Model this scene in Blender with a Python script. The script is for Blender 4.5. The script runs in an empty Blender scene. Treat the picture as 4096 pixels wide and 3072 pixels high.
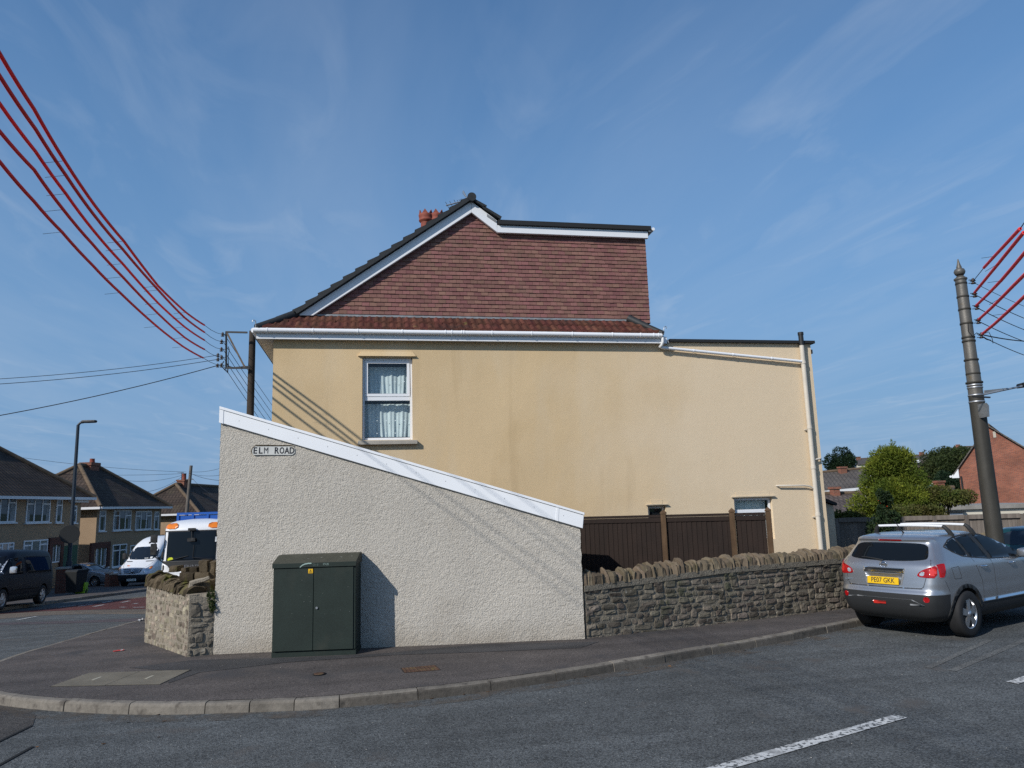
import bpy, bmesh, math, random
import numpy as np
from mathutils import Vector, Matrix, noise
from mathutils.bvhtree import BVHTree

S = bpy.context.scene
COL = S.collection
rnd = random.Random(7)
R = math.radians

# ------------------------------------------------------------------ camera
F = 740.0                                   # focal length in units of a 1024 px wide frame
PITCH, ROLL, YAW, EYE = R(9.33), R(1.73), R(10.76), 2.2
FW = Vector((math.sin(YAW)*math.cos(PITCH), math.cos(YAW)*math.cos(PITCH), math.sin(PITCH)))
_r0 = Vector((math.cos(YAW), -math.sin(YAW), 0)); _u0 = _r0.cross(FW)
RT = _r0*math.cos(ROLL) - _u0*math.sin(ROLL)
UP = RT.cross(FW)
EYEP = Vector((0, 0, EYE))
cam_d = bpy.data.cameras.new('camera'); cam = bpy.data.objects.new('camera', cam_d); COL.objects.link(cam)
cam.matrix_world = Matrix(((RT.x, UP.x, -FW.x, 0), (RT.y, UP.y, -FW.y, 0), (RT.z, UP.z, -FW.z, EYE), (0, 0, 0, 1)))
cam_d.sensor_width = 36; cam_d.lens = F/1024*36; cam_d.clip_start = .1; cam_d.clip_end = 3000
S.camera = cam

# ------------------------------------------------------------------ light
SUN = Vector((-.668, -.505, .547)).normalized()          # towards the sun
sl = bpy.data.lights.new('sun', 'SUN'); sun = bpy.data.objects.new('sun', sl); COL.objects.link(sun)
sl.energy = 4.15; sl.angle = R(.53); sl.color = (1, .965, .91)
sun.rotation_euler = SUN.to_track_quat('Z', 'Y').to_euler(); sun.location = (-20, -20, 30)
W = bpy.data.worlds.new('World'); S.world = W; W.use_nodes = True
nt = W.node_tree; nt.nodes.clear()
def wn(t, **k):
    n = nt.nodes.new(t)
    for a, b in k.items(): setattr(n, a, b)
    return n
sky = wn('ShaderNodeTexSky', sky_type='NISHITA'); sky.sun_disc = False
sky.sun_elevation = math.asin(SUN.z); sky.sun_rotation = math.atan2(SUN.x, SUN.y)
sky.altitude = 60; sky.air_density = 1.15; sky.dust_density = .5; sky.ozone_density = 4.5
bg = wn('ShaderNodeBackground'); bg.inputs['Strength'].default_value = .125
out = wn('ShaderNodeOutputWorld')
tc = wn('ShaderNodeTexCoord')
# thin cirrus: project the sky direction on a high flat layer, stretched noise
sep = wn('ShaderNodeSeparateXYZ'); nt.links.new(tc.outputs['Generated'], sep.inputs[0])
mz = wn('ShaderNodeMath', operation='MAXIMUM'); nt.links.new(sep.outputs['Z'], mz.inputs[0]); mz.inputs[1].default_value = .06
dx = wn('ShaderNodeMath', operation='DIVIDE'); nt.links.new(sep.outputs['X'], dx.inputs[0]); nt.links.new(mz.outputs[0], dx.inputs[1])
dy = wn('ShaderNodeMath', operation='DIVIDE'); nt.links.new(sep.outputs['Y'], dy.inputs[0]); nt.links.new(mz.outputs[0], dy.inputs[1])
cmb = wn('ShaderNodeCombineXYZ'); nt.links.new(dx.outputs[0], cmb.inputs[0]); nt.links.new(dy.outputs[0], cmb.inputs[1])
def cloud(rot, scl, scale, lo, hi, detail, dist):
    mp = wn('ShaderNodeMapping'); mp.inputs['Rotation'].default_value = (0, 0, R(rot)); mp.inputs['Scale'].default_value = scl
    nt.links.new(cmb.outputs[0], mp.inputs[0])
    n = wn('ShaderNodeTexNoise'); n.inputs['Scale'].default_value = scale; n.inputs['Detail'].default_value = detail
    n.inputs['Roughness'].default_value = .55; n.inputs['Distortion'].default_value = dist
    nt.links.new(mp.outputs[0], n.inputs['Vector'])
    m = wn('ShaderNodeMapRange'); m.inputs['From Min'].default_value = lo; m.inputs['From Max'].default_value = hi
    nt.links.new(n.outputs['Fac'], m.inputs[0]); return m.outputs[0]
c1 = cloud(62, (1.0, .22, 1), 1.5, .34, .78, 5, .6)
c2 = cloud(40, (.9, .35, 1), 3.2, .52, .85, 8, 1.2)
c3 = cloud(20, (.5, .5, 1), .8, .32, .64, 2, 0)
mu = wn('ShaderNodeMath', operation='MULTIPLY'); nt.links.new(c2, mu.inputs[0]); nt.links.new(c3, mu.inputs[1])
ad = wn('ShaderNodeMath', operation='MULTIPLY_ADD'); nt.links.new(c1, ad.inputs[0]); ad.inputs[1].default_value = .42; nt.links.new(mu.outputs[0], ad.inputs[2])
cl = wn('ShaderNodeMath', operation='MULTIPLY'); nt.links.new(ad.outputs[0], cl.inputs[0]); cl.inputs[1].default_value = .36; cl.use_clamp = True
hsv = wn('ShaderNodeHueSaturation'); hsv.inputs['Saturation'].default_value = 1.2
nt.links.new(sky.outputs[0], hsv.inputs['Color'])
hz = wn('ShaderNodeMapRange', interpolation_type='SMOOTHSTEP'); nt.links.new(sep.outputs['Z'], hz.inputs[0])     # bluish haze low in the sky
for i_, v_ in enumerate((.0, .80, .92, .0)): hz.inputs[i_+1].default_value = v_
hm = wn('ShaderNodeMix', data_type='RGBA'); nt.links.new(hz.outputs[0], hm.inputs['Factor']); nt.links.new(hsv.outputs[0], hm.inputs['A']); hm.inputs['B'].default_value = (1.50, 2.72, 4.60, 1)
mx = wn('ShaderNodeMix', data_type='RGBA'); nt.links.new(cl.outputs[0], mx.inputs['Factor']); nt.links.new(hm.outputs['Result'], mx.inputs['A'])
mx.inputs['B'].default_value = (4.6, 5.2, 6.0, 1)
nt.links.new(mx.outputs['Result'], bg.inputs['Color']); nt.links.new(bg.outputs[0], out.inputs[0])
S.view_settings.view_transform = 'Standard'; S.view_settings.look = 'None'; S.view_settings.gamma = 1
S.view_settings.use_curve_mapping = False
S.view_settings.exposure = 0.0
S.cycles.max_bounces = 6; S.cycles.use_denoising = False; S.cycles.sample_clamp_indirect = 6

# ------------------------------------------------------------------ pixel -> world helpers (1024 x 768 frame)
def ray(px, py): return FW*F + RT*(px-512) - UP*(py-384)
def on_y(px, py, y): d = ray(px, py); return EYEP + d*(y/d.y)
def on_x(px, py, x): d = ray(px, py); return EYEP + d*(x/d.x)
def at(px, py, dist): return EYEP + ray(px, py)*(dist/F)
def on_plane(px, py, p0, n):
    d = ray(px, py); n = Vector(n); return EYEP + d*((Vector(p0)-EYEP).dot(n)/d.dot(n))
def proj(p):
    d = Vector(p)-EYEP; z = d.dot(FW); return 512+F*d.dot(RT)/z, 384-F*d.dot(UP)/z
def z_for(x, y, py):                       # height at which the vertical through x, y meets picture row py
    lo, hi = -8., 30.
    for _ in range(50):
        m = (lo+hi)/2
        if proj((x, y, m))[1] > py: lo = m
        else: hi = m
    return lo
def G(x, y):                               # height of the road surface: the side street falls away
    t = (y-14)/1.5
    return -.054*1.5*(math.log1p(math.exp(t)) if t < 40 else t)
def on_ground(px, py, off=0.):
    z = 0.
    for _ in range(60):
        d = ray(px, py); p = EYEP + d*((z+off-EYE)/d.z); z = .5*z+.5*G(p.x, p.y)
    return p

# ------------------------------------------------------------------ materials
MATS = {}
def M(name, col, rough=.8, spec=.3, metal=0., var=(), island=0., bump=(), bump2=(), uvcoat=None, coat=0., hue=0., mottled=None, alpha=None, trans=0., emit=None, streak=None):
    """var: list of (scale, amount, detail); bump: (scale, distance, detail, strength); mottled: (colour, scale, lo, hi)"""
    m = bpy.data.materials.new(name); MATS[name] = m; m.use_nodes = True
    t = m.node_tree; N = t.nodes; L = t.links
    b = N['Principled BSDF']
    b.inputs['Roughness'].default_value = rough; b.inputs['Metallic'].default_value = metal
    b.inputs['Specular IOR Level'].default_value = spec; b.inputs['Coat Weight'].default_value = coat
    if coat: b.inputs['Coat Roughness'].default_value = .05
    tcn = N.new('ShaderNodeTexCoord'); vec = tcn.outputs['Object']
    rgb = N.new('ShaderNodeRGB'); rgb.outputs[0].default_value = (*col, 1); c = rgb.outputs[0]
    def noisef(scale, detail, sc=None, rough=.55):
        n = N.new('ShaderNodeTexNoise'); n.inputs['Scale'].default_value = scale; n.inputs['Detail'].default_value = detail
        n.inputs['Roughness'].default_value = rough
        if sc:
            mp = N.new('ShaderNodeMapping'); mp.inputs['Scale'].default_value = sc; L.new(vec, mp.inputs[0]); L.new(mp.outputs[0], n.inputs['Vector'])
        else: L.new(vec, n.inputs['Vector'])
        return n.outputs['Fac']
    def mrange(f, a, b2, lo=0, hi=1):
        r = N.new('ShaderNodeMapRange'); L.new(f, r.inputs[0])
        for i, v in enumerate((a, b2, lo, hi)): r.inputs[i+1].default_value = v
        return r.outputs[0]
    def mul(cin, f):
        x = N.new('ShaderNodeMix'); x.data_type = 'RGBA'; x.blend_type = 'MULTIPLY'; x.inputs['Factor'].default_value = 1
        L.new(cin, x.inputs['A']); L.new(f, x.inputs['B']); return x.outputs['Result']
    for v in var:
        f = noisef(v[0], v[2] if len(v) > 2 else 4, v[3] if len(v) > 3 else None)
        c = mul(c, mrange(f, .25, .75, 1-v[1], 1+v[1]))
    if island:
        g = N.new('ShaderNodeNewGeometry'); f = mrange(g.outputs['Random Per Island'], 0, 1, 1-island, 1+island); c = mul(c, f)
        if hue:
            h = N.new('ShaderNodeHueSaturation'); ml = N.new('ShaderNodeMath'); ml.operation = 'MULTIPLY'; L.new(g.outputs['Random Per Island'], ml.inputs[0]); ml.inputs[1].default_value = 7.13
            fr = N.new('ShaderNodeMath'); fr.operation = 'FRACT'; L.new(ml.outputs[0], fr.inputs[0])
            L.new(mrange(fr.outputs[0], 0, 1, .5-hue, .5+hue), h.inputs['Hue']); L.new(c, h.inputs['Color']); c = h.outputs[0]
    for mt in (mottled or []):
        mc, sc, lo, hi = mt[:4]
        f = mrange(noisef(sc, 5, mt[4] if len(mt) > 4 else None), lo, hi)
        x = N.new('ShaderNodeMix'); x.data_type = 'RGBA'; L.new(f, x.inputs['Factor']); L.new(c, x.inputs['A']); x.inputs['B'].default_value = (*mc, 1); c = x.outputs['Result']
    L.new(c, b.inputs['Base Color'])
    prev = None
    for bp in (bump, bump2):
        if bp:
            f = noisef(bp[0], bp[2] if len(bp) > 2 else 3)
            n = N.new('ShaderNodeBump'); n.inputs['Distance'].default_value = bp[1]; n.inputs['Strength'].default_value = bp[3] if len(bp) > 3 else 1.
            L.new(f, n.inputs['Height'])
            if prev: L.new(prev, n.inputs['Normal'])
            prev = n.outputs[0]
    if prev: L.new(prev, b.inputs['Normal'])
    if emit: b.inputs['Emission Color'].default_value = (*emit[0], 1); b.inputs['Emission Strength'].default_value = emit[1]
    return m

def glass(name, tint=(.6, .7, .72), refl=1., dark=None, rough=.02):
    m = bpy.data.materials.new(name); MATS[name] = m; m.use_nodes = True
    t = m.node_tree; N = t.nodes; L = t.links; N.clear()
    o = N.new('ShaderNodeOutputMaterial'); mixs = N.new('ShaderNodeMixShader')
    lw = N.new('ShaderNodeLayerWeight'); lw.inputs['Blend'].default_value = .5; fr = N.new('ShaderNodeMath'); fr.operation = 'POWER'; L.new(lw.outputs['Facing'], fr.inputs[0]); fr.inputs[1].default_value = 5.     # Schlick, the same from both sides
    ma = N.new('ShaderNodeMath'); ma.operation = 'MULTIPLY_ADD'; L.new(fr.outputs[0], ma.inputs[0]); ma.inputs[1].default_value = refl; ma.inputs[2].default_value = .06*refl; ma.use_clamp = True
    gl = N.new('ShaderNodeBsdfGlossy'); gl.inputs['Roughness'].default_value = rough; gl.inputs['Color'].default_value = (.9, .95, 1, 1)
    if dark: a = N.new('ShaderNodeBsdfDiffuse'); a.inputs['Color'].default_value = (*dark, 1)
    else: a = N.new('ShaderNodeBsdfTransparent'); a.inputs['Color'].default_value = (*tint, 1)
    L.new(ma.outputs[0], mixs.inputs[0]); L.new(a.outputs[0], mixs.inputs[1]); L.new(gl.outputs[0], mixs.inputs[2]); L.new(mixs.outputs[0], o.inputs[0])
    return m

def tex_mat(name, kind, c1, c2, cm, w, h, mortar, rough=.85, bumpd=.01, var=.25, offset=.5, mott=None):
    """brick / tile pattern laid out in metres on the UV of the wall or roof slope"""
    m = bpy.data.materials.new(name); MATS[name] = m; m.use_nodes = True
    t = m.node_tree; N = t.nodes; L = t.links; b = N['Principled BSDF']; b.inputs['Roughness'].default_value = rough; b.inputs['Specular IOR Level'].default_value = .2
    u = N.new('ShaderNodeUVMap'); br = N.new('ShaderNodeTexBrick')
    L.new(u.outputs[0], br.inputs['Vector']); br.offset = offset
    for k, v in (('Color1', (*c1, 1)), ('Color2', (*c2, 1)), ('Mortar', (*cm, 1)), ('Scale', 1.), ('Mortar Size', mortar), ('Brick Width', w), ('Row Height', h), ('Mortar Smooth', .2), ('Bias', 0.)): br.inputs[k].default_value = v
    n = N.new('ShaderNodeTexNoise'); n.inputs['Scale'].default_value = .9; n.inputs['Detail'].default_value = 6
    tcn = N.new('ShaderNodeTexCoord'); L.new(tcn.outputs['Object'], n.inputs['Vector'])
    r = N.new('ShaderNodeMapRange'); L.new(n.outputs[0], r.inputs[0]); r.inputs[1].default_value = .3; r.inputs[2].default_value = .7; r.inputs[3].default_value = 1-var; r.inputs[4].default_value = 1+var
    x = N.new('ShaderNodeMix'); x.data_type = 'RGBA'; x.blend_type = 'MULTIPLY'; x.inputs['Factor'].default_value = 1; L.new(br.outputs['Color'], x.inputs['A']); L.new(r.outputs[0], x.inputs['B'])
    c = x.outputs['Result']
    if mott:
        n2 = N.new('ShaderNodeTexNoise'); n2.inputs['Scale'].default_value = mott[1]; n2.inputs['Detail'].default_value = 8; L.new(tcn.outputs['Object'], n2.inputs['Vector'])
        r2 = N.new('ShaderNodeMapRange'); L.new(n2.outputs[0], r2.inputs[0]); r2.inputs[1].default_value = mott[2]; r2.inputs[2].default_value = mott[3]
        y = N.new('ShaderNodeMix'); y.data_type = 'RGBA'; L.new(r2.outputs[0], y.inputs['Factor']); L.new(c, y.inputs['A']); y.inputs['B'].default_value = (*mott[0], 1); c = y.outputs['Result']
    L.new(c, b.inputs['Base Color'])
    iv = N.new('ShaderNodeMath'); iv.operation = 'SUBTRACT'; iv.inputs[0].default_value = 1; L.new(br.outputs['Fac'], iv.inputs[1])
    bu = N.new('ShaderNodeBump'); bu.inputs['Distance'].default_value = bumpd; L.new(iv.outputs[0], bu.inputs['Height'])
    if kind == 'tile':                      # each course rises towards its lower edge
        s = N.new('ShaderNodeSeparateXYZ'); L.new(u.outputs[0], s.inputs[0])
        dv = N.new('ShaderNodeMath'); dv.operation = 'DIVIDE'; L.new(s.outputs['Y'], dv.inputs[0]); dv.inputs[1].default_value = h
        fc = N.new('ShaderNodeMath'); fc.operation = 'FRACT'; L.new(dv.outputs[0], fc.inputs[0])
        sb = N.new('ShaderNodeMath'); sb.operation = 'SUBTRACT'; sb.inputs[0].default_value = 1; L.new(fc.outputs[0], sb.inputs[1])
        wv = N.new('ShaderNodeMath'); wv.operation = 'MULTIPLY'; L.new(s.outputs['X'], wv.inputs[0]); wv.inputs[1].default_value = 2*math.pi/w
        sn = N.new('ShaderNodeMath'); sn.operation = 'SINE'; L.new(wv.outputs[0], sn.inputs[0])
        ad2 = N.new('ShaderNodeMath'); ad2.operation = 'MULTIPLY_ADD'; L.new(sn.outputs[0], ad2.inputs[0]); ad2.inputs[1].default_value = .4; L.new(sb.outputs[0], ad2.inputs[2])
        b2 = N.new('ShaderNodeBump'); b2.inputs['Distance'].default_value = .035; L.new(ad2.outputs[0], b2.inputs['Height']); L.new(bu.outputs[0], b2.inputs['Normal']); L.new(b2.outputs[0], b.inputs['Normal'])
    else: L.new(bu.outputs[0], b.inputs['Normal'])
    return m

def asphalt(name, base, tone2, speck=.35, grain=150., patch=None, bumpd=.006):
    m = bpy.data.materials.new(name); MATS[name] = m; m.use_nodes = True
    t = m.node_tree; N = t.nodes; L = t.links; b = N['Principled BSDF']
    b.inputs['Roughness'].default_value = .88; b.inputs['Specular IOR Level'].default_value = .25
    tcn = N.new('ShaderNodeTexCoord'); vec = tcn.outputs['Object']
    def nz(s, d, sc=None):
        n = N.new('ShaderNodeTexNoise'); n.inputs['Scale'].default_value = s; n.inputs['Detail'].default_value = d
        if sc:
            mp = N.new('ShaderNodeMapping'); mp.inputs['Scale'].default_value = sc; mp.inputs['Rotation'].default_value = (0, 0, R(-20)); L.new(vec, mp.inputs[0]); L.new(mp.outputs[0], n.inputs[0])
        else: L.new(vec, n.inputs['Vector'])
        return n.outputs['Fac']
    def mr(f, a, b2, lo=0, hi=1):
        r = N.new('ShaderNodeMapRange'); L.new(f, r.inputs[0])
        for i, v in enumerate((a, b2, lo, hi)): r.inputs[i+1].default_value = v
        return r.outputs[0]
    def mixc(f, a, b2, mode='MIX'):
        x = N.new('ShaderNodeMix'); x.data_type = 'RGBA'; x.blend_type = mode
        if hasattr(f, 'is_linked'): L.new(f, x.inputs['Factor'])
        else: x.inputs['Factor'].default_value = f
        for k, v in (('A', a), ('B', b2)):
            if hasattr(v, 'is_linked'): L.new(v, x.inputs[k])
            else: x.inputs[k].default_value = (*v, 1)
        return x.outputs['Result']
    c = mixc(mr(nz(.35, 6), .35, .65), base, tone2)
    c = mixc(1., c, mr(nz(2.2, 6), .3, .7, .86, 1.14), 'MULTIPLY')
    c = mixc(1., c, mr(nz(.8, 4, (.25, 3, 1)), .3, .7, .80, 1.18), 'MULTIPLY')
    vo = N.new('ShaderNodeTexVoronoi'); vo.inputs['Scale'].default_value = grain; L.new(vec, vo.inputs['Vector'])
    sp = N.new('ShaderNodeSeparateColor'); L.new(vo.outputs['Color'], sp.inputs[0])
    c = mixc(1., c, mr(sp.outputs[0], 0, 1, 1-speck, 1+speck), 'MULTIPLY')
    vo2 = N.new('ShaderNodeTexVoronoi'); vo2.inputs['Scale'].default_value = 16; L.new(vec, vo2.inputs['Vector'])
    s2 = N.new('ShaderNodeSeparateColor'); L.new(vo2.outputs['Color'], s2.inputs[0])
    a = mr(s2.outputs[0], .93, .95); d = mr(vo2.outputs['Distance'], .10, .20, 1, 0)
    ml = N.new('ShaderNodeMath'); ml.operation = 'MULTIPLY'; L.new(a, ml.inputs[0]); L.new(d, ml.inputs[1])
    c = mixc(ml.outputs[0], c, (base[0]*2.6, base[1]*2.5, base[2]*2.3))
    if patch:
        for col, sc, lo, hi in patch: c = mixc(mr(nz(sc, 7), lo, hi), c, col)
    L.new(c, b.inputs['Base Color'])
    bu = N.new('ShaderNodeBump'); bu.inputs['Distance'].default_value = bumpd; L.new(vo.outputs['Distance'], bu.inputs['Height']); L.new(bu.outputs[0], b.inputs['Normal'])
    return m

# ------------------------------------------------------------------ mesh builder
class MB:
    def __init__(s): s.v = []; s.f = []; s.m = []; s.s = []
    def add(s, pts, faces, mi=0, smooth=False):
        k = len(s.v); s.v += [tuple(p) for p in pts]
        for f in faces: s.f.append([i+k for i in f]); s.m.append(mi); s.s.append(smooth)
    def box(s, a, b, mi=0):
        x0, y0, z0 = a; x1, y1, z1 = b
        s.add([(x0,y0,z0),(x1,y0,z0),(x1,y1,z0),(x0,y1,z0),(x0,y0,z1),(x1,y0,z1),(x1,y1,z1),(x0,y1,z1)],
              [(0,3,2,1),(4,5,6,7),(0,1,5,4),(1,2,6,5),(2,3,7,6),(3,0,4,7)], mi)
    def bar(s, a, b, w, h, up=(0,0,1), mi=0):      # rectangular bar from a to b
        a, b = Vector(a), Vector(b); d = (b-a).normalized(); u = Vector(up)
        sd = d.cross(u).normalized()*w/2; u = sd.cross(d).normalized()*h/2
        p = [a-sd-u, a+sd-u, a+sd+u, a-sd+u]; q = [x+(b-a) for x in p]
        s.add(p+q, [(0,3,2,1),(4,5,6,7),(0,1,5,4),(1,2,6,5),(2,3,7,6),(3,0,4,7)] if False else [(0,1,2,3),(7,6,5,4),(1,0,4,5),(2,1,5,6),(3,2,6,7),(0,3,7,4)], mi)
    def prism(s, poly, ext, mi=0):                # closed polygon (3D points) extruded by a vector
        e = Vector(ext); n = len(poly); P = [Vector(p) for p in poly]
        s.add(P+[p+e for p in P], [list(range(n))[::-1], list(range(n, 2*n))]+[(i, (i+1)%n, n+(i+1)%n, n+i) for i in range(n)], mi)
    def tube(s, pts, r, n=8, mi=0, cap=True, smooth=True):
        P = [Vector(p) for p in pts]; k = len(P)
        rs = r if isinstance(r, (list, tuple)) else [r]*k
        rings = []; up = None
        for i in range(k):
            d = (P[min(i+1, k-1)]-P[max(i-1, 0)]).normalized()
            if up is None: up = Vector((0,0,1)) if abs(d.z) < .9 else Vector((0,1,0))
            sd = d.cross(up).normalized(); u2 = sd.cross(d).normalized(); up = u2
            rings += [P[i]+(sd*math.cos(2*math.pi*j/n)+u2*math.sin(2*math.pi*j/n))*rs[i] for j in range(n)]
        fs = [(i*n+j, i*n+(j+1)%n, (i+1)*n+(j+1)%n, (i+1)*n+j) for i in range(k-1) for j in range(n)]
        s.add(rings, fs, mi, smooth)
        if cap:
            s.add(rings[:n], [list(range(n))[::-1]], mi); s.add(rings[-n:], [list(range(n))], mi)
    def lathe(s, prof, n=16, o=(0,0,0), mi=0, axis='z', smooth=True, cap=True):
        o = Vector(o); pts = []
        for r, z in prof:
            for j in range(n):
                a = 2*math.pi*j/n
                p = (r*math.cos(a), r*math.sin(a), z)
                if axis == 'y': p = (p[0], z, p[1])
                if axis == 'x': p = (z, p[0], p[1])
                pts.append(o+Vector(p))
        k = len(prof)
        s.add(pts, [(i*n+j, i*n+(j+1)%n, (i+1)*n+(j+1)%n, (i+1)*n+j) for i in range(k-1) for j in range(n)], mi, smooth)
        if cap: s.add(pts[:n], [list(range(n))[::-1]], mi); s.add(pts[-n:], [list(range(n))], mi)
    def grid(s, fn, nu, nv, mi=0, smooth=True):
        s.add([fn(i/nu, j/nv) for j in range(nv+1) for i in range(nu+1)],
              [(j*(nu+1)+i, j*(nu+1)+i+1, (j+1)*(nu+1)+i+1, (j+1)*(nu+1)+i) for j in range(nv) for i in range(nu)], mi, smooth)
    def build(s, name, mats, parent=None, bevel=0., seg=2, fix=True, world=False):
        """world=True: the points are in world axes and are moved into the frame of the (unrotated) parent"""
        me = bpy.data.meshes.new(name); off = Vector((0,0,0))
        if world and parent:
            q = parent
            while q: off += q.location; q = q.parent
        me.from_pydata([Vector(p)-off for p in s.v], [], s.f)
        me.polygons.foreach_set('material_index', s.m); me.polygons.foreach_set('use_smooth', s.s)
        for m in (mats if isinstance(mats, (list, tuple)) else [mats]): me.materials.append(m)
        if fix or bevel:
            b = bmesh.new(); b.from_mesh(me)
            if bevel:
                bmesh.ops.remove_doubles(b, verts=b.verts, dist=1e-5)
            if fix: bmesh.ops.recalc_face_normals(b, faces=b.faces)
            if bevel:
                es = [e for e in b.edges if len(e.link_faces) == 2 and e.calc_face_angle(0) > .5]
                bmesh.ops.bevel(b, geom=es, offset=bevel, segments=seg, affect='EDGES', profile=.5, clamp_overlap=True)
                for f in b.faces: f.smooth = f.smooth
            b.to_mesh(me); b.free()
        metric_uv(me)
        o = bpy.data.objects.new(name, me); COL.objects.link(o)
        if parent: o.parent = parent
        return o

def metric_uv(me):
    uv = me.uv_layers.new(name='UVMap'); nl = len(me.loops)
    arr = np.zeros(nl*2)
    for p in me.polygons:
        n = p.normal
        t = Vector((0,0,1)).cross(n)
        t = t.normalized() if t.length > .05 else Vector((1,0,0))
        b = n.cross(t)
        for li in p.loop_indices:
            c = me.vertices[me.loops[li].vertex_index].co
            arr[2*li] = c.dot(t); arr[2*li+1] = c.dot(b)
    uv.data.foreach_set('uv', arr)

def tag(o, label=None, cat=None, group=None, kind=None):
    if label: o['label'] = label
    if cat: o['category'] = cat
    if group: o['group'] = group
    if kind: o['kind'] = kind
    return o
def thing(name, loc, label, cat, rz=0., group=None, kind=None):
    o = bpy.data.objects.new(name, None); COL.objects.link(o); o.location = loc; o.rotation_euler = (0, 0, rz)
    o.empty_display_size = .2
    return tag(o, label, cat, group, kind)
def copy_thing(o, parent=None):
    c = o.copy(); COL.objects.link(c)
    if parent: c.parent = parent
    for ch in list(o.children): copy_thing(ch, c)
    return c
def text_mb(mb, body, size, origin, xdir, ydir, mi=0, depth=.002, sx=1., bold=0.):
    """lettering as a thin mesh lying in the plane of xdir, ydir"""
    cu = bpy.data.curves.new('lettering', 'FONT'); cu.body = body; cu.size = size; cu.extrude = depth; cu.offset = bold
    cu.align_x = 'CENTER'; cu.align_y = 'CENTER'; cu.resolution_u = 3
    o = bpy.data.objects.new('lettering', cu); COL.objects.link(o)
    dg = bpy.context.evaluated_depsgraph_get(); me = bpy.data.meshes.new_from_object(o.evaluated_get(dg))
    x, y = Vector(xdir).normalized(), Vector(ydir).normalized(); z = x.cross(y); og = Vector(origin)
    mb.add([og+x*(v.co.x*sx)+y*v.co.y+z*v.co.z for v in me.vertices], [list(p.vertices) for p in me.polygons], mi)
    bpy.data.objects.remove(o); bpy.data.curves.remove(cu); bpy.data.meshes.remove(me)
def fill_poly(poly, cell, fn):
    """flat polygon cut along a grid, each point lifted by fn(x, y) -> z ; returns verts, faces"""
    b = bmesh.new(); b.faces.new([b.verts.new((p[0], p[1], 0)) for p in poly])
    xs = [p[0] for p in poly]; ys = [p[1] for p in poly]
    for ax, lo, hi in ((0, min(xs), max(xs)), (1, min(ys), max(ys))):
        k = math.floor(lo/cell)+1
        while k*cell < hi:
            co = [0,0,0]; no = [0,0,0]; co[ax] = k*cell; no[ax] = 1
            bmesh.ops.bisect_plane(b, geom=b.verts[:]+b.edges[:]+b.faces[:], plane_co=co, plane_no=no, dist=1e-6); k += 1
    big = [f for f in b.faces if len(f.verts) > 4]
    if big: bmesh.ops.triangulate(b, faces=big)
    b.verts.index_update()
    vs = [(v.co.x, v.co.y) for v in b.verts]; fs = [[v.index for v in f.verts] for f in b.faces]
    b.free()
    return [(x, y, fn(x, y)) for x, y in vs], fs
def chaikin(p, it=2):
    for _ in range(it):
        q = []
        for i in range(len(p)):
            a, b = p[i], p[(i+1) % len(p)]
            q += [tuple(a[k]*.75+b[k]*.25 for k in range(len(a))), tuple(a[k]*.25+b[k]*.75 for k in range(len(a)))]
        p = q
    return p
def wall_holes(mb, o, ux, x0, x1, z0, z1, holes, depth, nrm, mi=0, mi_rev=None, zslope=None):
    """vertical wall face with rectangular openings (x0, x1, z0, z1) and reveals going 'depth' inwards"""
    o = Vector(o); ux = Vector(ux); nrm = Vector(nrm)
    xs = sorted({x0, x1, *[h[0] for h in holes], *[h[1] for h in holes]}); zs = sorted({z0, z1, *[h[2] for h in holes], *[h[3] for h in holes]})
    P = lambda x, z, d=0: o+ux*x+Vector((0,0,z))-nrm*d
    for i in range(len(xs)-1):
        for j in range(len(zs)-1):
            cx, cz = (xs[i]+xs[i+1])/2, (zs[j]+zs[j+1])/2
            if any(h[0] < cx < h[1] and h[2] < cz < h[3] for h in holes): continue
            mb.add([P(xs[i],zs[j]),P(xs[i+1],zs[j]),P(xs[i+1],zs[j+1]),P(xs[i],zs[j+1])], [(0,1,2,3)], mi)
    for a, b, c, d in holes:
        r = mi if mi_rev is None else mi_rev
        for q in (((a,c),(b,c)), ((b,c),(b,d)), ((b,d),(a,d)), ((a,d),(a,c))):
            mb.add([P(*q[0]),P(*q[1]),P(*q[1],depth),P(*q[0],depth)], [(0,1,2,3)], r)
# ------------------------------------------------------------------ surfaces used in many places
asphalt('road_asphalt', (.094,.100,.100), (.078,.082,.081), .60, 75., [((.092,.085,.078), 1.3, .60, .72)])
asphalt('path_asphalt', (.094,.080,.072), (.073,.064,.059), .45, 90., [((.060,.056,.055), .9, .56, .66)], .004)
asphalt('red_surface', (.110,.036,.030), (.085,.032,.027), .3, 120.)
asphalt('buff_surface', (.150,.120,.090), (.120,.10,.08), .3, 120.)
asphalt('lilac_surface', (.10,.082,.086), (.085,.072,.074), .3, 120.)
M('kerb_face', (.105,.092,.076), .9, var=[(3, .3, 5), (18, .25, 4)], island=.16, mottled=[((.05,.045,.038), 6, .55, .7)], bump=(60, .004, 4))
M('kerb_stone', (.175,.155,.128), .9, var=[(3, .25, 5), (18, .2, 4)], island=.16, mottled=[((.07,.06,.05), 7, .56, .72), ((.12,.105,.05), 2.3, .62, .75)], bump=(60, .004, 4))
M('white_paint', (.54,.54,.52), .8, var=[(12, .15, 4)], mottled=[((.085,.09,.09), 22, .50, .58), ((.3,.3,.29), 4, .5, .7)])
M('soil', (.07,.055,.035), .95, var=[(.4, .3, 6), (8, .3, 5)], bump=(20, .03))
M('lawn', (.055,.085,.025), .95, var=[(.3, .25, 6), (20, .35, 5)], bump=(60, .03))
M('concrete', (.26,.245,.22), .9, var=[(2, .2, 6), (25, .15, 4)], bump=(40, .004))
M('black_gap', (.012,.012,.012), .9)
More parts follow.
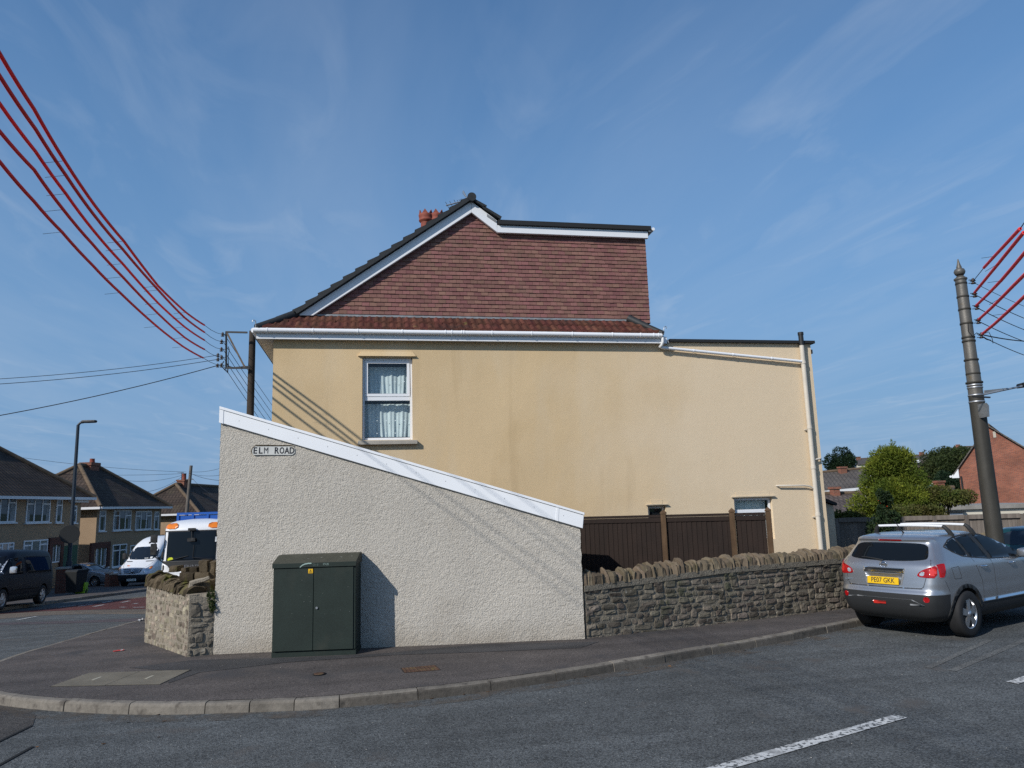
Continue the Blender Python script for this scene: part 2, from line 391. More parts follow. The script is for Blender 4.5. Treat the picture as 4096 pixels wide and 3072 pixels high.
M('white_upvc', (.78,.79,.80), .35, .5, var=[(1.5, .03, 3)])
M('black_iron', (.018,.019,.02), .5, .4)
M('rubber', (.017,.017,.018), .75, .3, var=[(9, .2, 4)])
M('galvanised', (.42,.43,.44), .42, .5, metal=.8, var=[(6, .15, 4)])
M('dark_steel', (.05,.055,.06), .5, .5, metal=.3)
glass('window_glass', (.93,.96,.96), .8)
glass('dark_glass', refl=1.1, dark=(.010,.013,.016))
M('timber_brown', (.017,.0095,.0065), .8, var=[(2, .25, 5), (14, .2, 5, (1, 1, .08))], bump=(30, .004))

# ------------------------------------------------------------------ terrain, roads and pavements
NEAR = [(34,24.5),(24,19.3),(18,16.6),(14.5,14.95),(11,13.25),(7.87,11.74),(6.1,10.93),(4.48,10.345),(2.9,9.76),(2.0,9.48),(1.05,9.25),(.35,9.15),(-.16,9.1),(-.66,9.09),(-1.18,9.16),(-1.67,9.25),(-2.43,9.42),
        (-3.35,9.80),(-4.45,10.48),(-5.15,11.25),(-5.6,12.2),(-5.72,13.4),(-5.55,16),(-5.38,19.3),(-5.05,24),(-4.1,38),(-3.0,55)]
def smooth_line(p, k=6):
    q = []
    for i in range(len(p)-1):
        a, b, c, d = (Vector(p[max(0, min(len(p)-1, i+j))]) for j in (-1, 0, 1, 2))
        for t in range(k):
            t /= k; q.append(.5*((2*b)+(c-a)*t+(2*a-5*b+4*c-d)*t*t+(3*b-a-3*c+d)*t**3))
    return q+[Vector(p[-1])]
NEARS = smooth_line(NEAR)
FAR = smooth_line([(-14.2,0),(-13.2,15),(-12.6,24),(-12.05,31.5),(-11.3,37.3),(-10.4,45),(-9.0,60),(-8,75)])
def offset_line(P, d):
    q = []
    for i in range(len(P)):
        t = (P[min(i+1, len(P)-1)]-P[max(i-1, 0)]).normalized(); q.append(P[i]+Vector((-t.y, t.x))*d)
    return q
def resample(P, step):
    q = [P[0]]; need = step
    for a, b in zip(P, P[1:]):
        l = (b-a).length; pos = 0
        while l-pos >= need:
            pos += need; q.append(a+(b-a)*(pos/l)); need = step
        need -= l-pos
    return q

# the ground: one sheet to the horizon, rising to a low hill behind the houses on the right
def terrain(x, y):
    z = G(x, min(y, 70))-.12-.012*max(0, min(y, 300)-70)
    d = max(0, math.hypot(x-150, y-190)-0)
    return z+9*math.exp(-(d/80)**2)*min(1, max(0, (y-60)/60))
mb = MB()
ax = sorted({*[-900,-600,-400,-300,-220,-160,-120,-90,-70,-55], *range(-42, 62, 3), *[70,80,90,100,112,125,140,155,170,185,200,220,250,300,400,600,900]})
ay = sorted({*[-600,-300,-150,-80,-50,-35], *range(-24, 78, 3), *[85,95,105,115,125,135,145,160,175,190,210,240,300,400,600,900]})
mb.add([(x, y, terrain(x, y)) for y in ay for x in ax], [(j*len(ax)+i, j*len(ax)+i+1, (j+1)*len(ax)+i+1, (j+1)*len(ax)+i) for j in range(len(ay)-1) for i in range(len(ax)-1)], 0, True)
tag(mb.build('ground', MATS['lawn']), 'bare earth and grass ground reaching to the low hill behind the houses', 'ground', kind='structure')

def sheet(name, poly, mat, off, cell=1.5, label=None, cat=None):
    mb = MB(); mb.add(*fill_poly(poly, cell, lambda x, y: G(x, y)+off), 0, True)
    o = mb.build(name, mat)
    for p in o.data.polygons:
        if p.normal.z < 0: p.flip()
    return tag(o, label, cat, kind='structure')
sheet('road', [(-16,-30),(60,-30),(60,40),(34,40),(30,30),(0,30),(0,78),(-16,78)], MATS['road_asphalt'], 0, 2., 'grey asphalt road crossing the foreground and falling away down the side street', 'road')
inner = offset_line(NEARS, -.125)
sheet('pavement', [(p.x, p.y) for p in inner]+[(30,55),(34,40)], MATS['path_asphalt'], .115, 1.2, 'brownish grey asphalt pavement wrapping round the street corner', 'pavement')
sheet('pavement', [(p.x, p.y) for p in offset_line(FAR, .125)][::-1]+[(-21,0),(-21,75)], MATS['path_asphalt'], .1, 1.5, 'pavement and drives on the far side of the side street', 'pavement')
# kerbs: single stones with open joints, laid along the curve
def kerb(name, line, off, lengths, label):
    mb = MB(); i = 0; P = resample(line, .05)
    while i < len(P)-3:
        n = int(lengths(P[i])/.05); seg = P[i:i+n+1]; i += n
        if len(seg) < 3: break
        jz = rnd.uniform(-.006, .004); jo = rnd.uniform(-.006, .006)
        prof = [(0-.0, -.05), (.012, .085), (.02, .102), (.035, .113), (.055, .117), (.125, .117), (.125, -.05)]
        pts = []
        sel = seg[::4] if len(seg) > 8 else seg
        if sel[-1] is not seg[-1]: sel = sel+[seg[-1]]
        e = .006
        for k, p in enumerate(sel):
            a = sel[max(k-1, 0)]; b = sel[min(k+1, len(sel)-1)]; t = (b-a).normalized()
            q = p+t*(e if k == 0 else -e if k == len(sel)-1 else 0); nv = Vector((t.y, -t.x))
            for u, h in prof:
                w = q+nv*(u+jo)*off; w3 = (w.x, w.y, G(w.x, w.y)+h+jz+.004*noise.noise((w.x*6, w.y*6, h*9)))
                pts.append(w3)
        m = len(prof); n2 = len(sel)
        k0 = len(mb.m); mb.add(pts, [(r*m+c, r*m+c+1, (r+1)*m+c+1, (r+1)*m+c) for r in range(n2-1) for c in range(m-1)]+[list(range(m))[::-1], list(range((n2-1)*m, n2*m))], 0, False)
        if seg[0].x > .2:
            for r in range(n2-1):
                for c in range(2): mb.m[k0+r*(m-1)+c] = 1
    return tag(mb.build(name, [MATS['kerb_stone'], MATS['kerb_face']]), label, 'kerb', kind='structure')
kerb('kerb', NEARS, 1, lambda p: .5 if -1.75 < p.x < .1 and p.y < 10 else .915, 'worn concrete kerb stones curving round the near corner')
kerb('kerb', FAR, -1, lambda p: .915, 'kerb along the far side of the side street')
# dusty gutter along the near kerb, its edge fading out unevenly
dm = M('gutter_dust', (.125,.105,.085), .95, .1, var=[(5, .25, 5), (60, .25, 3)])
_t = dm.node_tree; _b = _t.nodes['Principled BSDF']; _n = _t.nodes.new('ShaderNodeTexNoise'); _n.inputs['Scale'].default_value = 2.2; _n.inputs['Detail'].default_value = 8; _n.inputs['Roughness'].default_value = .7
_tc = [n for n in _t.nodes if n.type == 'TEX_COORD'][0]; _t.links.new(_tc.outputs['Object'], _n.inputs['Vector']); _r = _t.nodes.new('ShaderNodeMapRange'); _t.links.new(_n.outputs['Fac'], _r.inputs[0])
for _i, _v in enumerate((.44, .66, 0., .75)): _r.inputs[_i+1].default_value = _v
_t.links.new(_r.outputs[0], _b.inputs['Alpha'])
_e = [offset_line(NEARS, d)[30:135] for d in (.0, .30, .55)]
for k_, (p_, q_) in enumerate(((_e[0], _e[1]), (_e[1], _e[2]))):
    if k_ == 0: sheet('gutter_dust', [(p.x, p.y) for p in p_]+[(p.x, p.y) for p in q_[::-1]], dm, .006, 2, 'dusty gutter along the foot of the near kerb', 'road dirt')
# surfacing and markings, each a thin sheet above the one below
sheet('red_road_surface', [(-11.9,26.6),(-10.4,27.0),(-8.7,26.45),(-7.0,25.4),(-5.0,24.3),(-4.6,31),(-6.5,35.5),(-8.4,34.4),(-9.3,33.2),(-10.15,30.64),(-10.9,28.5),(-11.9,27.2)], MATS['red_surface'], .004, 2, 'dull red surfacing across the side street', 'road surface')
sheet('buff_road_band', [(-11.9,24.4),(-10.42,24.12),(-9.72,24.8),(-8.57,24.49),(-6.43,23.1),(-5.1,22.2),(-5.0,24.2),(-7.0,25.3),(-8.7,26.35),(-10.4,26.9),(-11.9,26.5)], MATS['buff_surface'], .004, 2, 'pale buff band of road surfacing in front of the red surfacing', 'road surface')
sheet('buff_road_band', [(-10.1,30.9),(-9.25,33.4),(-8.35,34.6),(-6.5,35.7),(-6.5,37.2),(-8.5,36.0),(-9.7,33.8),(-10.3,31.4)], MATS['buff_surface'], .004, 2, 'pale buff band of road surfacing behind the red surfacing', 'road surface')
sheet('lilac_road_band', [(-11,22.7),(-9.71,22.5),(-8.12,21.93),(-7.11,21.64),(-5.6,21.4),(-5.5,20.3),(-6.81,20.74),(-7.78,21.01),(-9.39,21.77),(-11,22)], MATS['lilac_surface'], .004, 2, 'worn pinkish strip of old surfacing across the side street', 'road surface')
def dash(a, b, w, label, off=.008):
    a, b = Vector(a), Vector(b); n = Vector((-(b-a).y, (b-a).x)).normalized()*w/2
    return sheet('road_marking', [tuple(a-n), tuple(b-n), tuple(b+n), tuple(a+n)], MATS['white_paint'], off, 2, label, 'road marking')
dash((2.2,5.92), (5.19,7.02), .135, 'white centre line dash in the foreground road, the longer one in view')
dash((7.27,7.82), (10.3,9.05), .135, 'white centre line dash cut off by the right edge of the photo')
dash((-.8,4.9), (-3.6,4.2), .12, 'white centre line dash nearest the corner')
for i, (a, b) in enumerate([((-10.69,28.8),(-10.35,29.46)), ((-10.06,28.92),(-9.91,29.94)), ((-9.81,30.55),(-9.84,31.67)), ((-9.33,28.21),(-9.32,29.13)), ((-9.02,30.08),(-9.01,30.97)), ((-8.2,28.6),(-8.14,28.95)), ((-8.13,26.99),(-7.92,26.82)), ((-7.6,26.5),(-7.2,26.3)), ((-11.94,33.23),(-11.75,34.08)), ((-9.6,23.2),(-9.58,24.41))]):
    tag(dash(a, b, .11, 'short white dash on the red side street surfacing', .010), group='white dashes on the side street')
asphalt('old_asphalt', (.066,.060,.054), (.055,.051,.047), .5, 70.)
q_ = [on_ground(*p) for p in ((-60,764),(0,741),(33,725),(36,715),(0,707),(-60,700))]
sheet('road_patch', [(p.x,p.y) for p in q_], MATS['old_asphalt'], .004, 1, 'older brownish road surface at the bottom left corner', 'road surface')
for a, b in (((-30,756),(32,726)), ((-30,782),(33,747))):
    a, b = on_ground(*a), on_ground(*b); n = Vector((-(b-a).y, (b-a).x, 0)).normalized()*.018
    sheet('road_joint', [((a-n).x,(a-n).y),((b-n).x,(b-n).y),((b+n).x,(b+n).y),((a+n).x,(a+n).y)], MATS['black_gap'], .008, 1, 'dark tarred joint in the road at the bottom left', 'road joint')
asphalt('worn_asphalt', (.125,.125,.118), (.095,.10,.098), .5, 75.)
for a, b, w in (((952,671),(1040,634),.10), ((928,668),(990,640),.09)):
    a, b = on_ground(*a), on_ground(*b); n = Vector((-(b-a).y, (b-a).x, 0)).normalized()*w/2
    sheet('worn_strip', [((a-n).x,(a-n).y),((b-n).x,(b-n).y),((b+n).x,(b+n).y),((a+n).x,(a+n).y)], MATS['worn_asphalt'], .004, 1, 'paler worn streak in the road beside the silver car', 'road surface')
# asphalt trench repairs in the near pavement
sheet('pavement_repair', [(-2.3,11.25),(-1.2,11.55),(.1,11.5),(.05,11.42),(-1.25,11.42),(-2.25,11.1)], MATS['black_gap'], .1165, 2, 'dark joint line of a trench repair in the pavement', 'pavement patch')
asphalt('repair_asphalt', (.070,.066,.065), (.058,.056,.055), .3, 160.)
sheet('pavement_repair', [(-2.55,10.5),(-2.3,11.08),(-1.2,11.4),(.3,11.42),(1.5,11.2),(3.0,11.0),(3.4,11.4),(1.6,11.85),(.1,11.6),(-1.2,11.75),(-2.6,12.1),(-3.4,11.8),(-2.7,11.3)], MATS['repair_asphalt'], .1185, 2, 'darker asphalt repair strip along the foot of the white wall', 'pavement patch')

# covers let into the pavement
M('cover_slab', (.145,.128,.098), .9, var=[(2.5, .25, 6), (30, .12, 3)], bump=(70, .003))
M('rust', (.085,.045,.028), .9, var=[(7, .4, 6)], mottled=[((.12,.085,.03), 9, .5, .7)], bump=(50, .006))
M('pale_steel', (.36,.33,.25), .6, .4)
t = thing('inspection_cover', (-3.2,11.0,.115), 'double concrete infilled inspection cover with two pale lifting slots', 'inspection cover')
P4 = [Vector(p) for p in ((-4.03,10.81,0),(-3.83,11.55,0),(-2.46,11.29,0),(-2.64,10.48,0))]
a1, a2 = (P4[0]+P4[3])/2, (P4[1]+P4[2])/2
for q, s in (((P4[0], P4[1], a2, a1), -1), ((a1, a2, P4[2], P4[3]), 1)):
    c = sum(q, Vector())/4; q = [p+(c-p)*.012 for p in q]
    mb = MB(); mb.prism([p+Vector((0,0,.082)) for p in q], (0,0,.031)); pl = mb.build('cover_plate', MATS['cover_slab'], t, world=True)
    d = ((q[1]-q[0])+(q[2]-q[3])).normalized(); n = Vector((-d.y, d.x, 0)); mb = MB(); o = c+Vector((0,0,.1125))
    mb.prism([o-d*.09-n*.018, o+d*.09-n*.018, o+d*.09+n*.018, o-d*.09+n*.018], (0,0,.003)); mb.build('lifting_slot', MATS['pale_steel'], pl, world=True)
mb = MB(); c = sum(P4, Vector())/4
mb.prism([p+(p-c)*.015+Vector((0,0,.082)) for p in P4], (0,0,.027)); mb.build('frame', MATS['black_gap'], t, world=True)
t = thing('water_cover', (.62,10.3,.115), 'rusty rectangular iron cover set in the pavement', 'iron cover')
Q = [Vector(p) for p in ((.37,10.43,.094),(.4,10.14,.094),(.86,10.16,.094),(.82,10.47,.094))]; c = sum(Q, Vector())/4
mb = MB(); mb.prism([p+(p-c)*.04 for p in Q], (0,0,.018)); mb.build('frame', MATS['black_gap'], t, world=True)
mb = MB(); mb.prism(Q, (0,0,.021))
for i in range(9):
    for j in range(4):
        u, v = (i+.5)/9, (j+.5)/4; p = Q[0].lerp(Q[3], u).lerp(Q[1].lerp(Q[2], u), v); mb.lathe([(.014, .02), (.012, .026), (0, .026)], 6, p)
mb.build('lid', MATS['rust'], t, world=True)
t = thing('stop_tap_cover', (-.69,10.41,.115), 'small round iron stop tap cover in the pavement', 'iron cover')
mb = MB(); mb.lathe([(.085,0),(.085,.005),(0,.005)], 20); mb.build('frame', MATS['black_gap'], t)
mb = MB(); mb.lathe([(.07,0),(.07,.007),(.05,.009),(.045,.007),(0,.007)], 20); mb.build('lid', MATS['rust'], t)
# ------------------------------------------------------------------ the corner house (gable end faces the camera)
M('cream_render', (.62,.463,.272), .92, .15, var=[(.45, .06, 5), (1.1, .06, 6, (1, 1, .25)), (60, .05, 2)], mottled=[((.54,.385,.20), .55, .55, .85), ((.62,.50,.34), .7, .50, .75, (1,1,.3)), ((.50,.365,.205), 2.2, .56, .86, (1,1,.10))], bump=(95, .006, 3, .9), bump2=(2.2, .01, 3, .5))
M('render_trim', (.50,.42,.31), .9, .15, var=[(3, .1, 4)], bump=(80, .003))
M('stone_sill', (.36,.33,.28), .9, var=[(4, .15, 5)], bump=(60, .004))
M('hung_tile', (.205,.100,.083), .75, .25, var=[(3.5, .08, 5), (26, .10, 3)], island=.17, hue=.016, mottled=[((.17,.12,.085), 1.6, .62, .85)], bump=(70, .002))
M('old_roof_tile', (.098,.036,.025), .85, .2, var=[(6, .3, 5)], island=.25, hue=.012, mottled=[((.16,.12,.045), 2.6, .66, .74), ((.05,.026,.02), 3.3, .52, .72)], bump=(45, .006))
M('black_tile', (.024,.026,.027), .6, .35, var=[(8, .2, 4)], bump=(40, .003))
M('black_felt', (.02,.021,.022), .7, .3)
M('pot_terracotta', (.23,.062,.04), .7, .3, var=[(9, .2, 4)])
M('lead', (.24,.25,.26), .55, .4, var=[(7, .3, 4)])
M('curtain', (.56,.63,.63), .9, .1, var=[(3, .1, 3)])
M('curtain_dot', (.80,.83,.83), .7)
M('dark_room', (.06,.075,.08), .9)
M('off_white_pvc', (.55,.50,.42), .5, .4, var=[(3, .08, 3)])
M('soffit_board', (.66,.65,.63), .5)
D = 16.3
_t = MATS['cream_render'].node_tree; _b = _t.nodes['Principled BSDF']; _l = _b.inputs['Base Color'].links[0].from_socket      # the wing was rendered in a paler batch, blending in unevenly
_tc = [n for n in _t.nodes if n.type == 'TEX_COORD'][0]; _sx = _t.nodes.new('ShaderNodeSeparateXYZ'); _t.links.new(_tc.outputs['Object'], _sx.inputs[0])
_nz = _t.nodes.new('ShaderNodeTexNoise'); _nz.inputs['Scale'].default_value = .7; _nz.inputs['Detail'].default_value = 5; _t.links.new(_tc.outputs['Object'], _nz.inputs['Vector'])
_ma = _t.nodes.new('ShaderNodeMath'); _ma.operation = 'MULTIPLY_ADD'; _t.links.new(_nz.outputs['Fac'], _ma.inputs[0]); _ma.inputs[1].default_value = 5.; _t.links.new(_sx.outputs['X'], _ma.inputs[2])
_mr = _t.nodes.new('ShaderNodeMapRange'); _t.links.new(_ma.outputs[0], _mr.inputs[0])
for _i, _v in enumerate((2.2, 6.0, 0., .85)): _mr.inputs[_i+1].default_value = _v
_mx = _t.nodes.new('ShaderNodeMix'); _mx.data_type = 'RGBA'; _t.links.new(_mr.outputs[0], _mx.inputs['Factor']); _t.links.new(_l, _mx.inputs['A']); _mx.inputs['B'].default_value = (.70, .565, .395, 1); _t.links.new(_mx.outputs['Result'], _b.inputs['Base Color'])
H = thing('corner_house', (4.3, 16.3, 0), 'cream rendered corner house with a tile hung loft gable and flat roofed rear wing', 'house')
def part(mb, name, mat, parent=H, **k): return mb.build(name, MATS[mat] if isinstance(mat, str) else mat, parent, world=True, **k)
# rendered wall with window openings
mb = MB()
WIN = (-.237, .858, 3.69, 5.52); W2 = (8.30, 9.27, 1.25, 2.215); W1 = (6.17, 6.60, 1.25, 2.10)
wall_holes(mb, (0, D, 0), (1,0,0), -2.12, 10.66, -.6, 5.97, [WIN, W2, W1], .14, (0,-1,0))
mb.add([(-2.12,D,-.6),(-2.12,24.6,-.9),(-2.12,24.6,5.97),(-2.12,D,5.97)], [(0,1,2,3)])
mb.add([(10.66,D,-.6),(10.66,21.5,-.9),(10.66,21.5,5.97),(10.66,D,5.97)], [(0,1,2,3)])
mb.add([(-2.12,24.6,-.9),(10.66,21.5,-.9),(10.66,21.5,5.97),(-2.12,24.6,5.97)], [(0,1,2,3)])
mb.add([(-2.12,D,5.97),(10.66,D,5.97),(10.66,21.5,5.97),(-2.12,24.6,5.97)], [(0,1,2,3)])
part(mb, 'wall', 'cream_render', fix=False)
# eaves: soffit, fascia, gutter
mb = MB(); mb.box((-2.43,16.155,5.887), (6.82,16.297,5.900)); mb.box((-2.43,16.3,5.887), (-2.122,24.6,5.900)); part(mb, 'soffit', 'soffit_board')
mb = MB(); mb.box((-2.455,16.135,5.877), (6.825,16.152,6.032)); mb.box((-2.455,16.154,5.877), (-2.433,24.6,6.032)); mb.box((6.803,16.154,5.877), (6.825,16.298,6.032)); part(mb, 'fascia', 'white_upvc')
mb = MB()
gp = [(x, 16.075, 6.047-.002*math.sin(x*1.3)) for x in np.linspace(-2.51, 6.68, 30)]
mb.tube(gp, .054, 10); mb.tube([(-2.51,16.075,6.047), (-2.51,24.6,6.047)], .054, 8)
g = part(mb, 'gutter', 'white_upvc')
for x in (-2.2, -1.26, -.33, .62, 1.56, 1.70, 1.92, 1.97, 2.6, 3.5, 4.45, 5.4, 6.08, 6.40, 6.52): mb = MB(); mb.tube([(x*1.012-.012,16.075,6.047), (x*1.012+.012,16.075,6.047)], .061, 10); part(mb, 'gutter_bracket', 'white_upvc', g)
# pent roof of old double roman tiles along the foot of the gable
y0, z0, y1, z1 = 16.085, 6.10, 16.70, 6.545
def hipx(y): return -2.45+(y-16.11)*1.37, 6.74-(y-16.11)*.98
mb = MB(); pitch = .168; n = int(9.3/pitch)
for c, (s0, s1) in enumerate(((0., .52), (.44, 1.0))):
    for i in range(n):
        xa = -2.5+i*pitch
        xm = xa+pitch/2
        lo, hi = hipx(y0+(y1-y0)*(s0+s1)/2)
        if xm < lo-.1 or xm > hi+.1: continue
        pts = []; K = 7; jz = rnd.uniform(-.006, .006); jy = rnd.uniform(-.012, .012)
        for r, s in enumerate((s0, s0, s1)):
            for k in range(K):
                u = k/(K-1); x = xa+u*pitch*.985
                y = y0+(y1-y0)*s+jy*(r < 2); lx, hx = hipx(y); x = min(max(x, lx), hx)
                h = .030*math.sin(math.pi*min(1, max(0, (u-.02)/.72)))**1.0 if u < .74 else 0
                z = z0+(z1-z0)*s + h + (.050 if r == 1 else .004 if r == 2 else -.012)+jz*(r < 2)
                pts.append((x, y-(.0 if r else 0), z))
        mb.add(pts, [(r*K+k, r*K+k+1, (r+1)*K+k+1, (r+1)*K+k) for r in range(2) for k in range(K-1)], 0, False)
part(mb, 'pent_roof', 'old_roof_tile', fix=False)
mb = MB(); mb.add([(-2.43,16.14,6.035),(6.78,16.14,6.035),(6.20,16.7,6.50),(-1.65,16.7,6.50)], [(0,1,2,3)]); mb.box((-1.5,16.64,6.53),(6.2,16.69,6.575), 1)
part(mb, 'roof_underlay', [MATS['black_felt'], MATS['lead']], fix=False)
# black hip tiles
def hip(a, b, r0, r1):
    mb = MB(); a, b = Vector(a), Vector(b); n = 12
    mb.tube([a, a.lerp(b,.45), a.lerp(b,.48), b], [r0, r0*.98, r0*1.06, r1], 12)
    return part(mb, 'hip_tile', 'black_tile')
hip((-2.45,16.10,6.105), (-1.62,16.66,6.60), .085, .10)
hip((6.72,16.10,6.095), (6.10,16.66,6.60), .075, .10)
for x in (-2.46, 6.74):                      # hip irons: little scrolls at the foot of the hips
    mb = MB(); mb.tube([(x,16.08,6.076),(x,16.07,6.176),(x+.01*(1 if x>0 else -1),16.07,6.246),(x+.045*(1 if x>0 else -1),16.07,6.271),(x+.075*(1 if x>0 else -1),16.07,6.246),(x+.06*(1 if x>0 else -1),16.07,6.221)], .010, 6); part(mb, 'hip_iron', 'galvanised')
# tile hung gable and dormer cheek
GY = 16.70
GP = [(-1.33,6.50),(6.64,6.50),(6.64,8.66),(2.93,8.66),(2.30,9.14)]
def clip_convexish(quad, poly):               # keep the part of the tile left of the slopes
    def cut(pl, a, b):
        q = []
        for i in range(len(pl)):
            p, r = pl[i], pl[(i+1) % len(pl)]
            sp = (b[0]-a[0])*(p[1]-a[1])-(b[1]-a[1])*(p[0]-a[0]); sr = (b[0]-a[0])*(r[1]-a[1])-(b[1]-a[1])*(r[0]-a[0])
            if sp >= 0: q.append(p)
            if sp*sr < 0:
                t = sp/(sp-sr); q.append((p[0]+(r[0]-p[0])*t, p[1]+(r[1]-p[1])*t))
        return q
    return cut(quad, poly[0], poly[1])
mb = MB()
gz = 6.50; row = 0; gauge = .0985; tw = .1665
while gz < 9.12:
    x = -1.5+(row % 2)*tw/2
    wob = [rnd.uniform(-.004, .004) for _ in range(80)]; k = 0
    while x < 6.64:
        xb = min(x+tw-.005, 6.655); j = rnd.uniform(-.004, .004); jy = rnd.uniform(-.003, .003)
        za, zb = gz+j, gz+gauge+.01
        q = [(x,za),(xb,za),(xb,zb),(x,zb)]
        q = clip_convexish(q, [(2.30,9.14),(-1.33,6.50)])
        if q and za > 8.60: q = [(min(a, 2.30+(9.14-b)*1.31), b) for a, b in q]
        if len(q) >= 3 and max(a for a, b in q)-min(a for a, b in q) > .02:
            f = [(a, GY-.036+.020*(b-za)/(zb-za)-jy, b) for a, b in q]; bk = [(a, GY+.0, b) for a, b in q]; m = len(q)
            mb.add(f+bk, [list(range(m))]+[(i, (i+1) % m, m+(i+1) % m, m+i) for i in range(m)], 0, False)
        x += tw; k += 1
    gz += gauge; row += 1
# cheek on the right hand side (seen from the side only)
for r in range(22):
    z = 6.50+r*gauge
    for k in range(30):
        y = GY+k*tw+(r % 2)*tw/2
        mb.add([(6.672,y,z),(6.672,y+tw-.003,z),(6.648,y+tw-.003,z+gauge+.008),(6.648,y,z+gauge+.008),(6.64,y,z),(6.64,y+tw-.003,z)], [(0,1,2,3),(4,5,1,0)], 0, False)
part(mb, 'tile_hanging', 'hung_tile', fix=False)
mb = MB(); mb.prism([(-1.33,GY+.005,6.48),(6.63,GY+.005,6.48),(6.63,GY+.005,8.70),(2.9,GY+.005,8.70),(2.3,GY+.005,9.16)], (0,5.2,0)); part(mb, 'gable_core', 'black_felt')
# white bargeboards and fascia of the flat dormer roof
def board(pts, y=16.56, th=.085): 
    mb = MB(); mb.prism([(x, y, z) for x, z in pts], (0, th, 0)); return part(mb, 'bargeboard', 'white_upvc', bevel=.006, seg=1)
board([(-1.655,6.515),(-1.325,6.515),(2.293,9.106),(2.293,9.385)])
board([(2.297,9.106),(2.905,8.632),(2.905,8.93),(2.297,9.385)])
board([(2.909,8.632),(6.695,8.632),(6.695,8.815),(2.909,8.815)])
mb = MB(); mb.box((2.70,16.535,8.90),(2.86,16.558,8.96)); 
mb = MB(); mb.prism([(2.66,16.54,9.08),(2.88,16.54,8.93),(2.88,16.54,8.87),(2.66,16.54,9.02)], (0,.018,0)); part(mb, 'roof_vent', 'lead')
mb = MB(); mb.box((2.93,16.50,8.818),(6.765,21.8,8.935)); part(mb, 'flat_roof', 'black_felt', bevel=.008)
mb = MB(); mb.tube([(6.815,16.50,8.855),(6.815,21.8,8.855)], .042, 10); mb.box((6.70,16.52,8.80),(6.76,16.56,8.86)); part(mb, 'dormer_gutter', 'white_upvc')
# front slope of the main roof and the short rear slope, in overlapping courses of black tiles
mb = MB()
sl_dir = Vector((2.293+1.655, 0, 9.385-6.515)).normalized(); nrm = Vector((-sl_dir.z, 0, sl_dir.x))
base = Vector((-1.655, 0, 6.515))-sl_dir*.98
L_ = .98+(Vector((2.293,0,9.385))-Vector((-1.655,0,6.515))).length
k = 0; s = 0.
while s < L_-.05:
    e = min(s+.335, L_+.02); ya = 16.47 if s > .95 else 16.72
    a = base+sl_dir*(s-.055)+nrm*.145; b = base+sl_dir*e+nrm*.085
    poly = [a, b, b-nrm*.06, a-nrm*.055]
    mb.prism([(p.x, ya, p.z) for p in poly], (0, 24.8-ya, 0)); s += .335
a = base+sl_dir*.98; b = base+sl_dir*L_
mb.prism([(p.x, 16.455, p.z) for p in (a+nrm*.012, b+nrm*.012, b+nrm*.10, a+nrm*.10)], (0, 8.2, 0))
d2 = Vector((2.905-2.297, 0, 8.93-9.385)).normalized(); n2 = Vector((-d2.z, 0, d2.x)); b0 = Vector((2.297,0,9.385)); L2 = .80
for s0, s1 in ((.0,.36),(.30,.80)):
    a = b0+d2*s0+n2*.06; b = b0+d2*s1+n2*.115
    mb.prism([(p.x, 16.47, p.z) for p in (a, b, b-n2*.07, a-n2*.04)], (0, 5.4, 0))
part(mb, 'roof', 'black_tile')
mb = MB(); mb.tube([(2.295,16.44,9.455),(2.295,24.8,9.455)], .105, 16); rp = part(mb, 'ridge_tile', 'black_tile')
# rear wing roof edge
mb = MB(); mb.box((6.93,16.21,5.935),(10.74,21.6,6.005)); part(mb, 'flat_roof', 'black_felt', bevel=.006)
mb = MB(); mb.box((10.662,16.32,5.70),(10.72,21.5,5.80)); part(mb, 'gutter', 'black_iron')
mb = MB(); mb.prism([(6.72,16.15,6.05),(6.86,16.15,5.91),(6.88,16.15,5.88),(6.88,16.15,5.94)], (0,.145,0)); part(mb, 'valley_flashing', 'lead')
# first floor window
def window(parent, x0, x1, z0, z1, y, fr, frame_mat, rail=None, sash=False):
    mb = MB(); yo = y-.045
    mb.box((x0,yo,z0),(x0+fr,y,z1)); mb.box((x1-fr,yo,z0),(x1,y,z1)); mb.box((x0+fr,yo,z0),(x1-fr,y,z0+fr)); mb.box((x0+fr,yo,z1-fr),(x1-fr,y,z1))
    if rail: mb.box((x0+fr,yo-.004,rail-.045),(x1-fr,y,rail+.045))
    w = mb.build('window', MATS[frame_mat], parent, world=True, bevel=.005, seg=1)
    return w
w = window(H, -.235, .856, 3.692, 5.518, D+.135, .055, 'white_upvc', 4.61)
mb = MB()
for a, b in (((-.178,D+.075,4.657),(.798,D+.088,4.72)), ((-.178,D+.075,5.40),(.798,D+.088,5.461)), ((-.178,D+.075,4.72),(-.115,D+.088,5.40)), ((.735,D+.075,4.72),(.798,D+.088,5.40))): mb.box(a, b)
part(mb, 'opening_sash', 'white_upvc', w, bevel=.004, seg=1)
def glazing(x0, x1, z0, z1, y, par):
    mb = MB(); mb.add([(x0,y,z0),(x1,y,z0),(x1,y,z1),(x0,y,z1)], [(0,1,2,3)]); return part(mb, 'pane', 'window_glass', par, fix=False)
def drape(mb, x0, x1, z0, z1, yc, waves, seed, sway=0.):
    r = random.Random(seed); ph = [r.uniform(0, 6) for _ in range(4)]
    def fn(u, v):
        x = x0+(x1-x0)*u; z = z0+(z1-z0)*v
        a = .016*math.sin(u*waves*6.28+ph[0]+.5*math.sin(v*2))+.009*math.sin(u*waves*2.7*6.28+ph[1])
        return (x+sway*(1-v)**2*math.sin(u*5), yc+a*(.6+.6*(1-v)), z)
    mb.grid(fn, 90, 10)
glazing(-.18, .80, 3.75, 4.565, D+.10, w); glazing(-.115, .735, 4.72, 5.40, D+.082, w)
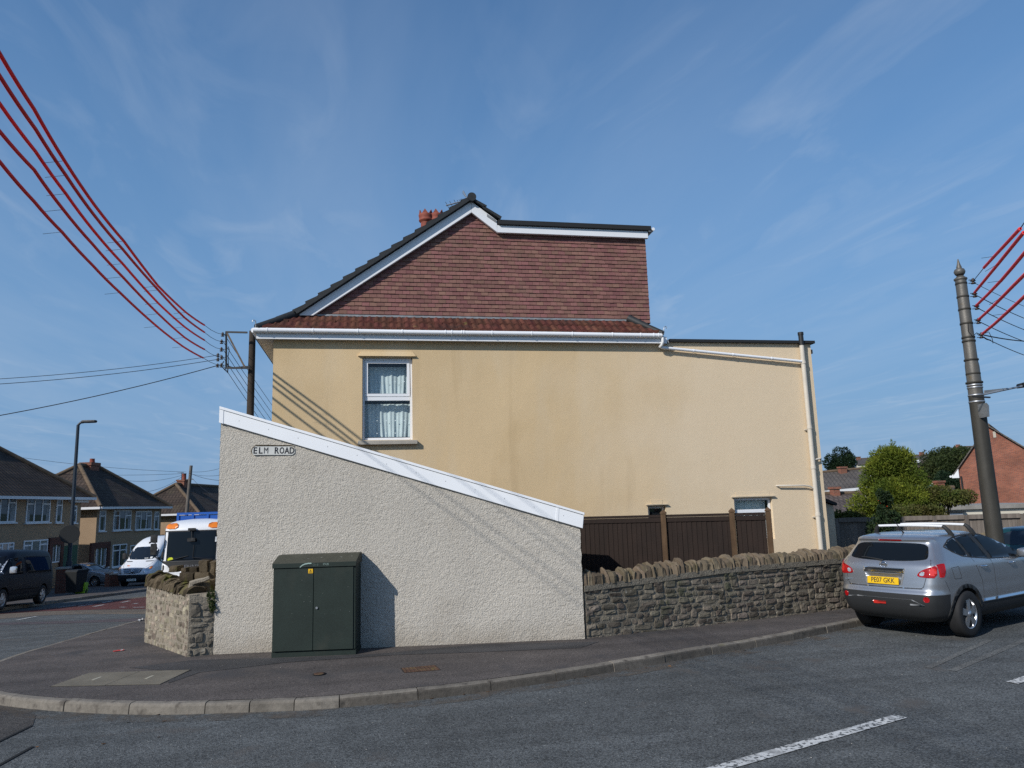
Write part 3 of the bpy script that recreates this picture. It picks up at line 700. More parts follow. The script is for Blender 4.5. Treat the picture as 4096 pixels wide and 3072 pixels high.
for z0, z1, seed in ((3.78,4.52,3), (4.66,5.36,4)):
    mb = MB(); drape(mb, -.22, .84, z0, z1, D+.30, 4.2, seed, .03)
    cu = part(mb, 'curtain', 'curtain', w, fix=False)
    mb = MB()
    for j in range(0, 5, 2):
        for i in range(5):
            x = -.12+i*.2+(j % 2)*.1; z = z0+.08+j*.14
            if z < z1-.04 and x < .8: mb.box((x-.012,D+.235,z-.011),(x+.012,D+.237,z+.011))
    part(mb, 'curtain_spots', 'curtain_dot', w)
mb = MB(); mb.box((-.5,D+.45,3.4),(1.1,D+.5,5.8)); part(mb, 'dark_room_backing', 'dark_room', w)  # panel coloured dark to stand in for the unlit room
mb = MB(); mb.prism([(-.335,D-.05,5.54),(.942,D-.05,5.54),(.86,D-.05,5.655),(-.255,D-.05,5.655)], (0,.05,0))
bm_l = part(mb, 'lintel', 'cream_render', bevel=.004)
for v in bm_l.data.vertices:
    if v.co.z > 5.62: v.co.y = (D-.012)-16.3 if v.co.y < -.03 else v.co.y
mb = MB(); mb.box((-.327,D-.11,3.585),(.946,D+.135,3.672)); part(mb, 'sill', 'stone_sill', bevel=.008)
# two small ground floor windows above the fence
w = window(H, 8.305, 9.265, 1.255, 2.21, D+.13, .05, 'white_upvc', 1.90)
glazing(8.355, 9.215, 1.95, 2.16, D+.10, w)
mb = MB(); drape(mb, 8.36, 9.21, 1.3, 2.15, D+.25, 5, 9); part(mb, 'curtain', 'curtain', w, fix=False)
mb = MB(); mb.box((8.2,D+.33,1.2),(9.4,D+.36,2.4)); part(mb, 'dark_room_backing', 'dark_room', w)  # dark panel again in place of an unlit interior
w = window(H, 6.172, 6.598, 1.255, 2.098, D+.13, .06, 'off_white_pvc')
mb = MB(); mb.box((6.232,D+.10,1.31),(6.538,D+.104,2.04)); part(mb, 'pane', 'dark_glass', w)
for a, b, z in ((8.236,9.338,2.232), (6.124,6.651,2.115)):
    mb = MB(); mb.prism([(a,D-.06,z),(b,D-.06,z),(b,D-.06,z+.018),(a,D-.06,z+.018)], (0,.06,0)); part(mb, 'lintel', 'render_trim')
    mb = MB(); mb.box((a+.12,D-.006,z+.02),(b-.12,D-.0005,z+.12)); part(mb, 'lintel', 'cream_render')
# rain water and soil pipes
mb = MB(); mb.tube([(6.70,16.075,6.0),(6.70,16.08,5.90),(6.69,16.12,5.835),(6.66,16.17,5.80),(6.72,16.20,5.785),(6.85,16.205,5.775),(10.32,16.205,5.475)], .036, 10)
dp = part(mb, 'downpipe', 'white_upvc')
for t in (.02, .22, .5, .78): mb = MB(); p = Vector((6.72,16.205,5.785)).lerp(Vector((10.32,16.205,5.475)), t); mb.tube([p+Vector((-.02,0,.0017)), p+Vector((.02,0,-.0017))], .042, 10); part(mb, 'pipe_clip', 'white_upvc', dp)
mb = MB(); mb.tube([(10.37,16.215,-.3),(10.37,16.215,5.90)], .056, 12); sp = part(mb, 'soil_pipe', 'off_white_pvc')
for z in (1.78, 3.85, 2.89, 5.45): mb = MB(); mb.tube([(10.37,16.215,z-.035),(10.37,16.215,z+.035)], .066, 12); part(mb, 'pipe_collar', 'off_white_pvc', sp)
for z in (1.72, 3.80): mb = MB(); mb.box((10.27,16.25,z-.012),(10.47,16.298,z+.012)); part(mb, 'pipe_bracket', 'off_white_pvc', sp)
mb = MB(); mb.tube([(10.37,16.215,5.88),(10.37,16.215,6.20)], .060, 12); mb.tube([(10.37,16.215,6.14),(10.37,16.215,6.21)], .069, 12); part(mb, 'vent_terminal', 'black_iron', sp)
mb = MB(); mb.tube([(9.413,16.30,2.478),(9.43,16.235,2.478),(10.1,16.225,2.468),(10.25,16.22,2.44),(10.33,16.215,2.38)], .020, 8); part(mb, 'waste_pipe', 'off_white_pvc', sp)
mb = MB(); mb.tube([(10.37,16.215,3.06),(10.58,16.22,3.10)], .022, 8); mb.tube([(10.57,16.22,3.10),(10.64,16.30,3.10)], .025, 8); part(mb, 'waste_pipe', 'off_white_pvc', sp)
# small lean-to porch on the rear
PX = on_y(834.6, 503.5, 17.2)
mb = MB(); mb.prism([(10.68,17.2,-.6),(PX.x-.04,17.2,-.6),(PX.x-.04,17.2,PX.z-.06),(10.68,17.2,PX.z+.22)], (0,2.2,0)); part(mb, 'porch_wall', 'render_trim')
mb = MB(); mb.prism([(10.68,17.1,PX.z+.24),(PX.x,17.1,PX.z-.05),(PX.x,17.1,PX.z+.02),(10.68,17.1,PX.z+.33)], (0,2.4,0)); part(mb, 'porch_roof', 'black_felt')
# chimney on the party wall with its two crown pots
ch = on_y(429, 219, 22.5)
mb = MB(); mb.box((ch.x-.5,22.2,7.5),(ch.x+.5,22.9,ch.z-1.12)); mb.box((ch.x-.56,22.15,ch.z-1.12),(ch.x+.56,22.95,ch.z-1.05))
M('chimney_brick', (.17,.06,.04), .9, var=[(6, .2, 4)])
cs = part(mb, 'chimney', 'chimney_brick')
for px, top in ((426, 213.5), (436.7, 213.5)):
    c = on_y(px, top, 22.55); mb = MB(); z = c.z; r = .215
    mb.lathe([(.19,z-1.35),(.165,z-.33),(.17,z-.30),(.225,z-.27),(.235,z-.235),(.215,z-.22),(.222,z-.17),(.238,z-.10),(.238,z-.06),(.226,z-.05),(.20,z-.05)], 18, (c.x,c.y,0), cap=False)
    for k in range(6):
        a = k*math.pi/3+.3; P = [Vector((c.x+rr*math.cos(a+d), c.y+rr*math.sin(a+d), z+h)) for rr, d, h in ((.228,-.42,-.05),(.228,.42,-.05),(.218,0,.085),(.19,-.42,-.05),(.19,.42,-.05),(.185,0,.08))]
        mb.add(P, [(0,1,2),(3,5,4),(0,2,5,3),(1,4,5,2)])
    part(mb, 'chimney_pot', 'pot_terracotta', cs)
# television aerial standing behind the ridge
A0 = on_y(466, 207, 21.0)
t = thing('tv_aerial', A0, 'bright metal television aerial behind the ridge of the tile hung house', 'aerial')
def pz(x, y, d=21.0): return on_y((1600+x/4.022)/4, (740+y/4.022)/4, d)
mb = MB(); mb.tube([pz(1035,252), pz(740,330)], .022, 6); mb.build('boom', MATS['galvanised'], t, world=True)
mb = MB()
for k, (x, y) in enumerate(((760,325),(825,310),(895,290),(940,283),(970,275),(995,268),(1015,262))):
    c = pz(x, y); v = (pz(x+28, y+52)-c)*(1 if k < 3 else .8); mb.tube([c-v, c+v], .008, 5)
mb.build('elements', MATS['dark_steel'], t, world=True)
mb = MB(); mb.tube([pz(1085,225), pz(1015,95)], .020, 6); mb.tube([pz(1050,190), pz(1000,120)], .008, 5); mb.tube([pz(1085,225), pz(1070,420)], .02, 6); mb.build('mast', MATS['galvanised'], t, world=True)
# ------------------------------------------------------------------ roughcast lean-to beside the house
M('roughcast', (.515,.475,.41), .92, .15, var=[(.7, .06, 5), (30, .10, 3)], mottled=[((.44,.40,.34), .9, .55, .8)], bump=(44, .024, 4, 1.), bump2=(95, .010, 3, 1.))
_t = MATS['roughcast'].node_tree; _b = _t.nodes['Principled BSDF']; _l = _b.inputs['Base Color'].links[0].from_socket      # splash dirt along the foot of the wall
_tc = [n for n in _t.nodes if n.type == 'TEX_COORD'][0]; _sx = _t.nodes.new('ShaderNodeSeparateXYZ'); _t.links.new(_tc.outputs['Object'], _sx.inputs[0])
_nz = _t.nodes.new('ShaderNodeTexNoise'); _nz.inputs['Scale'].default_value = 3.; _nz.inputs['Detail'].default_value = 7; _t.links.new(_tc.outputs['Object'], _nz.inputs['Vector'])
_ma = _t.nodes.new('ShaderNodeMath'); _ma.operation = 'MULTIPLY_ADD'; _t.links.new(_nz.outputs['Fac'], _ma.inputs[0]); _ma.inputs[1].default_value = -.55; _t.links.new(_sx.outputs['Z'], _ma.inputs[2])
_mr = _t.nodes.new('ShaderNodeMapRange'); _t.links.new(_ma.outputs[0], _mr.inputs[0])
for _i, _v in enumerate((-.20, .18, .60, 0.)): _mr.inputs[_i+1].default_value = _v
_mx = _t.nodes.new('ShaderNodeMix'); _mx.data_type = 'RGBA'; _t.links.new(_mr.outputs[0], _mx.inputs['Factor']); _t.links.new(_l, _mx.inputs['A']); _mx.inputs['B'].default_value = (.33,.285,.225,1); _t.links.new(_mx.outputs['Result'], _b.inputs['Base Color'])
A2, B2 = Vector((-2.41, 12.5, 0)), Vector((3.15, 11.75, 0))
TW = (B2-A2).normalized(); NW = Vector((TW.y, -TW.x, 0)); RZW = math.atan2(TW.y, TW.x)
def wl(px, py):                                 # picture position on the wall face -> local x, z
    p = on_plane(px, py, A2, NW); return (p-A2).dot(TW), p.z
LT = thing('lean_to', A2, 'white roughcast lean-to with a sloping white fascia, street name on its wall', 'outbuilding', RZW)
LEN = 5.735
def topz(x): return 3.67-1.848*x/5.766
mb = MB(); nu, nv = 250, 150
def wf(u, v):
    x = LEN*u; zb = -.25; z = zb+(topz(x)+.02-zb)*v
    d = .006*noise.noise((x*19, z*19, 3))+.006*noise.noise((x*38, z*38, 9))+.012*noise.noise((x*1.3, z*1.3, 1))
    e = .012*noise.noise((z*9, 4, u*2)) if u in (0, 1) else 0
    return (x+e, -d, z)
mb.grid(wf, nu, nv)
mb.add([(0,0,-.25),(0,2.4,-.25),(0,2.4,topz(0)),(0,0,topz(0)),(LEN,0,-.25),(LEN,2.4,-.25),(LEN,2.4,topz(LEN)),(LEN,0,topz(LEN))], [(0,1,2,3),(4,7,6,5),(1,5,6,2)])
mb.build('wall', MATS['roughcast'], LT, fix=False)
mb = MB(); mb.prism([(-.005,-.045,3.655),(5.772,-.045,1.806),(5.80,-.045,2.012),(-.005,-.045,3.868)], (0,.043,0)); fa = mb.build('fascia', MATS['white_upvc'], LT, bevel=.004, seg=1)
mb = MB(); mb.prism([(-.012,-.062,3.872),(5.808,-.062,2.015),(5.812,-.062,2.052),(-.012,-.062,3.918)], (0,.09,0)); mb.build('roof_trim', MATS['white_upvc'], LT, bevel=.004, seg=1)
mb = MB(); mb.prism([(-.014,-.052,3.652),(.055,-.052,3.630),(.055,-.052,3.852),(-.014,-.052,3.872)], (0,.05,0)); mb.prism([(5.34,-.050,1.942),(5.385,-.050,1.928),(5.405,-.050,2.146),(5.36,-.050,2.16)], (0,.045,0)); mb.build('joint_cover', MATS['white_upvc'], fa, bevel=.003, seg=1)
mb = MB()
for i in range(12):
    x = .3+i*.47; z = topz(x)+.10; mb.tube([(x,-.047,z),(x,-.0425,z)], .007, 6)
mb.build('fixing', MATS['lead'], fa)
mb = MB(); mb.prism([(0,.03,3.905),(5.80,.03,2.04),(5.80,.03,2.0),(0,.03,3.86)], (0,2.5,0)); mb.build('roof', MATS['black_felt'], LT)
# street name set into the render
M('sign_white', (.52,.52,.49), .5, .4, var=[(9, .10, 4)], mottled=[((.45,.40,.30), 5, .62, .8)])
M('sign_black', (.02,.022,.028), .5)
s0, s1 = wl((960+395/7.373)/4, (1740+465/7.373)/4), wl((960+1605/7.373)/4, (1740+465/7.373)/4)
SG = thing('street_sign', A2+TW*((s0[0]+s1[0])/2)+Vector((0,0,(s0[1]+s1[1])/2)), 'black on white ELM ROAD street name sign set in the roughcast wall', 'street sign', RZW)
xd = Vector((s1[0]-s0[0], 0, s1[1]-s0[1])).normalized(); zd = Vector((-xd.z, 0, xd.x)); hw = (s1[0]-s0[0])/2+.008; hh = .068
pl = [(-hw+.02,-hh),(hw-.03,-hh),(hw+.005,-hh*.5),(hw+.0,hh*.5),(hw-.02,hh),(-hw+.035,hh),(-hw+.005,hh*.6),(-hw-.004,-.0),(-hw,-hh*.6)]
mb = MB(); mb.prism([xd*a+zd*b+Vector((0,-.024,0)) for a, b in pl], (0,.03,0)); sp_ = mb.build('sign_plate', MATS['sign_white'], SG)
mb = MB(); [text_mb(mb, ch_, .142, xd*xo+Vector((0,-.0255,-.002)), xd, zd, sx=sx_, bold=0. if ch_ == 'M' else .003) for ch_, xo, sx_ in (('E',-.290,.92),('L',-.206,.92),('M',-.117,.72),('R',.048,.84),('O',.132,.66),('A',.211,.74),('D',.290,.78))]
mb.build('lettering', MATS['sign_black'], sp_, fix=False)
mb = MB(); mb.tube([xd*a+zd*b+Vector((0,-.016,0)) for a, b in [(-hw-.006,-.05),(-hw-.016,-.005),(-hw+.0,.05),(-hw+.05,.082),(-.1,.086),(.08,.080),(hw-.10,.083),(hw-.01,.074)]], [.006,.009,.009,.011,.009,.010,.008,.005], 6); mb.build('render_crack', MATS['soil'], SG)

# ------------------------------------------------------------------ green roadside cabinet
M('cabinet_green', (.017,.026,.021), .62, .3, var=[(3, .15, 5), (40, .12, 3)], mottled=[((.030,.036,.028), 2.2, .58, .78)], bump=(120, .0015))
M('cabinet_lid', (.052,.052,.038), .75, .3, var=[(5, .2, 5)], mottled=[((.10,.095,.075), 12, .66, .74)], bump=(90, .002))
M('label_yellow', (.72,.42,.015), .5)
M('chalk', (.30,.40,.36), .9)
M('scuff', (.35,.36,.34), .9)
CB = thing('utility_cabinet', (-1.474, 11.838, .10), 'dark green two door utility cabinet standing against the white roughcast wall', 'cabinet', RZW)
cw, cd = 1.236, .50
mb = MB(); mb.box((.0,.012,-.12),(cw,cd-.02,.075)); mb.build('plinth', MATS['cabinet_green'], CB, bevel=.006, seg=1)
mb = MB(); mb.box((.008,.0,.077),(cw-.008,cd,1.30)); body = mb.build('body', MATS['cabinet_green'], CB, bevel=.008)
for a, b in ((.034,.604), (.610,1.196)):
    mb = MB(); mb.box((a,-.016,.085),(b,-.001,1.272)); dr = mb.build('door', MATS['cabinet_green'], CB, bevel=.004, seg=1)
    if a > .5:
        mb = MB(); mb.lathe([(.017,-.034),(.017,-.03),(.012,-.017)], 14, (.660,0,.69), axis='y'); mb.build('lock', MATS['galvanised'], dr)
    else:
        mb = MB(); mb.box((.526,-.019,1.192),(.594,-.0165,1.256)); lb = mb.build('warning_label', MATS['label_yellow'], dr)
        mb = MB()
        for q in (((.538,1.202),(.582,1.202)), ((.582,1.202),(.560,1.246)), ((.560,1.246),(.538,1.202)), ((.563,1.236),(.556,1.222)), ((.556,1.222),(.565,1.222)), ((.565,1.222),(.558,1.206))):
            mb.bar((q[0][0],-.0195,q[0][1]), (q[1][0],-.0195,q[1][1]), .0015, .004, up=(1,0,.3))
        mb.build('warning_symbol', MATS['sign_black'], lb)
mb = MB(); mb.prism([(-.006,-.030,1.278),(-.006,-.030,1.352),(-.006,.30,1.445),(-.006,cd+.01,1.452),(-.006,cd+.01,1.30),(-.006,-.0,1.30)], (cw+.012,0,0))
lid = mb.build('lid', MATS['cabinet_lid'], CB, bevel=.006)
mb = MB(); mb.box((.0,-.0335,1.282),(cw,-.0305,1.346)); lf = mb.build('lid_front', MATS['cabinet_green'], lid)
mb = MB(); pts = [(.405,1.287),(.435,1.315),(.475,1.333),(.52,1.341),(.575,1.342)]
for i in range(4): mb.prism([(pts[i][0],-.0345,pts[i][1]-.011),(pts[i+1][0],-.0345,pts[i+1][1]-.013),(pts[i+1][0],-.0345,pts[i+1][1]+.004),(pts[i][0],-.0345,pts[i][1]+.006)], (0,.0008,0))
text_mb(mb, 'D14', .052, (.635,-.0348,1.313), (1,0,0), (0,0,1), depth=.0004, sx=.9, bold=-.0018); text_mb(mb, 'PWR', .050, (.790,-.0348,1.316), (1,0,0), (0,0,1), depth=.0004, sx=.8, bold=-.0008)
mb.build('chalk_marks', MATS['chalk'], lid, fix=False)
mb = MB()
for _ in range(14):
    x, z = rnd.uniform(.08,1.16), rnd.uniform(.5,1.2)
    if abs(x-.607) < .02: continue
    a = rnd.uniform(0, 3.1); l = rnd.uniform(.002,.007); mb.bar((x-l*math.cos(a),-.0168,z-l*math.sin(a)), (x+l*math.cos(a),-.0168,z+l*math.sin(a)), .0008, rnd.uniform(.001,.0025), up=(0,0,1) if abs(math.sin(a))<.7 else (1,0,0))
for i in range(9):
    x = rnd.uniform(.08,1.16); v = rnd.uniform(.2,.8); mb.box((x,.0+.3*v-.006,1.352+.093*v+.001),(x+rnd.uniform(.01,.03),.3*v+.006,1.352+.093*v+.004))
mb.build('scuff_marks', MATS['scuff'], CB)

# ------------------------------------------------------------------ rubble stone walls
M('rubble_dark', (.128,.109,.085), .92, .15, var=[(9, .25, 5), (2, .15, 4)], island=.48, hue=.018, mottled=[((.25,.235,.20), 14, .62, .75), ((.06,.065,.04), 1.2, .58, .75)], bump=(26, .012, 5), bump2=(90, .004, 3))
M('mortar_dark', (.175,.155,.122), .95, .1, var=[(12, .3, 5)], bump=(40, .02, 5))
M('cope_stone', (.140,.110,.075), .92, .15, var=[(7, .22, 5), (2, .15, 4)], island=.30, hue=.012, mottled=[((.10,.085,.05), 4, .55, .72), ((.27,.24,.17), 16, .66, .78)], bump=(18, .012, 5), bump2=(70, .004, 3))
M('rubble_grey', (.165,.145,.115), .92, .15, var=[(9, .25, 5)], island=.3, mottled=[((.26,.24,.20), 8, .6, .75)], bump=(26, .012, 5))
M('rubble_pale', (.235,.198,.148), .92, .15, var=[(8, .25, 5)], island=.5, hue=.025, mottled=[((.21,.155,.06), 2.2, .62, .75), ((.42,.39,.34), 9, .64, .76)], bump=(26, .010, 5), bump2=(90, .004, 3))
M('mortar_pale', (.245,.212,.165), .95, .1, var=[(10, .2, 5)], bump=(40, .014, 5))
M('mossy_stone', (.085,.066,.043), .95, .1, var=[(7, .35, 5)], island=.5, mottled=[((.085,.085,.02), 4, .55, .68), ((.14,.115,.085), 11, .62, .74)], bump=(20, .014, 5), bump2=(80, .004, 3))
def rubble(mb, O, T, N_, length, zbot, ztop, rows, lens, out, seed):
    """irregular courses of individual stones standing slightly proud of the mortar face"""
    r = random.Random(seed); z = 0.; H_ = max(ztop(0), ztop(length))-min(zbot(0), zbot(length))
    while z < H_:
        h = r.uniform(*rows); x = r.uniform(-.15, 0)
        while x < length:
            l = r.uniform(*lens)*(1.4 if r.random() < .12 else 1); hh = h*r.uniform(.75, 1.06) if r.random() < .85 else h*1.5
            xa, xb = max(x, .005), min(x+l, length-.005)
            xm = (xa+xb)/2; zb = zbot(xm)+z+r.uniform(-.012, .012); zt = min(zb+hh, ztop(xm)+.01)
            if xb-xa > .03 and zt-zb > .02:
                g = .005; o = r.uniform(*out); pts = []; ex, ez = r.uniform(-.012,.012), r.uniform(-.008,.008)
                prof = [(0, -.025), (.10, o*.75), (.5, o), (.90, o*.75), (1, -.025)]
                for v, dv in prof:
                    for u, du in prof:
                        cu = .5+(u-.5)*(1-.10*abs(v-.5)*2); cv = .5+(v-.5)*(1-.16*abs(u-.5)*2)
                        px_ = xa+g+(xb-xa-2*g)*cu+ex*(v-.5); pz_ = zb+g*.6+(zt-zb-1.2*g)*cv+ez*(u-.5)*2
                        d = min(du, dv)+.017*noise.noise((px_*14+seed, pz_*14, 5))
                        pts.append(O+T*px_+Vector((0,0,pz_))+N_*d)
                mb.add(pts, [(j*5+i, j*5+i+1, (j+1)*5+i+1, (j+1)*5+i) for j in range(4) for i in range(4)], 0, False)
            x += l+.004
        z += h
def cope(mb, O, T, N_, x, w, h, depth, seed, lean=0., zb=0.):
    """one upright coping slab with a rounded top, lying across the wall"""
    r = random.Random(seed); pts = []; K = 9; c0 = r.uniform(.8,1.); TP_ = [0, r.uniform(.45,.7), r.uniform(.7,.95)*c0, r.uniform(.85,1)*c0, c0, r.uniform(.85,1)*c0, r.uniform(.65,.95)*c0, r.uniform(.4,.7), 0]
    for s in (0, .12, .5, .88, 1):
        for k in range(K):
            a = math.pi*k/(K-1); y = -math.cos(a)*depth/2*(1+.25*noise.noise((seed*1.7, s*2, 3))); z = h*(TP_[k]+.10*noise.noise((seed*3.1, k*1.3, s*1.5))) if 0 < k < K-1 else 0
            sh = 1-.10*(abs(s-.5)*2)**3
            q = Vector((x+s*w+lean*z, y*sh, z*sh))
            nn = Vector((noise.noise(q*6+Vector((seed,0,0))), noise.noise(q*6+Vector((0,seed,0))), noise.noise(q*6+Vector((0,0,seed)))))
            q += nn*.030
            pts.append(O+T*q.x-N_*(q.y+depth/2-.03)+Vector((0,0,zb+max(q.z, -.02))))
    f = [(j*K+i, j*K+i+1, (j+1)*K+i+1, (j+1)*K+i) for j in range(4) for i in range(K-1)]+[list(range(K))[::-1], list(range(4*K, 5*K))]
    mb.add(pts, f, 0, False)
def stone_wall(name, pts, label, body_h, cope_h, seed):
    O = Vector((*pts[0], 0)); t = thing(name, O, label, 'stone wall'); m1, m2, m3, m4 = MB(), MB(), MB(), MB()
    for i in range(len(pts)-1):
        a, b = Vector((*pts[i], 0)), Vector((*pts[i+1], 0)); T = (b-a).normalized(); N_ = Vector((T.y, -T.x, 0)); L_ = (b-a).length
        zb = lambda x, a=a, T=T: G(*(a+T*x).xy)+.06; zt = lambda x, i=i, L_=L_: body_h(i, x/L_)
        rubble(m1, a, T, N_, L_, zb, zt, (.055, .125), (.09, .30), (.010, .034), seed+i)
        m2.prism([a+Vector((0,0,-.3)), b+Vector((0,0,-.6)), b+Vector((0,0,zt(L_)+.03)), a+Vector((0,0,zt(0)+.03))], -N_*.36)
        m4.prism([a+N_*.030+Vector((0,0,zt(0)-.045)), b+N_*.030+Vector((0,0,zt(L_)-.045)), b+N_*.030+Vector((0,0,zt(L_)+.045)), a+N_*.030+Vector((0,0,zt(0)+.045))], -N_*.40)
        x = .0; r = random.Random(seed+40+i); k = 0
        while x < L_:
            w = r.choice((.05,.06,.07,.08,.09,.10,.12,.16)); h = cope_h*r.uniform(.62, 1.10)
            if x+w < L_+.05: cope(m3, a, T, N_, x, w*.97, h, r.uniform(.33,.44), seed*3+k+i*100, r.uniform(-.1,.1), zt(x)+.03)
            x += w; k += 1
    m2.build('mortar', MATS['mortar_dark'], t, world=True); m1.build('stonework', MATS['rubble_dark'], t, world=True, fix=False)
    m3.build('coping', MATS['cope_stone'], t, world=True, fix=False); m4.build('bedding', MATS['mortar_dark'], t, world=True)
    return t
stone_wall('stone_wall', [(3.30,11.76),(6.0,12.40),(8.86,13.20),(11.5,14.25),(16,16.4)], 'low grey rubble stone wall with upright coping stones, running from the white lean-to to behind the silver car',
           lambda i, u: (.86+.11*u if i == 0 else .97), .25, 11)
# corner wall left of the lean-to: sunlit face given paler stone, end face coloured darker, mossy leaning coping
KP = on_ground(187.2, 656.6, .12); KR = on_ground(212.6, 654.0, .12); KL = on_ground(144.3, 641.5, .12)
t = thing('stone_wall', KP, 'crumbling corner stone wall with mossy leaning coping stones, left of the white lean-to', 'stone wall')
def zat(p, py): return z_for(p.x, p.y, py)
zc = zat(KP, (2200+600/3.318)/4); zl = zat(KL, (2200+455/3.318)/4); zr = zat(KR, (2200+640/3.318)/4)
m1, m2, m3, m4 = MB(), MB(), MB(), MB()
KL2 = KL+Vector((-.25,1.6,0)); KL3 = KL+Vector((.0,5.5,0))
segs = [(KL3, KL2, zl-.55, zl-.22), (KL2, KL, zl-.22, zl), (KL, KP, zl, zc)]
for i, (a, b, za, zb_) in enumerate(segs):
    a = Vector((a.x,a.y,0)); b = Vector((b.x,b.y,0)); T = (b-a).normalized(); N_ = Vector((T.y,-T.x,0)); L_ = (b-a).length
    zt = lambda x, za=za, zb_=zb_, L_=L_: za+(zb_-za)*x/L_
    rubble(m1, a, T, N_, L_, lambda x, a=a, T=T: G(*(a+T*x).xy)+.08, zt, (.05,.11), (.06,.20), (.002,.010), 60+i)
    m2.prism([a+Vector((0,0,-.5)), b+Vector((0,0,-.3)), b+Vector((0,0,zb_)), a+Vector((0,0,za))], -N_*.4)
    x = -.02; k = 0; r = random.Random(81+i)
    while x < L_-(.22 if i == 2 else .05):
        w = r.uniform(.05,.10); cope(m4, a, T, N_, x, w, r.uniform(.14,.30)*(1-.35*(i == 2)*x/L_), r.uniform(.30,.46), 300+k+50*i, r.uniform(.3,.9), zt(max(x,0))-.02); x += w*1.12; k += 1
a = Vector((KP.x,KP.y,0)); b = Vector((KR.x,KR.y,0)); T = (b-a).normalized(); N_ = Vector((T.y,-T.x,0)); L_ = (b-a).length
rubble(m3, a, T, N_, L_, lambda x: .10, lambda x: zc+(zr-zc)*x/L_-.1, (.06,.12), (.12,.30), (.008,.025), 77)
m2.prism([a+Vector((0,0,-.3)), b+Vector((0,0,-.3)), b+Vector((0,0,zr)), a+Vector((0,0,zc))], -N_*.5)
m2.build('mortar', MATS['mortar_pale'], t, world=True); m1.build('stonework', MATS['rubble_pale'], t, world=True, fix=False); m4.build('coping', MATS['mossy_stone'], t, world=True, fix=False)
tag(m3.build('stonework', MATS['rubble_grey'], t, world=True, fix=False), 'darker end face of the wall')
mb = MB(); r = random.Random(5)
mid = lambda px, py, d: on_plane(px, py, KP+Vector((.15,d,0)), (0,1,0))
# broken mortar shelf, white capping stone and the upright stone near the lean-to
def blob(mb, c, sx, sy, sz, seed, rz=0., rnd_=.22, nz=.12):
    me = bmesh.new(); bmesh.ops.create_cube(me, size=1.0); bmesh.ops.subdivide_edges(me, edges=me.edges[:], cuts=3, use_grid_fill=True)
    ca, sa = math.cos(rz), math.sin(rz); pts = []
    for v in me.verts:
        p = v.co.copy(); l = max(abs(p.x), abs(p.y), abs(p.z)); p = p*(1-rnd_)+p.normalized()*.5*rnd_
        q = Vector((p.x*sx, p.y*sy, p.z*sz)); q += Vector([noise.noise(q*9+Vector((seed, k*7, 0))) for k in range(3)])*nz*min(sx, sy, sz)
        pts.append(Vector((q.x*ca-q.y*sa, q.x*sa+q.y*ca, q.z))+Vector(c))
    me.verts.index_update(); mb.add(pts, [[v.index for v in f.verts] for f in me.faces], 0, False); me.free()
def zz1(x, y): return (550+x/3.318)/4, (2200+y/3.318)/4
def wpt(x, y, back): return on_plane(*zz1(x, y), (KP+KR)/2+Vector((0,back,0)), NW)
def stone_at(mb, x0, y0, x1, y1, back, dep, seed):
    a_, b_ = wpt(x0, y1, back), wpt(x1, y0, back); c = (a_+b_)/2; blob(mb, c+Vector((0,dep/2,0)), abs(b_.x-a_.x), dep, abs(b_.z-a_.z), seed, RZW)
m5 = MB(); stone_at(m5, 690, 575, 945, 690, .02, .30, 5); tag(m5.build('capping_stone', MATS['mortar_pale'], t, world=True, fix=False), 'pale flat stone bedded on the end of the wall')
m6 = MB()
stone_at(m6, 820, 135, 945, 300, .45, .25, 1); stone_at(m6, 700, 225, 800, 330, .5, .3, 2); stone_at(m6, 585, 235, 660, 310, .6, .3, 3); stone_at(m6, 720, 400, 990, 600, .25, .30, 4)
stone_at(m6, 560, 300, 760, 420, .40, .3, 6); stone_at(m6, 760, 290, 960, 410, .42, .3, 7); stone_at(m6, 430, 210, 540, 300, .7, .3, 8); stone_at(m6, 945, 150, 1040, 420, .5, .3, 9)
m6.build('rubble_top', MATS['mossy_stone'], t, world=True, fix=False)
m7 = MB(); P_ = [wpt(x, y, .16) for x, y in ((705,600),(715,520),(725,440),(800,415),(890,395),(955,365))]
m7.tube(P_, [.05,.05,.05,.04,.035,.03], 6, smooth=False); m7.build('bedding', MATS['mortar_pale'], t, world=True)

# ------------------------------------------------------------------ brown closeboard fence between lean-to and stone wall
KF = 1.065; f0, f1 = Vector((2.3,15.42,0))*KF, Vector((7.115,12.69,0))*KF; FT = (f1-f0).normalized(); FN = Vector((FT.y,-FT.x,0))
FE = thing('garden_fence', f0, 'dark brown closeboard garden fence between the white lean-to and the house', 'fence')
def fdist(p): return (Vector((*p, 0))-f0).dot(FT)
posts = [fdist((5.465*KF,13.625*KF)), fdist((6.56*KF,13.0*KF)), fdist((7.115*KF,12.69*KF))]; posts = [posts[0]-1.9]+posts
for i in range(3):
    a, b = posts[i]+.055, posts[i+1]-.055; mb = MB(); x = a; r = random.Random(i)
    while x < b-.02:
        w = min(.098, b-x); j = r.uniform(-.003,.003)
        P_ = [(x,.0+j),(x+w,-.0+j),(x+w,.022+j),(x,.010+j)]
        mb.prism([f0+FT*u+FN*v+Vector((0,0,.1)) for u, v in P_], (0,0,1.765)); x += w
    pn = mb.build('fence_panel', MATS['timber_brown'], FE, world=True, fix=True)
    mb = MB(); mb.bar(f0+FT*a+FN*.012+Vector((0,0,1.90)), f0+FT*b+FN*.012+Vector((0,0,1.90)), .07, .05); mb.bar(f0+FT*a+FN*.012+Vector((0,0,1.825)), f0+FT*b+FN*.012+Vector((0,0,1.825)), .05, .09)
    mb.build('top_rail', MATS['timber_brown'], pn, world=True)
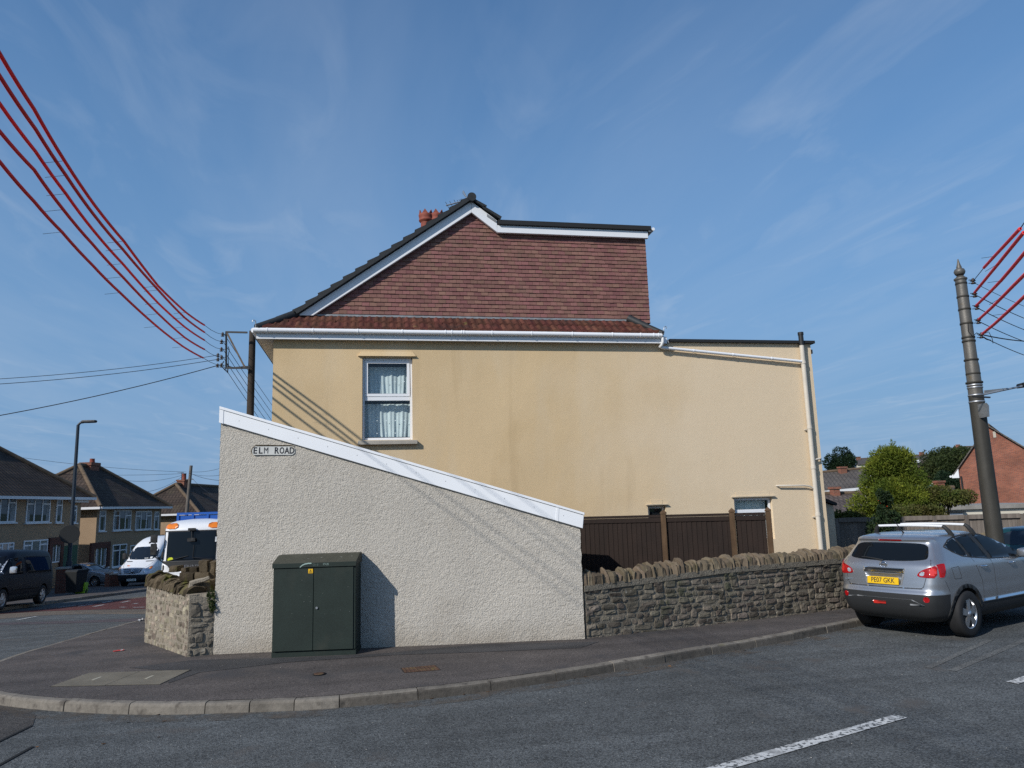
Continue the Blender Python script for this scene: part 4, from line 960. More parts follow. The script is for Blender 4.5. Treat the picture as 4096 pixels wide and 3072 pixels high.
M('timber_post', (.085,.052,.029), .85, .2, var=[(4, .25, 5), (20, .25, 4, (1, 1, .1))], bump=(40, .004))
for d in posts[1:]:
    c = f0+FT*d+FN*.03; h = .052; mb = MB()
    q = [c+FT*(sx*h)+FN*(sy*h) for sx, sy in ((-1,-1),(1,-1),(1,1),(-1,1))]
    mb.prism(q, (0,0,1.94)); ps = mb.build('fence_post', MATS['timber_post'], FE, world=True, bevel=.006, seg=1)
    mb = MB(); q2 = [c+(p-c)*1.16+Vector((0,0,1.942)) for p in q]; q3 = [p+Vector((0,0,.028)) for p in q2]; top = c+Vector((0,0,2.03))
    mb.add(q2+q3+[top], [(0,1,2,3),(0,1,5,4),(1,2,6,5),(2,3,7,6),(3,0,4,7),(4,5,8),(5,6,8),(6,7,8),(7,4,8)]); mb.build('post_cap', MATS['timber_post'], ps, world=True)
# ------------------------------------------------------------------ poles and overhead lines
M('pole_wood', (.050,.040,.032), .9, .15, var=[(3, .35, 5), (9, .4, 5, (1, 1, .06))], mottled=[((.10,.088,.075), 5, .60, .72, (1, 1, .08))], bump=(24, .012, 5))
M('grey_timber', (.17,.135,.105), .9)
M('red_sleeve', (.72,.035,.040), .6, .25, var=[(5, .12, 3)])
M('cable_black', (.016,.017,.02), .6)
M('insulator', (.035,.024,.02), .35, .5)
PD = 25.0
def pl_(x, y, d=PD): return at((700+x/3.016)/4, (1200+y/3.016)/4, d)
pb = at(250.3, 412, PD); pz_top = z_for(pb.x, pb.y, 331.0)
UPOLE = thing('utility_pole', (pb.x, pb.y, G(pb.x, pb.y)), 'dark wooden utility pole with a side frame of insulators, behind the white lean-to', 'utility pole')
mb = MB(); z0_ = G(pb.x, pb.y)-.3
mb.tube([(pb.x,pb.y,z0_+(pz_top-z0_)*t) for t in np.linspace(0, 1, 14)], list(np.linspace(.150, .108, 14)), 14); mb.build('shaft', MATS['pole_wood'], UPOLE, world=True)
mb = MB(); c = lambda x, y: pl_(x, y)
for a, b in (((618,383),(618,826)), ((612,386),(872,392)), ((612,820),(900,822))): mb.bar(c(*a), c(*b), .055, .055, up=(0,1,0))
mb.bar(c(842,815), c(905,800), .05, .06, up=(0,1,0)); mb.tube([c(935,425), c(955,425)], .015, 6)
fr_ = mb.build('insulator_frame', MATS['black_iron'], UPOLE, world=True)
mb = MB(); mb.bar(c(628,400), c(842,812), .055, .055, up=(0,1,0)); mb.build('brace', MATS['grey_timber'], UPOLE, world=True)
INS = [(575,415),(562,503),(560,595),(562,692),(560,787)]
def insulator(parent, p, q, s=1.):
    mb = MB(); mb.bar(p, q, .018, .018, up=(0,1,.2)); m = p; v = Vector((0,0,1))
    mb.lathe([(.018*s,-.075*s),(.052*s,-.07*s),(.058*s,-.045*s),(.030*s,-.03*s),(.030*s,-.012*s),(.056*s,.0),(.058*s,.022*s),(.032*s,.035*s),(.034*s,.05*s),(.020*s,.075*s)], 10, m)
    return mb.build('insulator', MATS['insulator'], parent, world=True)
for x, y in INS: insulator(UPOLE, c(x, y), c(614, y))
for x, y in ((518,665),(518,716),(514,790)): insulator(UPOLE, c(x, y), c(560, y), .9)
mb = MB(); mb.tube([c(590,740), c(555,790), c(600,840), c(635,880), c(640,780), c(620,760)], .018, 6); mb.tube([c(640,560), c(655,600), c(640,680), c(648,830)], .012, 6); mb.tube([c(620,760), c(650,800), c(700,815), c(880,800)], .018, 6); mb.build('jumper_cable', MATS['cable_black'], UPOLE, world=True)
# red sleeved low voltage lines coming over the road to the pole
def sag_line(P, n=6, drop=0.):
    q = []
    for i in range(len(P)-1):
        for k in range(n):
            t = k/n; p = P[i].lerp(P[i+1], t); q.append(p-Vector((0,0,drop*4*t*(1-t))))
    return q+[P[-1]]
zt_ = lambda x, y: (x/.948/4, (100+y/.948)/4)
REDL = [[(0,110),(130,320),(245,515),(360,685),(470,820),(600,990),(705,1090),(775,1138)],
        [(0,195),(135,395),(250,570),(360,725),(465,850),(600,1005),(700,1110),(775,1165)],
        [(0,300),(135,480),(250,640),(355,780),(465,905),(600,1055),(700,1145),(775,1195)],
        [(0,405),(130,550),(240,700),(350,830),(465,955),(600,1095),(700,1185),(775,1230)],
        [(0,520),(130,670),(235,785),(350,910),(455,1015),(595,1143),(695,1220),(770,1262)]]
RL = ['uppermost', 'second highest', 'middle', 'second lowest', 'lowest']
FARP = Vector((-4.0,-14,8.4))
xoff = [(.32),(.32),(0),(.03),(-.12)]
def sleeved(name_lab, bare, sleeve, stubs, sl_r=.025):
    mb = MB(); mb.tube(bare, .0075, 5, cap=False); w = mb.build('overhead_line', MATS['cable_black'])
    tag(w, name_lab, 'overhead line', 'red sleeved overhead lines')
    mb = MB(); mb.tube(sleeve, sl_r, 7); s = mb.build('sleeve', MATS['red_sleeve'], w)
    for a, b in stubs: mb = MB(); mb.tube([a, b], .0035, 4); mb.build('tie', MATS['cable_black'], s)
for i, w in enumerate(REDL):
    p0 = Vector((-4.72+xoff[i], 14, 0)); n = Vector((1, .028, 0))
    P = [on_plane(*zt_(*q), p0, n) for q in w]
    d = P[0]-P[1]; ext = P[0]+d*1.0
    first = [FARP+Vector((xoff[i]*.3,0,.9-i*.22)), ext.lerp(FARP, .5)+Vector((0,0,-.1)), ext]
    ip = c(*INS[i])
    sl_ = sag_line(P, 4, .012); tail = [P[-1].lerp(ip, t)-Vector((0,0,.05*4*t*(1-t)))for t in (.33,.66,1)]
    stubs = [(P[k], P[k]+(on_plane(*zt_(w[k][0]-45, w[k][1]+6), p0, n)-P[k])*.0+RT*(-.30)+UP*(-.03)) for k in (2,4,5,6)]
    sleeved(RL[i]+' red sleeved line running from the top left to the wooden pole', first+P+tail, [ext]+sl_, stubs)
# bare service wires from the frame to the houses on the left, and the line on down the street
def wire(P, r, label, group, drop=.3):
    mb = MB(); mb.tube(sag_line(P, 12, drop) if len(P) == 2 else P, r, 5, cap=False)
    return tag(mb.build('overhead_line', MATS['cable_black']), label, 'overhead line', group)
for (x, y), (qx, qy), r, lab in (((518,665),(-40,(100+1350/.948)/4),.009,'upper'), ((518,716),(-40,(100+1370/.948)/4),.010,'middle'), ((514,790),(-40,(100+1507/.948)/4),.014,'lowest and thickest')):
    wire([c(x,y), at(qx, qy, 22)], r, lab+' of the three service wires running left from the wooden pole', 'service wires on the left', .12)
for i, (x, y) in enumerate(INS):
    wire([c(x+20,y), at(222+88, 335+i*7.6+118, 58)], .010, RL[i]+' of the five bare wires dropping right behind the wooden pole', 'bare wires down the side street', .25)

# ------------------------------------------------------------------ old iron tram pole on the right
M('pole_iron', (.12,.112,.098), .5, .45, metal=.35, var=[(3, .2, 5), (10, .25, 5, (1,1,.1))], mottled=[((.13,.10,.06), 5, .60, .72)], bump=(40, .003))
M('pole_iron_dark', (.040,.037,.030), .6, .4, metal=.2, var=[(3, .2, 5), (10, .25, 5, (1,1,.1))])
TB = at(994.5, 535, 15.75); tx, ty = TB.x, TB.y
TP = thing('iron_pole', (tx, ty, G(tx,ty)+.11), 'tall old iron pole with ball and spike finial, behind the silver car', 'pole')
def zf(y): return z_for(tx, ty, (980+y/2.477)/4)
zb0 = G(tx,ty)-.2; z_mid, z_ch = zf(1480), zf(1180)
mb = MB(); mb.lathe([(.172,zb0),(.168,1.2),(.150,z_mid-.02),(.150,z_mid)], 20, (tx,ty,0)); mb.build('lower_shaft', MATS['pole_iron_dark'], TP, world=True)
mb = MB(); mb.lathe([(.146,z_mid),(.142,zf(1365)),(.140,z_ch-.05),(.126,z_ch+.08),(.114,zf(345))], 20, (tx,ty,0)); mb.build('upper_shaft', MATS['pole_iron'], TP, world=True)
mb = MB(); zt2 = zf(140); zb2 = zf(345); hgt = zt2-zb2
mb.lathe([(.118,zb2-.02),(.135,zb2),(.135,zb2+.03),(.10,zb2+.05),(.062,zb2+.10*hgt/.5),(.062,zb2+.09),(.10,zb2+hgt*.27),(.118,zb2+hgt*.38),(.10,zb2+hgt*.49),(.05,zb2+hgt*.56),(.058,zb2+hgt*.60),(.05,zb2+hgt*.64),(.028,zb2+hgt*.8),(.010,zb2+hgt)], 18, (tx,ty,0)); mb.build('finial', MATS['pole_iron'], TP, world=True)
for y, r in ((385,.122),(515,.126),(640,.129),(780,.132),(918,.135),(955,.137),(1140,.146),(1365,.170),(1278,.146)): z = zf(y); mb = MB(); mb.lathe([(r-.006,z-.02),(r,z-.018),(r,z+.018),(r-.006,z+.02)], 20, (tx,ty,0)); mb.build('collar', MATS['pole_iron_dark'], TP, world=True)
for y, r in ((1390,.156),(1415,.156),(1490,.158),(1555,.160)): z = zf(y); mb = MB(); mb.lathe([(r-.006,z-.018),(r,z-.016),(r,z+.016),(r-.006,z+.018)], 20, (tx,ty,0)); mb.build('steel_band', MATS['galvanised'], TP, world=True)
def tp(x, y, d=15.75): return at((3830+x/2.477)/4, (980+y/2.477)/4, d)
TINS = [(155,358),(172,490),(193,612),(208,752),(238,895)]
for x, y in TINS:
    mb = MB(); mb.bar(tp(x-45,y-10), tp(x,y-14), .014, .014, up=(0,1,0)); mb.bar(tp(x-45,y+22), tp(x,y+18), .014, .014, up=(0,1,0)); mb.build('bracket', MATS['black_iron'], TP, world=True)
    insulator(TP, tp(x, y), tp(x-30, y), .85)
mb = MB(); mb.tube([tp(105,780), tp(110,860), tp(150,905), tp(190,870), tp(238,895)], .009, 5); mb.tube([tp(238,890), tp(310,860), tp(345,930), tp(352,975)], .007, 5); mb.tube([tp(262,915), tp(290,935), tp(330,945)], .014, 5); mb.build('jumper_cable', MATS['cable_black'], TP, world=True)
mb = MB(); mb.prism([tp(270,1440), tp(272,1478), tp(500,1432), tp(500,1415)], (0,.02,0)); mb.tube([tp(262,1480), tp(640,1398)], .020, 8); mb.build('lamp_arm', MATS['galvanised'], TP, world=True)
mb = MB(); a = tp(628,1368); b = tp(628,1412); e = tp(760,1335); f = tp(760,1395)
mb.prism([a, b, f, e], (.05,.18,0)); mb.build('lamp_head', MATS['black_iron'], TP, world=True, bevel=.02)
mb = MB(); mb.prism([tp(288,1562), tp(312,1590), tp(318,1700), tp(300,1700)], (.05,.3,0)); mb.build('sign_plate', MATS['galvanised'], TP, world=True)
mb = MB(); mb.bar(tp(150,1502), tp(322,1510), .03, .04, up=(0,1,0)); mb.build('band_clamp', MATS['black_iron'], TP, world=True)
# its red sleeved lines cross the road towards the camera's right
TPD = Vector((-.589,-.808,0)); TN = Vector((-TPD.y, TPD.x, 0)); TP0 = Vector((tx, ty, 0))
REDR = [[(262,225),(365,113),(470,0)], [(172,468),(290,325),(405,185),(480,92),(555,0)], [(188,600),(310,480),(430,355),(545,222),(659,85)], [(212,738),(330,630),(445,515),(550,408),(659,300)], [(248,880),(365,785),(480,680),(570,598),(659,515)]]
for i, w in enumerate(REDR):
    P = [on_plane((3830+x/2.477)/4, (980+y/2.477)/4, TP0, TN) for x, y in w]
    e = P[-1]+(P[-1]-P[-2])*1.2; fin = FARP+Vector((.5,-.4,.6-i*.22))
    ip = tp(*TINS[i])
    stub = [(P[k], P[k]+RT*(-.22)+UP*(-.03-.1*(i % 2))) for k in ([2] if len(P) > 3 else [1])]
    sleeved(RL[i]+' red sleeved line running from the iron pole to the top right', [ip]+P+[e, e.lerp(fin,.5), fin], P+[e], stub, .026)
for i, ((x, y), (qx, qy), r, lab) in enumerate((((172,378),(760,645),.006,'thin wire from the top insulator'), ((190,500),(760,765),.009,'wire from the second insulator'), ((210,630),(760,877),.009,'wire from the middle insulator'), ((228,765),(760,990),.009,'wire from the fourth insulator'), ((262,915),(760,1125),.009,'wire from the lowest insulator'), ((262,893),(760,958),.014,'thick black cable'))):
    wire([tp(x,y), tp(qx, qy, 19)], r, lab+' of the iron pole running right', 'bare wires right of the iron pole', .03)
# ------------------------------------------------------------------ vehicles
M('silver_paint', (.40,.41,.425), .32, .5, metal=.80, coat=.6, var=[(1.2,.04,3)])
M('silver_paint_far', (.30,.335,.37), .35, .5, metal=.6, coat=.5)
M('white_van_paint', (.72,.73,.74), .35, .5, coat=.4)
M('dark_blue_paint', (.0035,.006,.013), .45, .12)
glass('van_glass', refl=.22, dark=(.006,.008,.012))
M('teal_paint', (.012,.06,.065), .25, .5, metal=.3, coat=.6)
M('black_plastic', (.022,.023,.024), .6, .35, bump=(200, .001))
M('chrome', (.75,.76,.78), .12, .5, metal=1.)
M('alloy', (.50,.51,.53), .28, .5, metal=.9)
M('bar_silver', (.66,.67,.68), .4, .5)
M('red_lens', (.30,.004,.006), .2, .4, coat=.2)
M('red_lens_bright', (.60,.03,.02), .12, .6, coat=.8)
M('clear_lens', (.55,.56,.58), .10, .6, metal=.5, coat=.8)
M('amber_lens', (.75,.20,.01), .2, .6, coat=.6)
M('plate_yellow', (.72,.44,.012), .45)
M('plate_white', (.68,.69,.62), .45)
M('truck_blue', (.010,.085,.36), .5, .4)
M('hi_vis', (.55,.62,.03), .8)
M('seam', (.03,.031,.033), .6)
M('grey_plastic', (.19,.195,.2), .5)
def pchip(xs, ys, q):
    xs, ys = np.array(xs, float), np.array(ys, float); h = np.diff(xs); d = np.diff(ys)/h; m = np.zeros_like(ys)
    m[0], m[-1] = d[0], d[-1]
    for i in range(1, len(xs)-1):
        if d[i-1]*d[i] > 0: w1, w2 = 2*h[i]+h[i-1], h[i]+2*h[i-1]; m[i] = (w1+w2)/(w1/d[i-1]+w2/d[i])
    k = np.clip(np.searchsorted(xs, q)-1, 0, len(h)-1); t = (q-xs[k])/h[k]
    return (2*t**3-3*t**2+1)*ys[k]+(t**3-2*t**2+t)*h[k]*m[k]+(-2*t**3+3*t**2)*ys[k+1]+(t**3-t**2)*h[k]*m[k+1]
def shell_rings(levels, n):
    """levels: (z, rear x, front x, half width, rear taper, front taper, rear corner, front corner, rear bow, front bow)"""
    A = np.array(levels, float); zq = np.linspace(A[0,0], A[-1,0], n)
    par = [zq]+[pchip(A[:,0], A[:,i], zq) for i in range(1, 10)]
    rings = []
    for z, xr, xf, w, tr, tf, rr, rf, br, bf in zip(*par):
        rr, rf = min(rr, w*.8), min(rf, w*.8); xm, hl = (xr+xf)/2, (xf-xr)/2; h = []
        def arc(cx, cy, rx, ry, a0, a1, k): return [(cx+rx*math.cos(a0+(a1-a0)*i/k), cy+ry*math.sin(a0+(a1-a0)*i/k)) for i in range(1, k)]
        ye = w-tr-rr; yf = w-tf-rf; bx = xr+br*(max(ye,0)/w)**2; fx = xf-bf*(max(yf,0)/w)**2
        for i in range(7): y = ye*i/6; h.append((xr+br*(y/w)**2, y))
        h += arc(bx+rr, ye, rr, rr, math.pi, math.pi/2, 6)
        for i in range(23):
            x = bx+rr+(fx-rf-bx-rr)*i/22; t = (x-xm)/hl
            h.append((x, w-(tr*abs(t)**2.6 if t < 0 else tf*abs(t)**2.6)))
        h += arc(fx-rf, yf, rf, rf, math.pi/2, 0, 6)
        for i in range(7): y = yf*(6-i)/6; h.append((xf-bf*(y/w)**2, y))
        rings.append([(x, y, z) for x, y in h]+[(x, -y, z) for x, y in h[-2:0:-1]])
    return rings
class Shell:
    def __init__(s, levels, n=44, arches=(), zm=None):
        s.zm = zm or (lambda z: z); levels = [(s.zm(l[0]), *l[1:]) for l in levels]
        s.rings = shell_rings(levels, n); m = len(s.rings[0])
        s.v = [Vector(p) for r in s.rings for p in r]
        s.f = [(j*m+i, j*m+(i+1) % m, (j+1)*m+(i+1) % m, (j+1)*m+i) for j in range(n-1) for i in range(m)]
        s.caps = [list(range(m))[::-1], list(range((n-1)*m, n*m))]; s.arches = arches
        s.bvh = BVHTree.FromPolygons(s.v, s.f+s.caps)
    def inside_arch(s, c):
        return any((c.x-ax)**2+(c.z-az)**2 < r*r and abs(c.y) > .45 for ax, az, r in s.arches)
    def build(s, root, classes):
        """classes: list of (name, material, test(centre)) ; the first test that holds takes the face"""
        b = bmesh.new(); vs = [b.verts.new(p) for p in s.v]
        for f in s.f+s.caps: b.faces.new([vs[i] for i in f])
        bmesh.ops.recalc_face_normals(b, faces=b.faces); me = bpy.data.meshes.new('tmp'); b.to_mesh(me); b.free()
        o = bpy.data.objects.new('tmp', me); COL.objects.link(o); cutters = []
        for ax, az, r in s.arches:
            for sd in (1, -1):
                mb = MB(); mb.lathe([(r, .50*sd), (r, 1.5*sd)], 40, (ax, 0, az), axis='y', smooth=False); c = mb.build('cut', MATS['black_plastic']); cutters.append(c)
                md = o.modifiers.new('cut', 'BOOLEAN'); md.operation = 'DIFFERENCE'; md.object = c; md.solver = 'EXACT'
        dg = bpy.context.evaluated_depsgraph_get(); dg.update(); m2 = bpy.data.meshes.new_from_object(o.evaluated_get(dg))
        for c in cutters+[o]: bpy.data.objects.remove(c)
        res = {}; V = [v.co.copy() for v in m2.vertices]; groups = {k: [] for k, _, _ in classes}
        for p in m2.polygons:
            c = p.center
            onarch = any(abs(math.hypot(c.x-ax, c.z-az)-r) < .02 and abs(p.normal.y) < .6 and abs(c.y) > .4 for ax, az, r in s.arches) or any(math.hypot(c.x-ax, c.z-az) < r and abs(abs(c.y)-.5) < .02 for ax, az, r in s.arches)
            if onarch: groups.setdefault('arch_liner', []).append(list(p.vertices)); continue
            for k, mt, t in classes:
                if t(c): groups[k].append(list(p.vertices)); break
        mats = {k: mt for k, mt, _ in classes}; mats['arch_liner'] = 'rubber'
        for k, fs in groups.items():
            if not fs: continue
            used = sorted({i for f in fs for i in f}); ix = {u: i for i, u in enumerate(used)}; mb = MB(); mb.add([V[u] for u in used], [[ix[i] for i in f] for f in fs], 0, True)
            o = mb.build(k.split('#')[0], MATS[mats[k]], root, fix=False); res[k] = o
            o.data.set_sharp_from_angle(angle=R(38))
        bpy.data.meshes.remove(m2); return res
    def hit(s, view, a, b):
        if view != 'top': b = s.zm(b)
        if view in ('left', 'right'): sg = 1 if view == 'left' else -1; o, d = Vector((a, 5*sg, b)), Vector((0,-sg,0))
        elif view in ('front', 'rear'): sg = 1 if view == 'front' else -1; o, d = Vector((20*sg, a, b)), Vector((-sg,0,0))
        else: o, d = Vector((a, b, 9)), Vector((0,0,-1))
        h = s.bvh.ray_cast(o, d)
        if h[0] is None: h = s.bvh.find_nearest(o+d*(4.2 if view in ('left','right') else 18))
        n = h[1]
        return h[0], (n if n.dot(d) < 0 else -n)
    def patch(s, mb, view, poly, off=.004, cell=.07, mi=0, smooth=True, depth=.012):
        vs, fs = fill_poly(poly, cell, lambda x, y: 0)
        H = [s.hit(view, x, y) for x, y, _ in vs]; n = len(vs)
        P = [h+nn*off for h, nn in H]
        f0_ = max(fs, key=len); nf = (P[f0_[1]]-P[f0_[0]]).cross(P[f0_[2]]-P[f0_[0]])
        if nf.dot(H[f0_[0]][1]) < 0: fs = [f[::-1] for f in fs]
        cnt = {}
        for f in fs:
            for i in range(len(f)):
                e = tuple(sorted((f[i], f[(i+1) % len(f)]))); cnt[e] = cnt.get(e, 0)+1
        rim = [e for e, c in cnt.items() if c == 1]; Q = [h-nn*depth for h, nn in H]
        mb.add(P+Q, list(fs), mi, smooth)
        k = len(mb.v)-2*n
        for a, b in rim: mb.f.append([k+a, k+b, k+n+b, k+n+a]); mb.m.append(mi); mb.s.append(False)
    def strip(s, mb, view, line, w, off=.005, mi=0):
        """narrow band along a polyline"""
        L_ = [Vector(p) for p in line]
        for a, b in zip(L_, L_[1:]):
            d = (b-a).normalized(); q = Vector((-d.y, d.x))*w/2; e = d*w*.2
            s.patch(mb, view, [tuple(a-q-e), tuple(b-q+e), tuple(b+q+e), tuple(a+q-e)], off, .08, mi)
def wheel(root, x, y, r, wd, side, spokes=5, rim_r=None, rim_mat='alloy', z=None):
    z = r if z is None else z; rr = rim_r or r*.66; sd = side; mb = MB()
    mb.lathe([(rr*1.02, -wd*.3*sd), (rr*1.02, wd*.25*sd)], 24, (x, y, z), axis='y'); w = mb.build('wheel', MATS['rubber'], root)
    mb = MB(); h = wd/2
    mb.lathe([(rr, -h*.9), (r*.9, -h), (r*.985, -h*.8), (r, -h*.45), (r, h*.45), (r*.985, h*.8), (r*.9, h), (rr*1.03, h*.92), (rr, h*.8)], 36, (x, y, z), axis='y', cap=False); mb.build('tyre', MATS['rubber'], w)
    mb = MB(); o = y+sd*h*.86
    mb.lathe([(rr*1.03, o-.02*sd), (rr*1.0, o), (rr*.93, o-.012*sd), (rr*.90, o-.06*sd)], 36, (x, 0, z), axis='y', cap=False)
    for k in range(spokes):
        a = 2*math.pi*k/spokes+.35; ca, sa = math.cos(a), math.sin(a)
        def pt(rad, t, d): return (x+rad*ca-t*sa, o-d*sd, z+rad*sa+t*ca)
        w0, w1 = rr*.17, rr*.24
        P = [pt(rr*.10,-w0,.004), pt(rr*.10,w0,.004), pt(rr*.94,w1,.012), pt(rr*.94,-w1,.012), pt(rr*.10,-w0,.05), pt(rr*.10,w0,.05), pt(rr*.94,w1,.05), pt(rr*.94,-w1,.05)]
        mid = [pt(rr*.5, 0, -.006)]
        mb.add(P, [(0,1,2,3),(0,3,7,4),(1,5,6,2),(0,4,5,1)])
    mb.lathe([(rr*.22, o-.01*sd), (rr*.20, o+.006*sd), (0, o+.008*sd)], 16, (x, 0, z), axis='y'); mb.build('rim', MATS[rim_mat], w)
    return w
def plate(root, name, txt, o, xd, zd, w, h, mat, font):
    xd, zd = Vector(xd).normalized(), Vector(zd).normalized(); n = xd.cross(zd); o = Vector(o); mb = MB()
    mb.prism([o+xd*a+zd*b for a, b in ((-w/2,-h/2),(w/2,-h/2),(w/2,h/2),(-w/2,h/2))], -n*.008); p = mb.build(name, MATS[mat], root, bevel=.002, seg=1)
    mb = MB(); text_mb(mb, txt, font, o+n*.0012, xd, zd, sx=.86, bold=.0010, depth=.0008); mb.build('lettering', MATS['sign_black'], p, fix=False)
    return p

# ---- silver crossover parked at the kerb (rear and right side seen)
HD = R(22.); SV = thing('parked_car', (7.94, 10.85, 0), 'silver crossover car with roof bars and yellow plate PE07 GKK, parked at the kerb', 'car', HD)
LV = [(.19,.22,4.10,.74,.10,.16,.16,.3,.05,.12),(.27,.09,4.22,.83,.09,.16,.18,.3,.06,.12),(.38,.02,4.29,.865,.085,.15,.20,.3,.07,.12),(.50,-.005,4.31,.88,.08,.15,.20,.3,.08,.12),(.59,.0,4.31,.885,.075,.14,.20,.3,.08,.13),
      (.64,.035,4.30,.885,.07,.14,.20,.3,.075,.14),(.75,.055,4.26,.888,.065,.13,.19,.3,.07,.15),(.88,.075,4.14,.888,.06,.12,.18,.3,.07,.16),(.97,.095,3.95,.885,.06,.10,.17,.3,.07,.17),(1.02,.115,3.55,.875,.06,.09,.16,.25,.07,.17),(1.07,.145,3.15,.86,.06,.08,.15,.2,.075,.16),
      (1.14,.20,2.98,.832,.065,.07,.14,.2,.08,.15),(1.25,.275,2.76,.785,.07,.07,.13,.2,.085,.15),(1.36,.345,2.50,.735,.07,.07,.12,.2,.085,.16),(1.42,.365,2.36,.708,.07,.07,.11,.2,.085,.17),(1.45,.345,2.27,.690,.07,.07,.10,.2,.085,.18),(1.475,.36,2.18,.672,.07,.07,.10,.2,.09,.18),(1.505,.45,2.05,.635,.07,.07,.12,.2,.10,.18),
      (1.535,.62,1.92,.565,.07,.07,.16,.2,.1,.15),(1.558,.85,1.80,.44,.06,.06,.2,.2,.05,.1),(1.57,1.1,1.65,.22,.03,.03,.1,.1,.02,.02)]
WX = (.845, 3.475); WR = .345
SZ = lambda z: float(np.interp(z, [.19,.35,.6,1.0,1.1,1.4,1.47,1.57], [.25,.44,.69,1.085,1.165,1.425,1.492,1.58]))
SZI = lambda z: float(np.interp(z, [.25,.44,.69,1.085,1.165,1.425,1.492,1.58], [.19,.35,.6,1.0,1.1,1.4,1.47,1.57]))
sv = Shell(LV, 64, [(WX[0], WR, .395), (WX[1], WR, .395)], SZ)
def zb_sv(c): return .672 if c.x < .44 else .475
sv.build(SV, [('bumper', 'black_plastic', lambda c: c.z < zb_sv(c) and c.x < 1.0), ('sill', 'black_plastic', lambda c: c.z < .475), ('body', 'silver_paint', lambda c: True)])
def pt_(root, name, mat, fn, parent=None):
    mb = MB(); fn(mb); return mb.build(name, MATS[mat], parent or root, fix=False)
RW = chaikin([(-.575,1.385),(-.30,1.40),(.30,1.40),(.575,1.385),(.625,1.25),(.645,1.145),(.60,1.115),(.30,1.085),(-.30,1.085),(-.60,1.115),(-.645,1.145),(-.625,1.25)], 2)
glass('tint_glass', refl=.45, dark=(.006,.008,.010))
pt_(SV, 'rear_window', 'tint_glass', lambda m: sv.patch(m, 'rear', RW, .004, .08))
def wiper(m): m.tube([sv.hit('rear', y, z)[0]+Vector((-.016,0,0)) for y, z in ((.02,1.09),(.14,1.108),(.32,1.13),(.42,1.135))], [.014,.012,.009,.007], 6)
pt_(SV, 'wiper', 'black_plastic', wiper)
pt_(SV, 'brake_light', 'red_lens', lambda m: sv.patch(m, 'rear', [(-.19,1.428),(.19,1.428),(.19,1.452),(-.19,1.452)], .006, .08))
